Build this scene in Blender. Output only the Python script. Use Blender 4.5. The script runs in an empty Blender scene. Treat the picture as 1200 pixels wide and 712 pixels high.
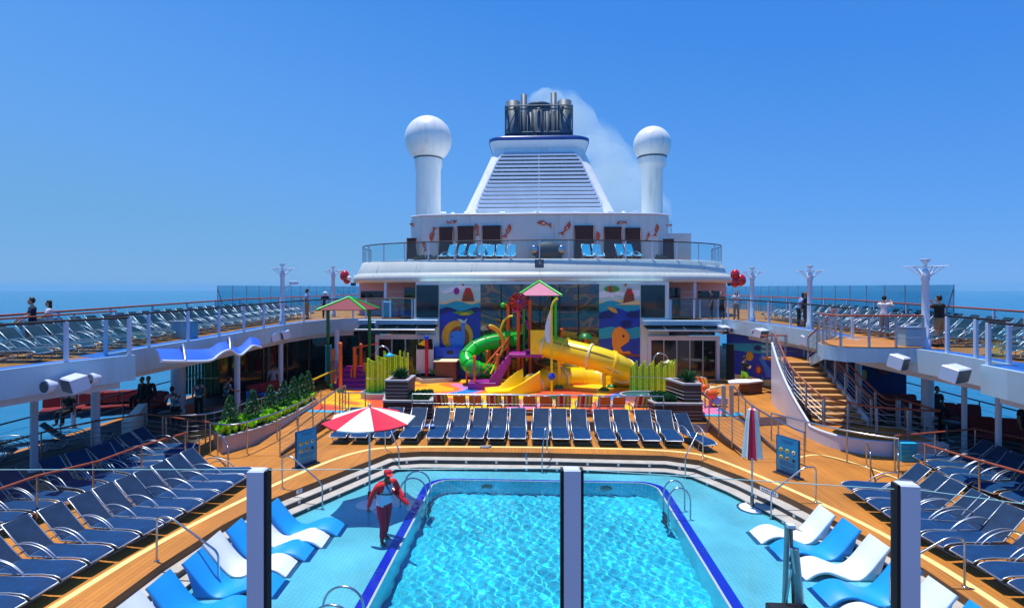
import bpy, math, random
from math import sin, cos, pi, radians, sqrt, atan2, hypot
from mathutils import Vector, Matrix
random.seed(7)
scene = bpy.context.scene
COL = scene.collection
# ---------------------------------------------------------------- camera survey helpers
FPX, HZ, HC, YAW = 625.0, 337.0, 5.6, radians(2.57)
FW = (-sin(YAW), cos(YAW)); RT = (cos(YAW), sin(YAW))
def G(px, py, z=0.0):
    d = FPX*(HC-z)/(py-HZ); l = (px-600)*d/FPX
    return (FW[0]*d+RT[0]*l, FW[1]*d+RT[1]*l)
def V(px, py, Y):
    dx = FW[0]*FPX+RT[0]*(px-600); dy = FW[1]*FPX+RT[1]*(px-600); s = Y/dy
    return (dx*s, HC-(py-HZ)*s)
def V3(px, py, Y):
    x, z = V(px, py, Y); return (x, Y, z)
def zu(Y): return 3.45+.3*min(max((Y-13)/18, 0), 1)

ZT1, ZT2, ZW, ZL, ZB = -.17, -.31, -.40, -.47, -1.55
RAISE = .35
# materials
def srgb(h):
    if isinstance(h, str):
        h = h.lstrip('#'); c = [int(h[i:i+2], 16)/255 for i in (0, 2, 4)]
        return tuple(v/12.92 if v <= .04045 else ((v+.055)/1.055)**2.4 for v in c)+(1,)
    return tuple(h)+(1,)
def mat(name, col, rough=.5, metal=0., var=.06, vs=3., bump=0., bs=20., spec=.5, coat=0., emis=0.):
    m = bpy.data.materials.new(name); m.use_nodes = True
    nt = m.node_tree; N = nt.nodes; L = nt.links; b = N['Principled BSDF']
    c = srgb(col); b.inputs['Roughness'].default_value = rough; b.inputs['Metallic'].default_value = metal
    b.inputs['Specular IOR Level'].default_value = spec; b.inputs['Coat Weight'].default_value = coat
    tc = N.new('ShaderNodeTexCoord')
    n = N.new('ShaderNodeTexNoise'); n.inputs['Scale'].default_value = vs; n.inputs['Detail'].default_value = 5
    L.new(tc.outputs['Object'], n.inputs['Vector'])
    r = N.new('ShaderNodeValToRGB')
    r.color_ramp.elements[0].position = .3; r.color_ramp.elements[1].position = .7
    r.color_ramp.elements[0].color = tuple(max(0, v*(1-var)) for v in c[:3])+(1,)
    r.color_ramp.elements[1].color = tuple(min(1, v*(1+var)) for v in c[:3])+(1,)
    L.new(n.outputs['Fac'], r.inputs['Fac']); L.new(r.outputs['Color'], b.inputs['Base Color'])
    if bump:
        n2 = N.new('ShaderNodeTexNoise'); n2.inputs['Scale'].default_value = bs; n2.inputs['Detail'].default_value = 3
        L.new(tc.outputs['Object'], n2.inputs['Vector'])
        bp = N.new('ShaderNodeBump'); bp.inputs['Strength'].default_value = bump; bp.inputs['Distance'].default_value = .02
        L.new(n2.outputs['Fac'], bp.inputs['Height']); L.new(bp.outputs['Normal'], b.inputs['Normal'])
    return m
def planks(name, c1, c2, gap, w=.11, ln=2.6, rough=.55, along_y=True):
    m = bpy.data.materials.new(name); m.use_nodes = True
    nt = m.node_tree; N = nt.nodes; L = nt.links; b = N['Principled BSDF']; b.inputs['Roughness'].default_value = rough
    tc = N.new('ShaderNodeTexCoord'); mp = N.new('ShaderNodeMapping')
    if along_y: mp.inputs['Rotation'].default_value = (0, 0, radians(90))
    L.new(tc.outputs['Object'], mp.inputs['Vector'])
    br = N.new('ShaderNodeTexBrick'); br.inputs['Scale'].default_value = 1
    br.inputs['Brick Width'].default_value = ln; br.inputs['Row Height'].default_value = w
    br.inputs['Mortar Size'].default_value = .006; br.inputs['Mortar Smooth'].default_value = .1
    br.inputs['Color1'].default_value = srgb(c1); br.inputs['Color2'].default_value = srgb(c2); br.inputs['Mortar'].default_value = srgb(gap)
    L.new(mp.outputs['Vector'], br.inputs['Vector'])
    n = N.new('ShaderNodeTexNoise'); n.inputs['Scale'].default_value = .55; n.inputs['Detail'].default_value = 6
    L.new(tc.outputs['Object'], n.inputs['Vector'])
    r = N.new('ShaderNodeValToRGB'); r.color_ramp.elements[0].color = (.72, .72, .72, 1); r.color_ramp.elements[1].color = (1.12, 1.1, 1.08, 1)
    r.color_ramp.elements[0].position = .3; r.color_ramp.elements[1].position = .7
    L.new(n.outputs['Fac'], r.inputs['Fac'])
    mx = N.new('ShaderNodeMix'); mx.data_type = 'RGBA'; mx.blend_type = 'MULTIPLY'; mx.inputs[0].default_value = 1
    L.new(br.outputs['Color'], mx.inputs[6]); L.new(r.outputs['Color'], mx.inputs[7]); L.new(mx.outputs[2], b.inputs['Base Color'])
    bp = N.new('ShaderNodeBump'); bp.inputs['Strength'].default_value = .25; bp.inputs['Distance'].default_value = .01; bp.invert = True
    L.new(br.outputs['Fac'], bp.inputs['Height']); L.new(bp.outputs['Normal'], b.inputs['Normal'])
    return m
def glassmat(name, tint, refl=.12, rough=.02, dense=.0, dcol=(.3, .5, .55)):
    m = bpy.data.materials.new(name); m.use_nodes = True
    nt = m.node_tree; N = nt.nodes; L = nt.links; N.remove(N['Principled BSDF']); out = N['Material Output']
    t = N.new('ShaderNodeBsdfTransparent'); t.inputs['Color'].default_value = srgb(tint)
    g = N.new('ShaderNodeBsdfGlossy'); g.inputs['Roughness'].default_value = rough; g.inputs['Color'].default_value = (1, 1, 1, 1)
    d = N.new('ShaderNodeBsdfDiffuse'); d.inputs['Color'].default_value = tuple(dcol)+(1,)
    m1 = N.new('ShaderNodeMixShader'); m1.inputs[0].default_value = dense
    L.new(t.outputs[0], m1.inputs[1]); L.new(d.outputs[0], m1.inputs[2])
    f = N.new('ShaderNodeLayerWeight'); f.inputs['Blend'].default_value = .5
    pw_ = N.new('ShaderNodeMath'); pw_.operation = 'POWER'; pw_.inputs[1].default_value = 5
    L.new(f.outputs['Facing'], pw_.inputs[0])
    mu = N.new('ShaderNodeMath'); mu.operation = 'MULTIPLY_ADD'; mu.inputs[1].default_value = .45; mu.inputs[2].default_value = refl*.5
    mu.use_clamp = True
    L.new(pw_.outputs[0], mu.inputs[0])
    m2 = N.new('ShaderNodeMixShader'); L.new(mu.outputs[0], m2.inputs[0]); L.new(m1.outputs[0], m2.inputs[1]); L.new(g.outputs[0], m2.inputs[2])
    L.new(m2.outputs[0], out.inputs['Surface'])
    return m
M = {}
def D(k, *a, **kw): M[k] = mat(k, *a, **kw)
D('white_paint', '#d3dae8', .35, var=.05, vs=.8, bump=.04, bs=6)
D('white_funnel', '#f6f4ef', .3, var=.04, vs=.5, bump=.03, bs=3)
D('rim_paint', '#cfd4cb', .4, var=.05, vs=.6, bump=.03, bs=5)
D('fascia', '#b6d2de', .4, var=.05, vs=.6, bump=.03, bs=5)
D('soffit', '#b9b3ac', .6, var=.08, vs=1)
D('wall_blue', '#d2e6e2', .5, var=.05, vs=.7)
D('wall_pink', '#cfa9b2', .6, var=.06, vs=1)
D('steel', '#b9bec4', .25, 1., var=.08, vs=8)
D('steel_dark', '#6f7173', .35, .9, var=.1, vs=6)
D('frame_alu', '#b4bcc6', .38, .8, var=.08, vs=10)
D('sling_seat', '#073a68', .65, var=.22, vs=4, bump=.25, bs=90, spec=.16)
D('sling_back', '#173554', .65, var=.22, vs=4, bump=.25, bs=90, spec=.18)
D('sling_navy', '#113a4c', .65, var=.2, vs=4, bump=.2, bs=90, spec=.2)
D('sling_cyan', '#15b4e0', .55, var=.06, vs=5)
D('sling_orange', '#e0762a', .6, var=.08, vs=5)
D('rail_wood', '#9a4e35', .4, var=.2, vs=6)
D('black', '#101114', .5, var=.1)
D('dark', '#1b1d22', .6, var=.2, vs=2)
D('dark_glass', '#0d1a22', .06, spec=.8, var=.2, vs=1)
D('red', '#c3122b', .5, var=.08)
D('red_gloss', '#c20d1c', .15, var=.05, coat=.5)
D('maroon', '#7c1f30', .7, var=.1)
D('white', '#eceef0', .5, var=.03)
D('cream', '#e9dfae', .6, var=.06)
D('umb_red', '#d81e3f', .75, var=.06, vs=4)
D('umb_white', '#e6e0d4', .75, var=.05, vs=4)
D('ledge_blue', '#0c9ae4', .5, var=.06, vs=2)
D('ledge_white', '#e2e8ea', .5, var=.05, vs=2)
D('riser_navy', '#12333f', .4, var=.3, vs=14)
D('tread', '#b9b2a6', .6, var=.14, vs=3, bump=.1, bs=30)
D('orange_post', '#f06414', .35, var=.06, vs=3, coat=.2)
D('yellow', '#ffd60a', .3, var=.05, vs=2, coat=.3)
D('green_slide', '#12c229', .28, var=.06, vs=2, coat=.3)
D('green_post', '#0f6a23', .4, var=.05)
D('green_bright', '#2ecb35', .4, var=.05)
D('purple', '#9a1c88', .45, var=.1, vs=3)
D('magenta', '#d4188e', .4, var=.05)
D('lime', '#d2f22c', .5, var=.12, vs=9)
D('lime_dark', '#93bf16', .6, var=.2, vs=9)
D('teal_turf', '#1f5a55', .8, var=.3, vs=8, bump=.3, bs=40)
D('pink_canvas', '#c9788c', .7, var=.05)
D('blue', '#1646c8', .4, var=.05)
D('awning_blue', '#2e63e8', .5, var=.06, vs=2)
D('awning_under', '#d8d6d2', .5, var=.04)
D('grille', '#3a3d42', .6, var=.2)
D('recess', '#8b9298', .6, var=.2)
D('exhaust', '#54626e', .55, .2, var=.25, vs=1.5, bump=.1)
D('funnel_blue', '#123f86', .3, var=.08, vs=1)
D('louvre', '#4a2c26', .55, var=.12, vs=4)
D('planter_wood', '#4c2a20', .5, var=.25, vs=6)
D('planter_edge', '#b5b0ae', .5, var=.06)
D('planter_wall', '#c2aea2', .6, var=.08, vs=2)
D('soil', '#33241c', .95, var=.4, vs=20)
D('leaf_dark', '#1b5c28', .55, var=.4, vs=4)
D('leaf_lime', '#a2e01c', .5, var=.25, vs=5)
D('leaf_mid', '#1d5a26', .5, var=.35, vs=5)
D('trunk', '#4a3626', .9, var=.2)
D('sign_blue', '#1592c4', .4, var=.05)
D('sign_dark', '#0d4a78', .5, var=.1)
D('mural_deep', '#1339a8', .5, var=.12, vs=1.2)
D('mural_sea', '#1c9fb4', .5, var=.08, vs=1.2)
D('mural_pale', '#bcd9cf', .5, var=.08, vs=1.2)
D('mural_navy', '#0b1f66', .5, var=.1)
D('mural_orange', '#f0901c', .5, var=.1, vs=2)
D('mural_brown', '#8a4520', .5, var=.1, vs=2)
D('mural_sand', '#e8c98b', .5, var=.05)
D('mural_sky', '#2f7fe0', .5, var=.1, vs=2)
D('mural_green', '#4c9a2f', .5, var=.1)
D('mural_gold', '#d9a01e', .5, var=.15, vs=1.5)
D('mural_red', '#c23018', .5, var=.1)
D('koi', '#c8582e', .6, var=.3, vs=6)
D('sofa_red', '#7c0c14', .8, var=.12, vs=4)
D('sofa_blue', '#16263c', .8, var=.1)
D('pool_blue_band', '#0c32d8', .3, var=.05)
D('pillow_cloth', '#e6e6ea', .8)
D('rubber', '#17181a', .8)
D('tread_tan', '#c8965a', .6, var=.12, vs=3)
D('lounge_floor_shade', '#2b2522', .7, var=.2)
D('cabinet', '#8fbccc', .3)
D('lift_metal', '#7fa6a8', .4, .3, var=.12, vs=4)
D('bar_brown', '#6b3a2a', .5, var=.2)
D('skin_dark', '#6a4230', .5, var=.05)
D('skin_mid', '#a8704e', .5, var=.05)
D('skin_light', '#d3a07c', .5, var=.05)
D('hair_black', '#0c0a0a', .5, var=.2, vs=20)
D('cloth_navy', '#141b3c', .85, var=.1)
D('cloth_black', '#101012', .85, var=.1)
D('cloth_white', '#dadade', .85, var=.05)
D('cloth_grey', '#8b8d90', .85, var=.08)
D('cloth_khaki', '#9a8058', .85, var=.08)
D('cloth_green', '#8fce1c', .8, var=.08)
D('cloth_lightblue', '#8aa6d8', .85, var=.08)
D('cloth_red', '#dc1a2c', .75, var=.06)
D('cloth_maroon', '#be1c3e', .8, var=.06)
D('cloth_pool', '#bcd3f0', .8, var=.04)
D('eye', '#0a0a0a', .2)
D('lip', '#7a3028', .5)
D('deck_blue', '#1b62b4', .6, var=.12, vs=1)
D('hull', '#d8dbe0', .5)
D('balcony_rubber', '#6e5a50', .8)
D('balloon', '#c4101e', .2, coat=.4, var=.04)
D('toy_pink', '#e24f8a', .4)
D('line_cream', '#ecd486', .6, var=.08, vs=4)
D('glass_green_edge', '#9fd3cf', .2)
M['teak'] = planks('teak', '#c8822b', '#bb7726', '#8e5828', .12, 2.4)
M['teak_x'] = planks('teak_x', '#c8822b', '#bb7726', '#8e5828', .12, 2.4, along_y=False)
M['teak_shade'] = planks('teak_under', '#6f5a45', '#655140', '#4a3b2c', .12, 2.4)
def weather(name, streak, amt=.35, scale=(1.2, 1.2, .12)):
    """rust-brown and grey run-off streaks plus faint plate seams on painted steel"""
    m = M[name]; N = m.node_tree.nodes; L = m.node_tree.links; b = N['Principled BSDF']; src = b.inputs['Base Color'].links[0].from_socket
    g = N.new('ShaderNodeNewGeometry'); mp = N.new('ShaderNodeMapping'); mp.inputs['Scale'].default_value = scale; L.new(g.outputs['Position'], mp.inputs['Vector'])
    n = N.new('ShaderNodeTexNoise'); n.inputs['Scale'].default_value = 2.2; n.inputs['Detail'].default_value = 7; L.new(mp.outputs['Vector'], n.inputs['Vector'])
    r = N.new('ShaderNodeMapRange'); r.inputs['From Min'].default_value = .52; r.inputs['From Max'].default_value = .78; r.inputs['To Max'].default_value = amt; L.new(n.outputs['Fac'], r.inputs['Value'])
    mx = N.new('ShaderNodeMix'); mx.data_type = 'RGBA'; mx.inputs[7].default_value = srgb(streak); L.new(r.outputs[0], mx.inputs[0]); L.new(src, mx.inputs[6])
    s_ = N.new('ShaderNodeSeparateXYZ'); L.new(g.outputs['Position'], s_.inputs[0])
    k = N.new('ShaderNodeMath'); k.operation = 'FRACT'; k2 = N.new('ShaderNodeMath'); k2.operation = 'MULTIPLY'; k2.inputs[1].default_value = .42; L.new(s_.outputs['X'], k2.inputs[0]); L.new(k2.outputs[0], k.inputs[0])
    k3 = N.new('ShaderNodeMath'); k3.operation = 'LESS_THAN'; k3.inputs[1].default_value = .012; L.new(k.outputs[0], k3.inputs[0])
    k4 = N.new('ShaderNodeMath'); k4.operation = 'MULTIPLY'; k4.inputs[1].default_value = .22; L.new(k3.outputs[0], k4.inputs[0])
    m2 = N.new('ShaderNodeMix'); m2.data_type = 'RGBA'; m2.inputs[7].default_value = (.2, .22, .25, 1); L.new(k4.outputs[0], m2.inputs[0]); L.new(mx.outputs[2], m2.inputs[6]); L.new(m2.outputs[2], b.inputs['Base Color'])
weather('white_funnel', '#9c8f80', .32); weather('rim_paint', '#8f8a80', .22); weather('fascia', '#8f7f72', .30, (1.5, 1.5, .25)); weather('wall_blue', '#8a8580', .3)
M['glass'] = glassmat('glass', '#e9f6f8', .06)
M['glass_teal'] = glassmat('glass_teal', '#cbe7ee', .08, dense=.06, dcol=(.12, .33, .42))
M['glass_frost'] = glassmat('glass_frost', '#a9d4ea', .08, .2, .35, (.25, .5, .7))
M['glass_near'] = glassmat('glass_near', '#ffffff', .02)
M['bubble'] = glassmat('bubble', '#dfe9ee', .08)

def floral(name, base, cols):
    m = bpy.data.materials.new(name); m.use_nodes = True
    nt = m.node_tree; N = nt.nodes; L = nt.links; b = N['Principled BSDF']; b.inputs['Roughness'].default_value = .8
    tc = N.new('ShaderNodeTexCoord'); v = N.new('ShaderNodeTexVoronoi'); v.inputs['Scale'].default_value = 9
    L.new(tc.outputs['Object'], v.inputs['Vector'])
    r = N.new('ShaderNodeValToRGB'); r.color_ramp.interpolation = 'CONSTANT'
    r.color_ramp.elements[0].color = srgb(base)
    r.color_ramp.elements[1].position = .45; r.color_ramp.elements[1].color = srgb(cols[0])
    for i, c in enumerate(cols[1:]):
        e = r.color_ramp.elements.new(.6+.13*i); e.color = srgb(c)
    s = N.new('ShaderNodeSeparateColor'); L.new(v.outputs['Color'], s.inputs[0]); L.new(s.outputs[0], r.inputs['Fac'])
    L.new(r.outputs['Color'], b.inputs['Base Color']); return m
M['floral'] = floral('floral', '#27485a', ['#b8c9cf', '#2f7d8f', '#c0705a'])
def stripes(name, cols, w):
    m = bpy.data.materials.new(name); m.use_nodes = True
    nt = m.node_tree; N = nt.nodes; L = nt.links; b = N['Principled BSDF']; b.inputs['Roughness'].default_value = .7
    tc = N.new('ShaderNodeTexCoord'); s = N.new('ShaderNodeSeparateXYZ'); L.new(tc.outputs['Object'], s.inputs[0])
    a = N.new('ShaderNodeMath'); a.operation = 'MULTIPLY_ADD'; a.inputs[1].default_value = 1/w; a.inputs[2].default_value = .5
    L.new(s.outputs['Y'], a.inputs[0])
    r = N.new('ShaderNodeValToRGB'); r.color_ramp.interpolation = 'CONSTANT'
    n = len(cols); r.color_ramp.elements[0].color = srgb(cols[0]); r.color_ramp.elements[1].position = 1/n; r.color_ramp.elements[1].color = srgb(cols[1])
    for i in range(2, n): e = r.color_ramp.elements.new(i/n); e.color = srgb(cols[i])
    L.new(a.outputs[0], r.inputs['Fac']); L.new(r.outputs['Color'], b.inputs['Base Color']); return m
M['sling_stripe'] = stripes('sling_stripe', ['#e8a01c', '#f0d87a', '#8a9a2c', '#f0e0b0', '#c21e2e', '#d8303a', '#f0e0b0', '#e08a1c'], .62)

# ---------------------------------------------------------------- mesh builder
class MB:
    def __init__(s): s.v = []; s.f = []; s.mi = []; s.m = []; s.sm = []
    def idx(s, m):
        if m is None: return 0
        if m not in s.m: s.m.append(m)
        return s.m.index(m)
    def add(s, vs, fs, m=None, smooth=False, T=None):
        o = len(s.v)
        if T is not None: vs = [tuple(T @ Vector(p)) for p in vs]
        s.v += [tuple(p) for p in vs]; k = s.idx(m)
        for f in fs: s.f.append([o+i for i in f]); s.mi.append(k); s.sm.append(smooth)
        return s
    def box(s, c, d, rz=0, m=None, T=None, ch=0.):
        x, y, z = [v/2 for v in d]
        if ch:
            k = min(ch, x*.9, y*.9, z*.9); vs = []; 
            for sz in (-1, 1):
                for (a, b_, zz) in (((x-k), y-k, z), (x, y, z-k)) if sz > 0 else ((x, y, z-k), (x-k, y-k, z)):
                    for sx, sy in ((-1, -1), (1, -1), (1, 1), (-1, 1)): vs.append((sx*a, sy*b_, sz*zz))
            # rings: -z(out),-z(in) wrong order fixed below
            r0 = vs[4:8]; r1 = vs[0:4]; r2 = vs[12:16]; r3 = vs[8:12]
            vs = r0+r1+r2+r3
            fs = [(3, 2, 1, 0), (12, 13, 14, 15)]
            for a in (0, 4, 8):
                for i in range(4): j = (i+1) % 4; fs.append((a+i, a+j, a+4+j, a+4+i))
        else:
            vs = [(-x, -y, -z), (x, -y, -z), (x, y, -z), (-x, y, -z), (-x, -y, z), (x, -y, z), (x, y, z), (-x, y, z)]
            fs = [(0, 3, 2, 1), (4, 5, 6, 7), (0, 1, 5, 4), (1, 2, 6, 5), (2, 3, 7, 6), (3, 0, 4, 7)]
        R = Matrix.Translation(c) @ Matrix.Rotation(rz, 4, 'Z')
        if T is not None: R = T @ R
        return s.add([tuple(R @ Vector(p)) for p in vs], fs, m)
    def prism(s, poly, z0, z1, m=None, T=None, smooth=False):
        n = len(poly); a = sum(poly[i][0]*poly[(i+1) % n][1]-poly[(i+1) % n][0]*poly[i][1] for i in range(n))
        if a < 0: poly = poly[::-1]
        vs = [(x, y, z0) for x, y in poly]+[(x, y, z1) for x, y in poly]
        fs = [tuple(range(n))[::-1], tuple(range(n, 2*n))]+[(i, (i+1) % n, n+(i+1) % n, n+i) for i in range(n)]
        return s.add(vs, fs, m, smooth, T)
    def loft(s, rings, m=None, smooth=True, cap=True, closed_ring=True, loop=False):
        n = len(rings[0]); vs = [p for r in rings for p in r]; fs = []
        R = len(rings)
        for k in range(R if loop else R-1):
            a = k*n; b = ((k+1) % R)*n
            for i in range(n if closed_ring else n-1):
                j = (i+1) % n; fs.append((a+i, a+j, b+j, b+i))
        s.add(vs, fs, m, smooth)
        if cap and closed_ring and not loop:
            s.add(rings[0], [tuple(range(n))[::-1]], m); s.add(rings[-1], [tuple(range(n))], m)
        return s
    def tube(s, pts, r=.02, n=8, m=None, cap=True, loop=False, half=None, round_=0):
        P = [Vector(p) for p in pts]
        if round_:
            Q = [P[0]]
            for i in range(1, len(P)-1):
                a = (P[i-1]-P[i]); b = (P[i+1]-P[i]); ra = min(round_, a.length*.45); rb = min(round_, b.length*.45)
                p0 = P[i]+a.normalized()*ra; p2 = P[i]+b.normalized()*rb
                for t in (0, .25, .5, .75, 1): Q.append(p0*(1-t)**2+P[i]*2*t*(1-t)+p2*t*t)
            Q.append(P[-1]); P = Q
        rings = []; up = None; R = len(P)
        for i in range(R):
            if loop: t = (P[(i+1) % R]-P[i-1])
            else: t = P[min(i+1, R-1)]-P[max(i-1, 0)]
            if t.length < 1e-9: t = Vector((0, 0, 1))
            t.normalize()
            if up is None:
                up = Vector((0, 0, 1)) if abs(t.z) < .9 else Vector((1, 0, 0))
            u = (up-t*up.dot(t))
            if u.length < 1e-6: u = t.orthogonal()
            u.normalize(); w = t.cross(u); up = u
            rr = r[i] if isinstance(r, (list, tuple)) else r
            if half:
                a0, a1 = half
                rings.append([tuple(P[i]+(u*sin(a0+(a1-a0)*k/(n-1))+w*cos(a0+(a1-a0)*k/(n-1)))*rr) for k in range(n)])
            else:
                rings.append([tuple(P[i]+(u*sin(2*pi*k/n)+w*cos(2*pi*k/n))*rr) for k in range(n)])
        return s.loft(rings, m, True, cap and not half, not half, loop)
    def lathe(s, prof, c=(0, 0, 0), n=20, m=None, smooth=True):
        rings = [[(c[0]+r*cos(2*pi*k/n), c[1]+r*sin(2*pi*k/n), c[2]+z) for k in range(n)] for r, z in prof]
        return s.loft(rings, m, smooth, True)
    def sphere(s, c, r, n=16, k=10, m=None, T=None):
        if not isinstance(r, (tuple, list)): r = (r, r, r)
        vs = [(0, 0, -1)]; fs = []
        for i in range(1, k):
            a = -pi/2+pi*i/k
            for j in range(n): b = 2*pi*j/n; vs.append((cos(a)*cos(b), cos(a)*sin(b), sin(a)))
        vs.append((0, 0, 1)); top = len(vs)-1
        for j in range(n): fs.append((0, 1+(j+1) % n, 1+j)); fs.append((top, top-n+j, top-n+(j+1) % n))
        for i in range(k-2):
            for j in range(n): a = 1+i*n; fs.append((a+j, a+(j+1) % n, a+n+(j+1) % n, a+n+j))
        vs = [(c[0]+x*r[0], c[1]+y*r[1], c[2]+z*r[2]) for x, y, z in vs]
        return s.add(vs, fs, m, True, T)
    def quad(s, a, b, c, d, m=None): return s.add([a, b, c, d], [(0, 1, 2, 3)], m)
    def mesh(s, name, m, shift=(0, 0, 0)):
        me = bpy.data.meshes.new(name)
        me.from_pydata([(x-shift[0], y-shift[1], z-shift[2]) for x, y, z in s.v], [], s.f)
        ms = s.m if s.m and s.m[0] is not None else []
        if not ms: ms = [m]
        for k in ms: me.materials.append(M[k] if isinstance(k, str) else k)
        me.polygons.foreach_set('material_index', s.mi); me.polygons.foreach_set('use_smooth', s.sm)
        me.update(); return me
    def build(s, name, m='white', parent=None, world=True, label=None):
        sh = (0, 0, 0)
        if parent is not None:
            if world: sh = wloc(parent)
        else:
            xs = [p[0] for p in s.v]; ys = [p[1] for p in s.v]; zs = [p[2] for p in s.v]
            sh = ((min(xs)+max(xs))/2, (min(ys)+max(ys))/2, min(zs))
        o = bpy.data.objects.new(name, s.mesh(name, m, sh)); COL.objects.link(o)
        if parent is not None: o.parent = parent
        else: o.location = sh
        if label: o['label'] = label
        return o
def wloc(o):
    v = Vector((0, 0, 0))
    while o is not None: v += o.location; o = o.parent
    return tuple(v)
def tag(o, label, cat, group=None):
    o['label'] = label; o['category'] = cat
    if group: o['group'] = group
    return o
def thing(name, label, cat, loc=(0, 0, 0), rz=0, group=None):
    o = bpy.data.objects.new(name, None); COL.objects.link(o); o.location = loc; o.rotation_euler = (0, 0, rz)
    o.empty_display_size = .2
    return tag(o, label, cat, group)
def struct(name, mb, m): 
    o = mb.build(name, m); o['kind'] = 'structure'; return o
def copytree(o, parent=None):
    c = o.copy(); COL.objects.link(c)
    if parent is not None: c.parent = parent
    for ch in o.children: copytree(ch, c)
    return c
ORD = ['first', 'second', 'third', 'fourth', 'fifth', 'sixth', 'seventh', 'eighth', 'ninth', 'tenth', 'eleventh', 'twelfth', 'thirteenth', 'fourteenth',
       'fifteenth', 'sixteenth', 'seventeenth', 'eighteenth', 'nineteenth', 'twentieth', 'twenty-first', 'twenty-second', 'twenty-third', 'twenty-fourth', 'twenty-fifth', 'twenty-sixth', 'twenty-seventh', 'twenty-eighth']
_used = set()
def proto_or_copy(p, loc, rz):
    if p.name not in _used: _used.add(p.name); o = p
    else: o = copytree(p)
    o.location = loc; o.rotation_euler = (0, 0, rz); return o
def offset_poly(pts, d):
    """inset of a closed CCW polygon by d (positive = inwards)"""
    n = len(pts); out = []
    for i in range(n):
        p0 = Vector(pts[i-1]); p1 = Vector(pts[i]); p2 = Vector(pts[(i+1) % n])
        a = (p1-p0).normalized(); b = (p2-p1).normalized()
        na = Vector((-a.y, a.x)); nb = Vector((-b.y, b.x)); k = (na+nb); k = k/max(.2, (1+na.dot(nb)))
        out.append(tuple(p1+k*d))
    return out
def ring(mb, outer, inner, z, m=None, z2=None):
    """flat (or sloped) strip between two closed outlines"""
    n = len(outer); z2 = z if z2 is None else z2
    vs = [(x, y, z) for x, y in outer]+[(x, y, z2) for x, y in inner]
    mb.add(vs, [(i, (i+1) % n, n+(i+1) % n, n+i) for i in range(n)], m)
def vwall(mb, pts, z0, z1, m=None, closed=True):
    n = len(pts)
    for i in range(n if closed else n-1):
        a = pts[i]; b = pts[(i+1) % n]
        zz0 = z0(a) if callable(z0) else z0; zz1 = z1(a) if callable(z1) else z1
        wz0 = z0(b) if callable(z0) else z0; wz1 = z1(b) if callable(z1) else z1
        mb.quad((a[0], a[1], zz0), (b[0], b[1], wz0), (b[0], b[1], wz1), (a[0], a[1], zz1), m)
def spline(pts, n=6):
    """Catmull-Rom through points"""
    P = [Vector(p) for p in pts]; out = []
    for i in range(len(P)-1):
        p0 = P[max(i-1, 0)]; p1 = P[i]; p2 = P[i+1]; p3 = P[min(i+2, len(P)-1)]
        for k in range(n):
            t = k/n
            out.append(tuple(.5*((2*p1)+(p2-p0)*t+(2*p0-5*p1+4*p2-p3)*t*t+(3*p1-p0-3*p2+p3)*t**3)))
    out.append(tuple(P[-1])); return out
def resample(pts, step):
    P = [Vector(p) for p in pts]; out = [tuple(P[0])]; acc = 0
    L = sum((P[i+1]-P[i]).length for i in range(len(P)-1)); n = max(1, round(L/step)); st = L/n; want = st
    for i in range(len(P)-1):
        seg = (P[i+1]-P[i]).length
        while acc+seg >= want-1e-6 and len(out) < n+1:
            out.append(tuple(P[i].lerp(P[i+1], (want-acc)/seg))); want += st
        acc += seg
    return out
# ================================================================ PEOPLE
def skin_grow(joints, edges, radii, root=0, sub=1):
    me = bpy.data.meshes.new('tmp'); me.from_pydata(joints, edges, []); o = bpy.data.objects.new('tmp', me); COL.objects.link(o)
    md = o.modifiers.new('s', 'SKIN'); md.use_smooth_shade = True; md.branch_smoothing = .6
    for i, r in enumerate(radii): d = me.skin_vertices[0].data[i]; d.radius = (r, r) if not isinstance(r, tuple) else r; d.use_root = (i == root)
    s = o.modifiers.new('b', 'SUBSURF'); s.levels = sub; s.render_levels = sub
    dg = bpy.context.evaluated_depsgraph_get(); m2 = bpy.data.meshes.new_from_object(o.evaluated_get(dg))
    vs = [tuple(v.co) for v in m2.vertices]; ns_ = [v.normal.copy() for v in m2.vertices]; fs = [tuple(p.vertices) for p in m2.polygons]
    bpy.data.objects.remove(o); bpy.data.meshes.remove(me); bpy.data.meshes.remove(m2); return vs, fs, ns_
ARM_DOWN = ((.24, -.02, 1.13), (.25, .06, .88))
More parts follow.
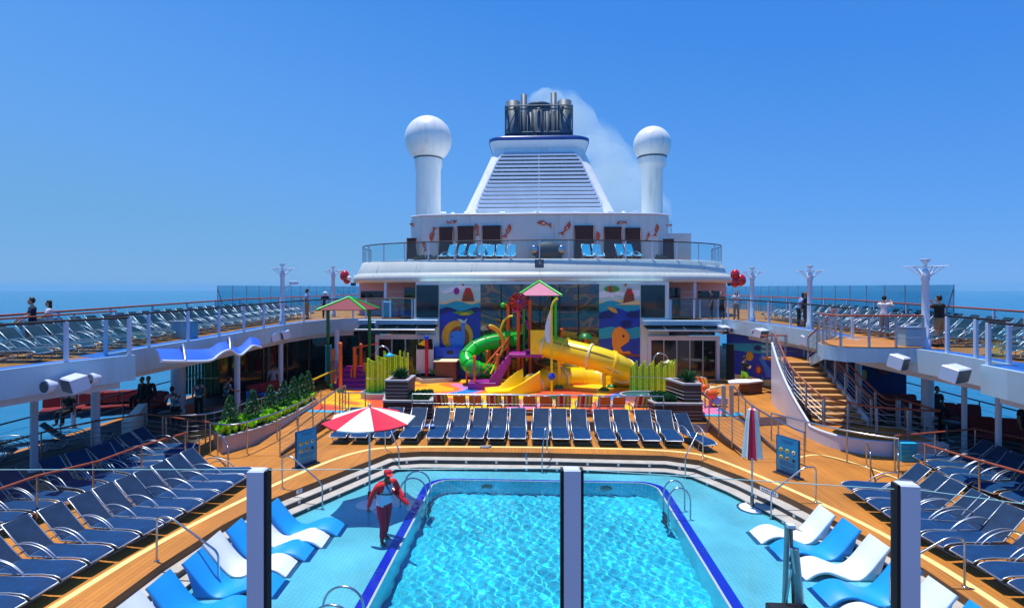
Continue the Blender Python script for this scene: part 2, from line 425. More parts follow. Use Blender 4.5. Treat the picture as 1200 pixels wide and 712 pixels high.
def person(label, loc, rz, h=1.72, top='cloth_navy', bottom='cloth_black', skin='skin_mid', hair='hair_black', sleeves='short', legs='long', L=ARM_DOWN, R=ARM_DOWN, sit=False, hat=None, lean=0., hairlen='short', shoes='cloth_black', kneeL=None, kneeR=None, turn=0., group=None, detail=False, footL=None, footR=None, width=1., headtilt=0.):
    """figure facing local +Y; local +X is its left-hand side in the given arm tuples (mirrored for R)"""
    s = h/1.75; t = thing('person', label, 'person', loc, rz, group)
    def S(p): 
        x, y, z = p
        if lean and z > .95: k = z-.95; y += k*sin(lean); z = .95+k*cos(lean)
        return (x*s, y*s, (z-(.42 if sit else 0))*s)
    w = width
    J = {'pel': (0, 0, .96), 'wai': (0, 0, 1.10), 'che': (0, 0, 1.30), 'nek': (0, .0, 1.475), 'hea': (0, .015, 1.55)}
    for sd, nm in ((1, 'L'), (-1, 'R')):
        A = L if nm == 'L' else R; K = kneeL if nm == 'L' else kneeR; Fo = footL if nm == 'L' else footR
        J['sh'+nm] = (sd*.175*w, 0, 1.41); J['el'+nm] = (sd*A[0][0], A[0][1], A[0][2]); J['wr'+nm] = (sd*A[1][0], A[1][1], A[1][2])
        e, wv = Vector(J['el'+nm]), Vector(J['wr'+nm]); d = (wv-e).normalized(); J['ha'+nm] = tuple(wv+d*.09)
        J['hi'+nm] = (sd*.09*w, 0, .90)
        if sit: J['kn'+nm] = (sd*.13, .44, .90); J['an'+nm] = (sd*.13, .42, .50); J['to'+nm] = (sd*.14, .58, .45)
        else:
            K = K or (.105, .02, .50); Fo = Fo or (.11, -.02, .085); J['kn'+nm] = (sd*K[0], K[1], K[2]); J['an'+nm] = (sd*Fo[0], Fo[1], Fo[2]); J['to'+nm] = (sd*(Fo[0]+.03), Fo[1]+.17, max(.03, Fo[2]-.055))
    rad = {'pel': (.15*w, .115), 'wai': (.135*w, .105*w), 'che': (.16*w, .115*w), 'nek': (.055, .055), 'hea': (.05, .05), 'sh': (.068, .068), 'el': (.046, .046), 'wr': (.028, .028), 'ha': (.036, .020), 'hi': (.095*w, .10*w), 'kn': (.064, .066), 'an': (.042, .046), 'to': (.038, .026)}
    names = list(J); E = [('pel', 'wai'), ('wai', 'che'), ('che', 'nek'), ('nek', 'hea')]
    for n_ in 'LR': E += [('che', 'sh'+n_), ('sh'+n_, 'el'+n_), ('el'+n_, 'wr'+n_), ('wr'+n_, 'ha'+n_), ('pel', 'hi'+n_), ('hi'+n_, 'kn'+n_), ('kn'+n_, 'an'+n_), ('an'+n_, 'to'+n_)]
    def r_of(n_, k=1., add=0): 
        r = rad.get(n_) or rad[n_[:-1]]; return ((r[0]+add)*s*k, (r[1]+add)*s*k)
    def grow(ns, add=0., sub=1, over={}):
        jj = [S(over.get(n_, J[n_])) for n_ in ns]; ee = [(ns.index(a), ns.index(b_)) for a, b_ in E if a in ns and b_ in ns]
        return skin_grow(jj, ee, [r_of(n_, 1, add) for n_ in ns], 0, sub)
    body = MB(); BV, BF, BN = grow(names, 0, 3 if detail else 2); body.add(BV, BF, skin, True)
    # head with face
    hc = Vector(S((0, .03, 1.635))); hr = (.074*s, .092*s, .115*s); TH = Matrix.Translation(hc) @ Matrix.Rotation(turn, 4, 'Z') @ Matrix.Rotation(-headtilt, 4, 'X')
    body.sphere((0, 0, 0), hr, 18, 12, skin, TH); body.sphere((0, .035*s, -.07*s), (.05*s, .055*s, .045*s), 12, 8, skin, TH)
    body.add([tuple(TH @ (Vector(p)*s)) for p in ((0, .088, .02), (-.016, .086, -.025), (.016, .086, -.025), (0, .116, -.022))], [(0, 1, 3), (0, 3, 2), (1, 2, 3)], skin)
    for sd in (-1, 1):
        body.sphere((sd*.074*s, -.005*s, -.005*s), (.012*s, .02*s, .032*s), 8, 6, skin, TH); body.sphere((sd*.03*s, .081*s, .012*s), (.012*s, .008*s, .007*s), 8, 6, 'eye', TH)
    body.sphere((0, .085*s, -.055*s), (.024*s, .008*s, .008*s), 8, 6, 'lip', TH)
    # fingers: five per hand
    for n_, sd in (('L', 1), ('R', -1)):
        wv = Vector(S(J['wr'+n_])); ha = Vector(S(J['ha'+n_])); d = (ha-wv).normalized(); side = d.cross(Vector((sd, 0, 0))); 
        if side.length < .3: side = d.cross(Vector((0, 0, 1)))
        side.normalize(); pal = d.cross(side).normalized()
        for k, (o_, ln) in enumerate(((-.027, .062), (-.009, .075), (.009, .07), (.026, .055))):
            b0 = ha+side*o_*s-d*.015*s; m1 = b0+d*ln*.55*s+pal*.004*s; e1 = b0+d*ln*s+pal*.018*s; body.tube([tuple(b0), tuple(m1), tuple(e1)], [.0095*s, .009*s, .007*s], 6, skin)
        tb_ = wv+d*.03*s-side*.025*s; body.tube([tuple(tb_), tuple(tb_+d*.035*s-side*.022*s), tuple(tb_+d*.065*s-side*.028*s)], [.012*s, .011*s, .008*s], 6, skin)
    bo = body.build('body', skin, t, False)
    # clothes: shells grown off the body surface, cut by how far along each bone they reach
    segs = [(x_, y_, Vector(S(J[x_])), Vector(S(J[y_]))) for x_, y_ in E]
    def near(c_):
        best = None
        for x_, y_, p0, p1 in segs:
            d_ = p1-p0; tt = max(0, min(1, (c_-p0).dot(d_)/d_.length_squared)); q_ = (c_-p0-d_*tt).length
            if y_ in ('shL', 'shR'): q_ += .02
            if best is None or q_ < best[0]: best = (q_, x_, y_, tt)
        return best
    BC = [sum((Vector(BV[i]) for i in f), Vector())/len(f) for f in BF]; NR = [near(c_) for c_ in BC]
    waist = J['pel'][2]*s-(.42*s if sit else 0)
    sl_t = {'short': .62, 'long': 2., 'none': -1}[sleeves]
    TOR = ('wai', 'che', 'hiL', 'hiR', 'nek')
    def shell(test, off, name, m, two=None, lo=None, hi=None):
        q = MB(); used = {}
        for f, c_, nr in zip(BF, BC, NR):
            if not test(c_, nr): continue
            tor = nr[2] in TOR
            ids = []
            for i in f:
                if i not in used:
                    used[i] = len(q.v); pv = Vector(BV[i])+BN[i]*off*s
                    if tor and lo is not None: pv.z = max(pv.z, lo)
                    if tor and hi is not None: pv.z = min(pv.z, hi)
                    q.v.append(tuple(pv))
                ids.append(used[i])
            q.f.append(ids); q.sm.append(True); q.mi.append(0 if not two else two(c_, nr))
        if two: q.m = [m[0], m[1]]; m = m[0]
        if q.f:
            o_ = q.build(name, m, t, False); sd = o_.modifiers.new('thickness', 'SOLIDIFY'); sd.thickness = .006; sd.offset = -1
    def t_shirt(c_, nr):
        _, x_, y_, tt = nr
        if y_[:2] == 'sh': return True
        if y_[:2] == 'el': return tt < sl_t
        if y_[:2] == 'wr': return sleeves == 'long' and tt < .95
        if y_[:2] == 'ha': return False
        if x_ == 'nek' : return False
        if y_ == 'nek': return tt < .72
        return c_.z > waist-.055*s
    def t_pants(c_, nr):
        _, x_, y_, tt = nr
        if y_[:2] in ('sh', 'el', 'wr', 'ha', 'to') or x_ in ('che', 'nek') or y_ == 'che': return False
        if y_[:2] == 'kn': return legs != 'short' or tt < .82
        if y_[:2] == 'an': return legs == 'long' or (legs == 'crop' and tt < .72)
        return c_.z < waist+.05*s
    shell(t_pants, .013 if legs != 'short' else .02, 'trousers' if legs != 'short' else 'shorts', bottom, hi=waist+.02*s)
    if isinstance(top, tuple): shell(t_shirt, .016, 'shirt', top, lambda c_, nr: 1 if nr[2][:2] in ('sh', 'el', 'wr') and abs(c_.x) > .12*s or c_.z > 1.385*s else 0, lo=waist-.03*s)
    else: shell(t_shirt, .018, 'shirt', top, lo=waist-.03*s)
    if shoes:
        for n_ in 'LR': a, b_ = Vector(S(J['an'+n_])), Vector(S(J['to'+n_])); q = MB(); m_ = (a+b_)/2; q.sphere((m_.x, m_.y, max(m_.z-.03*s, .035*s)), (.05*s, .135*s, .045*s), 12, 8); q.build('shoe', shoes, t, False)
    # hair / hat
    q = MB(); q.sphere((0, -.018*s, .022*s), (.084*s, .094*s, .112*s), 16, 10, None, TH)
    keep = [f for f in range(len(q.f))]; q2 = MB(); TI = TH.inverted()
    for f in q.f:
        c_ = TI @ (sum((Vector(q.v[i]) for i in f), Vector())/len(f)); 
        if c_.z > .045*s or (c_.y < .0 and c_.z > -.06*s): q2.f.append(f); q2.mi.append(0); q2.sm.append(True)
    q2.v = q.v
    if hairlen == 'long': q2.sphere((0, -.055*s, -.09*s), (.085*s, .055*s, .15*s), 12, 8, None, TH)
    q2.m = []; q2.mi = [0]*len(q2.f); q2.build('hair', hair, t, False)
    if hat:
        q = MB(); q.sphere((0, -.005*s, .04*s), (.09*s, .104*s, .092*s), 18, 10, None, TH); q3 = MB()
        for f in q.f:
            c_ = TI @ (sum((Vector(q.v[i]) for i in f), Vector())/len(f))
            if c_.z > .035*s: q3.f.append(f); q3.mi.append(0); q3.sm.append(True)
        q3.v = q.v
        if hat[1] == 'cap': q3.add([tuple(TH @ (Vector(p)*s)) for p in [(.075*cos(a), .075+.115*sin(a), .052-.02*sin(a)) for a in [pi*k/8 for k in range(9)]]+[(.075*cos(a), .075+.115*sin(a), .044-.02*sin(a)) for a in [pi*k/8 for k in range(9)]]], [tuple(range(9)), tuple(range(9, 18))[::-1]]+[(k, 9+k, 10+k, k+1) for k in range(8)])
        else: q3.lathe([(.18*s, .0), (.17*s, .012*s), (.08*s, .03*s)], tuple(hc+Vector((0, 0, .035*s))), 18)
        q3.m = []; q3.mi = [0]*len(q3.f); q3.build('hat', hat[0], t, False)
    return t, S
# lifeguard in the shallow water, facing the pool (right / slightly towards camera)
lgd, S = person('lifeguard in red and white with a red cap at the pool edge', (-3.62, 12.55, ZL+.0), -pi/2-.62, 1.80, ('cloth_pool', 'cloth_red'), 'cloth_maroon', 'skin_dark', sleeves='long', legs='crop', shoes=None, detail=True, lean=.17, width=1.28,
    L=((.31, -.08, 1.16), (.33, -.13, .90)), R=((.36, .04, 1.18), (.36, .26, 1.02)), hat=('cloth_red', 'cap'), headtilt=.22, turn=-.25, kneeL=(.10, .10, .50), footL=(.12, .08, .085), kneeR=(.11, -.02, .50), footR=(.13, -.12, .085))
q = MB(); tp = [(.30, -.36, 1.10), (.30, -.1, 1.13), (.27, .25, 1.10), (.27, .50, 1.00)]; 
q = MB(); P_ = spline([(-.24, -.50, 1.26), (-.30, -.20, 1.20), (-.33, .08, 1.10), (-.37, .46, .90)], 4); q.tube([tuple(Vector(p)) for p in P_], [.03]+[.062]*(len(P_)-2)+[.03], 12)
rt = q.build('rescue_tube', 'red_gloss'); rt.parent = None
W_ = Matrix.Translation(lgd.location) @ Matrix.Rotation(lgd.rotation_euler[2], 4, 'Z'); loc0 = rt.location.copy(); rt.location = W_ @ loc0; rt.rotation_euler = lgd.rotation_euler
tag(rt, 'glossy red foam rescue tube carried under the arm of the lifeguard', 'rescue tube')
q = MB(); q.tube([(.045, .03, .0)]*1+[(.05, .08, 0)], .001, 4); q = MB()
def torso_band(z, rx, ry, r, m, nm, tilt=0.):
    q = MB(); P = [S((rx*cos(a), ry*sin(a), z+tilt*cos(a))) for a in [2*pi*k/20 for k in range(20)]]; q.tube(P, r, 6, loop=True); q.build(nm, m, lgd, False)
torso_band(1.17, .215, .165, .014, 'black', 'hip_strap', .05)
q = MB(); P = [S(p) for p in ((.10, .10, 1.44), (.04, .145, 1.32), (-.05, .15, 1.2), (-.1, .12, 1.12))]; q.tube(P, .012, 6); q.build('chest_strap', 'black', lgd, False)
q = MB(); P = [S(p) for p in ((.05, .11, 1.43), (.02, .16, 1.28), (.0, .165, 1.25), (-.03, .16, 1.28), (-.05, .11, 1.43))]; q.tube(P, .006, 5); q.build('lanyard', 'red', lgd, False)
q = MB(); P = [S(p) for p in ((-.12, -.1, 1.18), (-.1, -.30, 1.16), (-.08, -.42, 1.02), (-.06, -.40, .9))]; q.tube(P, .012, 5); q.build('tether', 'black', lgd, False)
# upper left deck couple, walkers and others
def on(px, py_head, Yd, hh, zfloor): return (V(px, py_head, Yd)[0], Yd, zfloor)
person('man in a navy polo shirt walking beside a woman on the left upper deck', on(38, 351, 17.2, 1.75, 0)[:2]+(zu(17.2)-.03,), 2.3, 1.78, 'cloth_navy', 'cloth_navy', 'skin_light', legs='short', shoes='cloth_white', L=((.25, .08, 1.15), (.22, .3, 1.05)), R=((.27, .1, 1.14), (.24, .28, 1.0)), kneeL=(.1, .15, .5), footL=(.1, .2, .085))
person('woman in a white top and sunglasses walking on the left upper deck', on(58, 355, 17.9, 1.6, 0)[:2]+(zu(17.9)-.03,), 2.2, 1.66, 'cloth_white', 'cloth_black', 'skin_light', hairlen='long', L=((.24, .08, 1.15), (.15, .28, 1.1)), R=((.24, .08, 1.15), (.15, .28, 1.1)), kneeR=(.1, .15, .5), footR=(.1, .2, .085))
person('man in a blue shirt walking far along the left upper deck', on(360, 342, 31.0, 1.7, 0)[:2]+(zu(31),), pi/2, 1.78, 'cloth_lightblue', 'cloth_khaki', 'skin_mid', legs='short', L=((.25, .1, 1.15), (.18, .32, 1.15)))
person('person in a white hat behind the maroon canopy on the left upper deck', on(381, 344, 32, 1.6, 0)[:2]+(zu(32),), -2.5, 1.62, 'cloth_navy', 'cloth_black', 'skin_light', hat=('cloth_white', 'brim'))
person('dark haired woman in a white top standing at the far right upper deck rail', on(863, 347, 31.8, 1.6, 0)[:2]+(zu(31.8),), 2.6, 1.68, 'cloth_white', 'cloth_grey', 'skin_light', hairlen='long')
for k, (px, py, Y_, tp_, h_, l) in enumerate(((834, 346, 32.5, 'cloth_black', 1.75, 'left one of two people in black under the right canopy end'), (846, 348, 32.0, 'cloth_black', 1.65, 'right one of two people in black under the right canopy end'))):
    person(l, on(px, py, Y_, 1.7, 0)[:2]+(3.72,), 1.2+k, h_, tp_, 'cloth_black', 'skin_light')
person('woman in a pale blue top bending near the middle right lamp post', on(936, 349, 27.2, 1.7, 0)[:2]+(zu(27.2),), -pi/2-.3, 1.7, 'cloth_lightblue', 'cloth_black', 'skin_light', hairlen='long', lean=.3)
person('person in a dark long dress standing beside the middle lamp post', on(945.5, 349, 26.9, 1.7, 0)[:2]+(zu(26.9),), pi/2+.3, 1.72, 'cloth_black', 'maroon', 'skin_mid', hairlen='long', sleeves='long')
person('woman in pale grey raising a phone on the right upper deck above the stair', on(1036, 353, 22.0, 1.7, 0)[:2]+(zu(22)+0.0,), -.9, 1.68, 'cloth_white', 'cloth_grey', 'skin_light', L=((.26, .2, 1.3), (.12, .42, 1.48)), R=((.26, .2, 1.3), (.12, .42, 1.48)))
mp, S2 = person('man in black shirt and khaki shorts beside the nearest right lamp post', on(1101, 355, 19.3, 1.7, 0)[:2]+(zu(19.3),), .35, 1.78, 'cloth_black', 'cloth_khaki', 'skin_light', legs='short', L=((.26, .18, 1.3), (.1, .30, 1.5)), R=((.26, .18, 1.3), (.1, .30, 1.5)), width=1.1)
x, y = G(872, 457, RAISE)
person('man in black top and lime green shorts walking across the deck before the mural wall', (x, y, RAISE), -pi/2+.2, 1.74, 'cloth_black', 'cloth_green', 'skin_light', legs='short', shoes='cloth_white', L=((.24, .15, 1.16), (.08, .3, 1.2)), R=((.24, .15, 1.16), (.08, .3, 1.2)), kneeL=(.1, .22, .52), footL=(.1, .32, .09), kneeR=(.1, -.02, .5), footR=(.1, -.3, .11))
# shade, left
def shade(px, Yd, z, **k): return (V(px, 450, Yd)[0], Yd, z)
person('person in a floral shirt leaning over a table, nearest in the left shade', shade(206, 20.6, 0), 1.0, 1.72, 'floral', 'cloth_black', 'skin_mid', lean=.5, L=((.25, .2, 1.2), (.2, .42, 1.1)), R=((.25, .2, 1.2), (.2, .42, 1.1)), sleeves='short', group=None)
person('dark haired person in a floral shirt before the green pole screen', shade(233, 22.4, 0), .4, 1.68, 'floral', 'cloth_black', 'skin_mid', hairlen='long', lean=.15)
person('person in a floral shirt and dark trousers standing at the left planter rail', shade(264, 22.6, 0), -.8, 1.75, 'floral', 'cloth_black', 'skin_mid', L=((.26, .15, 1.18), (.2, .38, 1.1)), lean=.2)
person('left one of two seated people in dark clothes in the left shade', shade(167, 22.3, .46), pi-.3, 1.7, 'cloth_black', 'cloth_black', 'skin_mid', sit=True, sleeves='long')
person('right one of two seated people in dark clothes in the left shade', shade(174, 21.9, .5), pi+.3, 1.78, 'cloth_black', 'cloth_black', 'skin_mid', sit=True, sleeves='long')
person('person in dark clothes sitting at the far left under the deck near the slim columns', shade(81, 20.2, .3), pi, 1.7, 'cloth_black', 'cloth_black', 'skin_mid', sit=True)
person('person in a pale shirt standing deep in the left shade beside a column', shade(320, 26.5, 0), .6, 1.72, 'cloth_grey', 'cloth_black', 'skin_mid')
for k, (x, y, c_, l) in enumerate(((15.6, 21.6, 'cloth_navy', 'seated person in navy in the right shade, farthest of four'), (16.6, 19.0, 'cloth_black', 'seated person in black on a red sofa in the right shade, second farthest of four'), (16.9, 17.6, 'cloth_black', 'seated person in black in the right shade, second nearest of four'), (17.0, 16.3, 'maroon', 'seated person in dark red in the right shade, nearest of four'))):
    person(l, (x, y-.1, .46), pi+.2*k, 1.72, c_, 'cloth_black', 'skin_mid', sit=True)
# ================================================================ SETTING
from mathutils.geometry import tessellate_polygon
def flat(mb, outer, holes, z, m=None):
    polys = [[Vector((x, y, 0)) for x, y in outer]]+[[Vector((x, y, 0)) for x, y in h] for h in holes]
    tri = tessellate_polygon(polys); pts = [p for pl in polys for p in pl]
    vs = [(p.x, p.y, z(p) if callable(z) else z) for p in pts]; fs = []
    for t in tri:
        a, b, c = [pts[i] for i in t]
        fs.append(t if (b-a).cross(c-a).z > 0 else t[::-1])
    mb.add(vs, fs, m)
# --- sea
sea = MB(); sea.add([(8400*cos(2*pi*k/96), 8400*sin(2*pi*k/96), -30) for k in range(96)], [tuple(range(96))])
def sea_mat():
    m = bpy.data.materials.new('sea'); m.use_nodes = True; N = m.node_tree.nodes; L = m.node_tree.links; b = N['Principled BSDF']
    b.inputs['Base Color'].default_value = srgb('#0a6f92'); b.inputs['Roughness'].default_value = .22; b.inputs['IOR'].default_value = 1.33
    tc = N.new('ShaderNodeTexCoord')
    n1 = N.new('ShaderNodeTexNoise'); n1.inputs['Scale'].default_value = .12; n1.inputs['Detail'].default_value = 8
    L.new(tc.outputs['Object'], n1.inputs['Vector'])
    bp = N.new('ShaderNodeBump'); bp.inputs['Strength'].default_value = .6; bp.inputs['Distance'].default_value = 1.2
    L.new(n1.outputs['Fac'], bp.inputs['Height']); L.new(bp.outputs['Normal'], b.inputs['Normal'])
    n2 = N.new('ShaderNodeTexNoise'); n2.inputs['Scale'].default_value = .02; n2.inputs['Detail'].default_value = 4
    L.new(tc.outputs['Object'], n2.inputs['Vector'])
    r = N.new('ShaderNodeValToRGB'); r.color_ramp.elements[0].color = srgb('#075a80'); r.color_ramp.elements[1].color = srgb('#0c7896')
    L.new(n2.outputs['Fac'], r.inputs['Fac']); L.new(r.outputs['Color'], b.inputs['Base Color']); return m
M['sea'] = sea_mat(); struct('sea', sea, 'sea')
# --- ship hull below the decks
hull = MB(); hp = [(-18, -14), (18, -14), (18, 78), (-18, 78)]
vwall(hull, hp[::-1], -31, -.5)
struct('ship_hull', hull, 'hull')

# --- pool basin outlines (CCW, world metres)
P0 = [(-7.6, 4.6), (7.8, 4.6), (7.8, 9.6), (7.75, 11.0), (7.4, 12.5), (6.75, 14.6), (6.15, 16.1), (5.3, 17.6), (4.3, 18.02), (.2, 18.15), (-3.9, 18.12),
      (-5.0, 17.85), (-6.0, 15.85), (-7.0, 13.9), (-7.4, 12.3), (-7.6, 10.5)]
P1 = offset_poly(P0, .32); P2 = offset_poly(P0, .66)
ZT1, ZT2, ZW, ZL, ZB = -.17, -.31, -.40, -.47, -1.55
def rrect(x0, x1, y0, y1, r, n=6):
    out = []
    for cx, cy, a0 in ((x1-r, y0+r, -pi/2), (x1-r, y1-r, 0), (x0+r, y1-r, pi/2), (x0+r, y0+r, pi)):
        for k in range(n+1): a = a0+pi/2*k/n; out.append((cx+r*cos(a), cy+r*sin(a)))
    return out
R0 = rrect(-3.42, 3.92, 6.2, 16.76, .75); R1 = rrect(-3.20, 3.70, 6.42, 16.67, .6); R2 = rrect(-3.15, 3.65, 6.48, 16.64, .56)
RAISE = .35
# --- main deck with the basin cut out
deck = MB(); outer = [(-17.9, -14), (17.9, -14), (17.9, 78), (-17.9, 78)]
flat(deck, outer, [P0[::-1]], 0.0)
struct('main_deck', deck, 'teak')
edge = MB(); vwall(edge, P0[::-1], ZT1, -.003); edge_o = struct('deck_edge', edge, mat('deck_edge', '#6b4a2c', .6, var=.15))
tr = MB(); ring(tr, P0, P1, ZT1); ring(tr, P1, P2, ZT2)
vwall(tr, P0[::-1], ZT1-.02, ZT1)
tm = M['tread']; struct('pool_steps', tr, tm)
rs = MB(); vwall(rs, P1[::-1], ZT2, ZT1); vwall(rs, P2[::-1], ZL, ZT2); struct('pool_step_risers', rs, 'riser_navy')
nose = MB(); 
for pl, z in ((P1, ZT1), (P2, ZT2)):
    nose.tube([(x, y, z-.012) for x, y in pl], .016, 6, loop=True)
struct('pool_step_nosing', nose, 'tread')
M['tile_ledge'] = planks('tile_ledge', '#74e8fd', '#6ee5fc', '#a0f2fe', .1, .1, .3)
M['tile_wall'] = planks('tile_wall', '#40e4ff', '#3adffc', '#90f0ff', .1, .1, .3)
M['tile_pool'] = planks('tile_pool', '#16e0ff', '#10dafc', '#6cecff', .1, .1, .3)
lg = MB(); flat(lg, P2, [R0[::-1]], ZL); ledge = struct('pool_ledge_floor', lg, 'tile_ledge')
bd = MB(); ring(bd, R0, R1, ZL+.012); vwall(bd, R0, ZL, ZL+.012); bdo = struct('pool_rim_band', bd, 'pool_blue_band')
bw = MB(); ring(bw, R1, R2, ZL+.012); vwall(bw, R2[::-1], ZL-.06, ZL+.012); bwo = struct('pool_rim_edge', bw, 'white')
pw = MB(); vwall(pw, R2[::-1], ZB, ZL-.06); poolw = struct('pool_wall', pw, 'tile_wall')
pf = MB(); flat(pf, R2, [], ZB); poolf = struct('pool_floor', pf, 'tile_pool')
# pool drain covers seen through the water
for px in (570, 711):
    x, _ = V(px, 577, 16.4)
    g = MB(); g.lathe([(.19, 0), (.19, .02), (.14, .04), (.01, .04)], (0, 0, 0), 20); g.v = [(x+a_, 16.63-c_, -.95+b_) for a_, b_, c_ in g.v]
    tag(g.build('pool_drain', 'steel_dark'), 'dark round drain cover on the far wall of the pool, %s of the two' % ('left' if px < 600 else 'right'), 'drain', 'drain covers in the pool')
# water surface: real waves
def wave_h(x, y, amp):
    h = 0
    for k, (a, f, ph, w) in enumerate(WV): h += w*sin(f*(x*cos(a)+y*sin(a))+ph+.9*sin(.7*f*(x*cos(a+1.3)+y*sin(a+1.3))+ph*2))
    return h*amp
WV = [(random.uniform(0, 2*pi), f, random.uniform(0, 6), w) for f, w in ((4, .35), (6.5, .42), (9.5, .45), (13, .42), (17, .37), (22, .31), (28, .25), (35, .19), (43, .12), (52, .07))]
def inside(p, poly):
    c = False; n = len(poly); x, y = p
    for i in range(n):
        x1, y1 = poly[i]; x2, y2 = poly[(i+1) % n]
        if (y1 > y) != (y2 > y) and x < (x2-x1)*(y-y1)/(y2-y1)+x1: c = not c
    return c
water = MB(); st = .04; x0, x1, y0, y1 = -7.3, 7.4, 4.9, 17.8
PW = offset_poly(P0, .60)
nx = int((x1-x0)/st)+1; ny = int((y1-y0)/st)+1
idx = {}; vs = []; fs = []
for j in range(ny):
    for i in range(nx):
        x = x0+i*st; y = y0+j*st
        if not inside((x, y), PW): continue
        dx = min(x+3.1, 3.6-x); dy = min(y-6.5, 16.5-y); e = max(0, min(1, min(dx, dy)*1.2+.25)) if min(dx, dy) > -.4 else 0
        amp = .0018+.0038*e
        idx[i, j] = len(vs); vs.append((x, y, ZW+wave_h(x, y, amp)))
for (i, j) in list(idx):
    q = [(i, j), (i+1, j), (i+1, j+1), (i, j+1)]
    if all(k in idx for k in q): fs.append(tuple(idx[k] for k in q))
water.add(vs, fs, None, True)
def water_mat():
    m = bpy.data.materials.new('pool_water'); m.use_nodes = True; N = m.node_tree.nodes; L = m.node_tree.links; N.remove(N['Principled BSDF'])
    g = N.new('ShaderNodeBsdfGlass'); g.inputs['IOR'].default_value = 1.33; g.inputs['Roughness'].default_value = 0
    g.inputs['Color'].default_value = (.93, 1, 1, 1)
    L.new(g.outputs[0], N['Material Output'].inputs['Surface']); return m
M['pool_water'] = water_mat(); wat = water.build('pool_water', 'pool_water'); wat['kind'] = 'structure'
wat.cycles.is_caustics_caster = True
for o in (poolf, poolw, ledge, bdo, bwo): o.cycles.is_caustics_receiver = True
# --- cream safety line
def strip(mb, pts, w, z, m=None):
    n = len(pts)
    for i in range(n-1):
        a = Vector(pts[i]); b = Vector(pts[i+1])
        ta = (Vector(pts[min(i+1, n-1)])-Vector(pts[max(i-1, 0)])).normalized(); tb = (Vector(pts[min(i+2, n-1)])-Vector(pts[i])).normalized()
        na = Vector((-ta.y, ta.x))*w/2; nb = Vector((-tb.y, tb.x))*w/2
        zz = z if not callable(z) else None
        za = zz if zz is not None else z(a); zb = zz if zz is not None else z(b)
        mb.quad((a.x-na.x, a.y-na.y, za), (b.x-nb.x, b.y-nb.y, zb), (b.x+nb.x, b.y+nb.y, zb), (a.x+na.x, a.y+na.y, za), m)
ln = MB(); strip(ln, spline([(-8.55, 4), (-8.47, 8.9), (-8.25, 11.5), (-7.7, 13.9), (-6.95, 16.3), (-6.1, 17.9), (-4.9, 18.55), (-2, 18.72), (.3, 18.75), (3, 18.7), (4.9, 18.45), (5.85, 17.8), (6.76, 15.9), (7.6, 13.6), (8.05, 11.6), (8.2, 9.5), (8.25, 4)]), .16, .004)
strip(ln, spline([(8.6, 18.0), (9.6, 18.3), (10.4, 16.9), (10.9, 14.5), (11.0, 10)]), .09, .004)
struct('deck_safety_line', ln, 'line_cream')
# --- raised playground deck and ramps
up = MB(); UP = [(-8.6, 21.0), (6.75, 21.0), (6.75, 21.9), (8.3, 21.9), (10.6, 22.4), (12.6, 24.8), (12.6, 31.2), (-12.4, 31.2), (-10.8, 28), (-10.0, 24.2), (-9.8, 21.9), (-8.6, 21.9)]
flat(up, UP, [], RAISE); struct('raised_deck', up, 'teak')
uw = MB(); vwall(uw, UP, .002, RAISE-.003)
struct('raised_deck_edge', uw, mat('raised_edge', '#8d8f98', .6))
def ramp(mb, xa0, xa1, xb0, xb1, ya, yb):
    mb.add([(xa0, ya, .006), (xa1, ya, .006), (xb1, yb, RAISE), (xb0, yb, RAISE)], [(0, 1, 2, 3)])
rp = MB(); ramp(rp, -9.75, -8.55, -9.75, -8.5, 17.4, 21.9); ramp(rp, 6.8, 8.0, 6.75, 8.3, 17.5, 21.9)
struct('deck_ramps', rp, 'teak_x')
kb = MB()
for pts in ([(-8.5, 17.4), (-8.47, 19.5), (-8.45, 21.9)], [(6.95, 17.6), (6.75, 19.5), (6.7, 21.9)], [(8.1, 17.3), (8.05, 19), (8.25, 21.9)]):
    for a, b in zip(pts, pts[1:]):
        za = RAISE*(a[1]-17.4)/4.5+.1; zb = RAISE*(b[1]-17.4)/4.5+.1
        kb.add([(a[0]-.04, a[1], -.01), (a[0]+.04, a[1], -.01), (a[0]+.04, a[1], za), (a[0]-.04, a[1], za), (b[0]-.04, b[1], -.01), (b[0]+.04, b[1], -.01), (b[0]+.04, b[1], zb), (b[0]-.04, b[1], zb)],
               [(0, 1, 2, 3), (7, 6, 5, 4), (3, 2, 6, 7), (0, 3, 7, 4), (1, 5, 6, 2)])
struct('ramp_kerb', kb, mat('kerb', '#5a4638', .6))
# --- playground splash floor
def splash_mat():
    m = bpy.data.materials.new('splash_floor'); m.use_nodes = True; N = m.node_tree.nodes; L = m.node_tree.links; b = N['Principled BSDF']; b.inputs['Roughness'].default_value = .45
    tc = N.new('ShaderNodeTexCoord'); n = N.new('ShaderNodeTexNoise'); n.inputs['Scale'].default_value = .30; n.inputs['Detail'].default_value = 0; n.inputs['Distortion'].default_value = .8
    L.new(tc.outputs['Object'], n.inputs['Vector'])
    r = N.new('ShaderNodeValToRGB'); r.color_ramp.interpolation = 'CONSTANT'
    r.color_ramp.elements[0].color = srgb('#e8552a'); r.color_ramp.elements[1].position = .40; r.color_ramp.elements[1].color = srgb('#f08a1e')
    for p, c in ((.45, '#f6c514'), (.55, '#f3b012'), (.60, '#f07a1a'), (.66, '#e87fa8'), (.71, '#2a86d8')):
        e = r.color_ramp.elements.new(p); e.color = srgb(c)
    L.new(n.outputs['Fac'], r.inputs['Fac']); L.new(r.outputs['Color'], b.inputs['Base Color']); return m
M['splash'] = splash_mat()
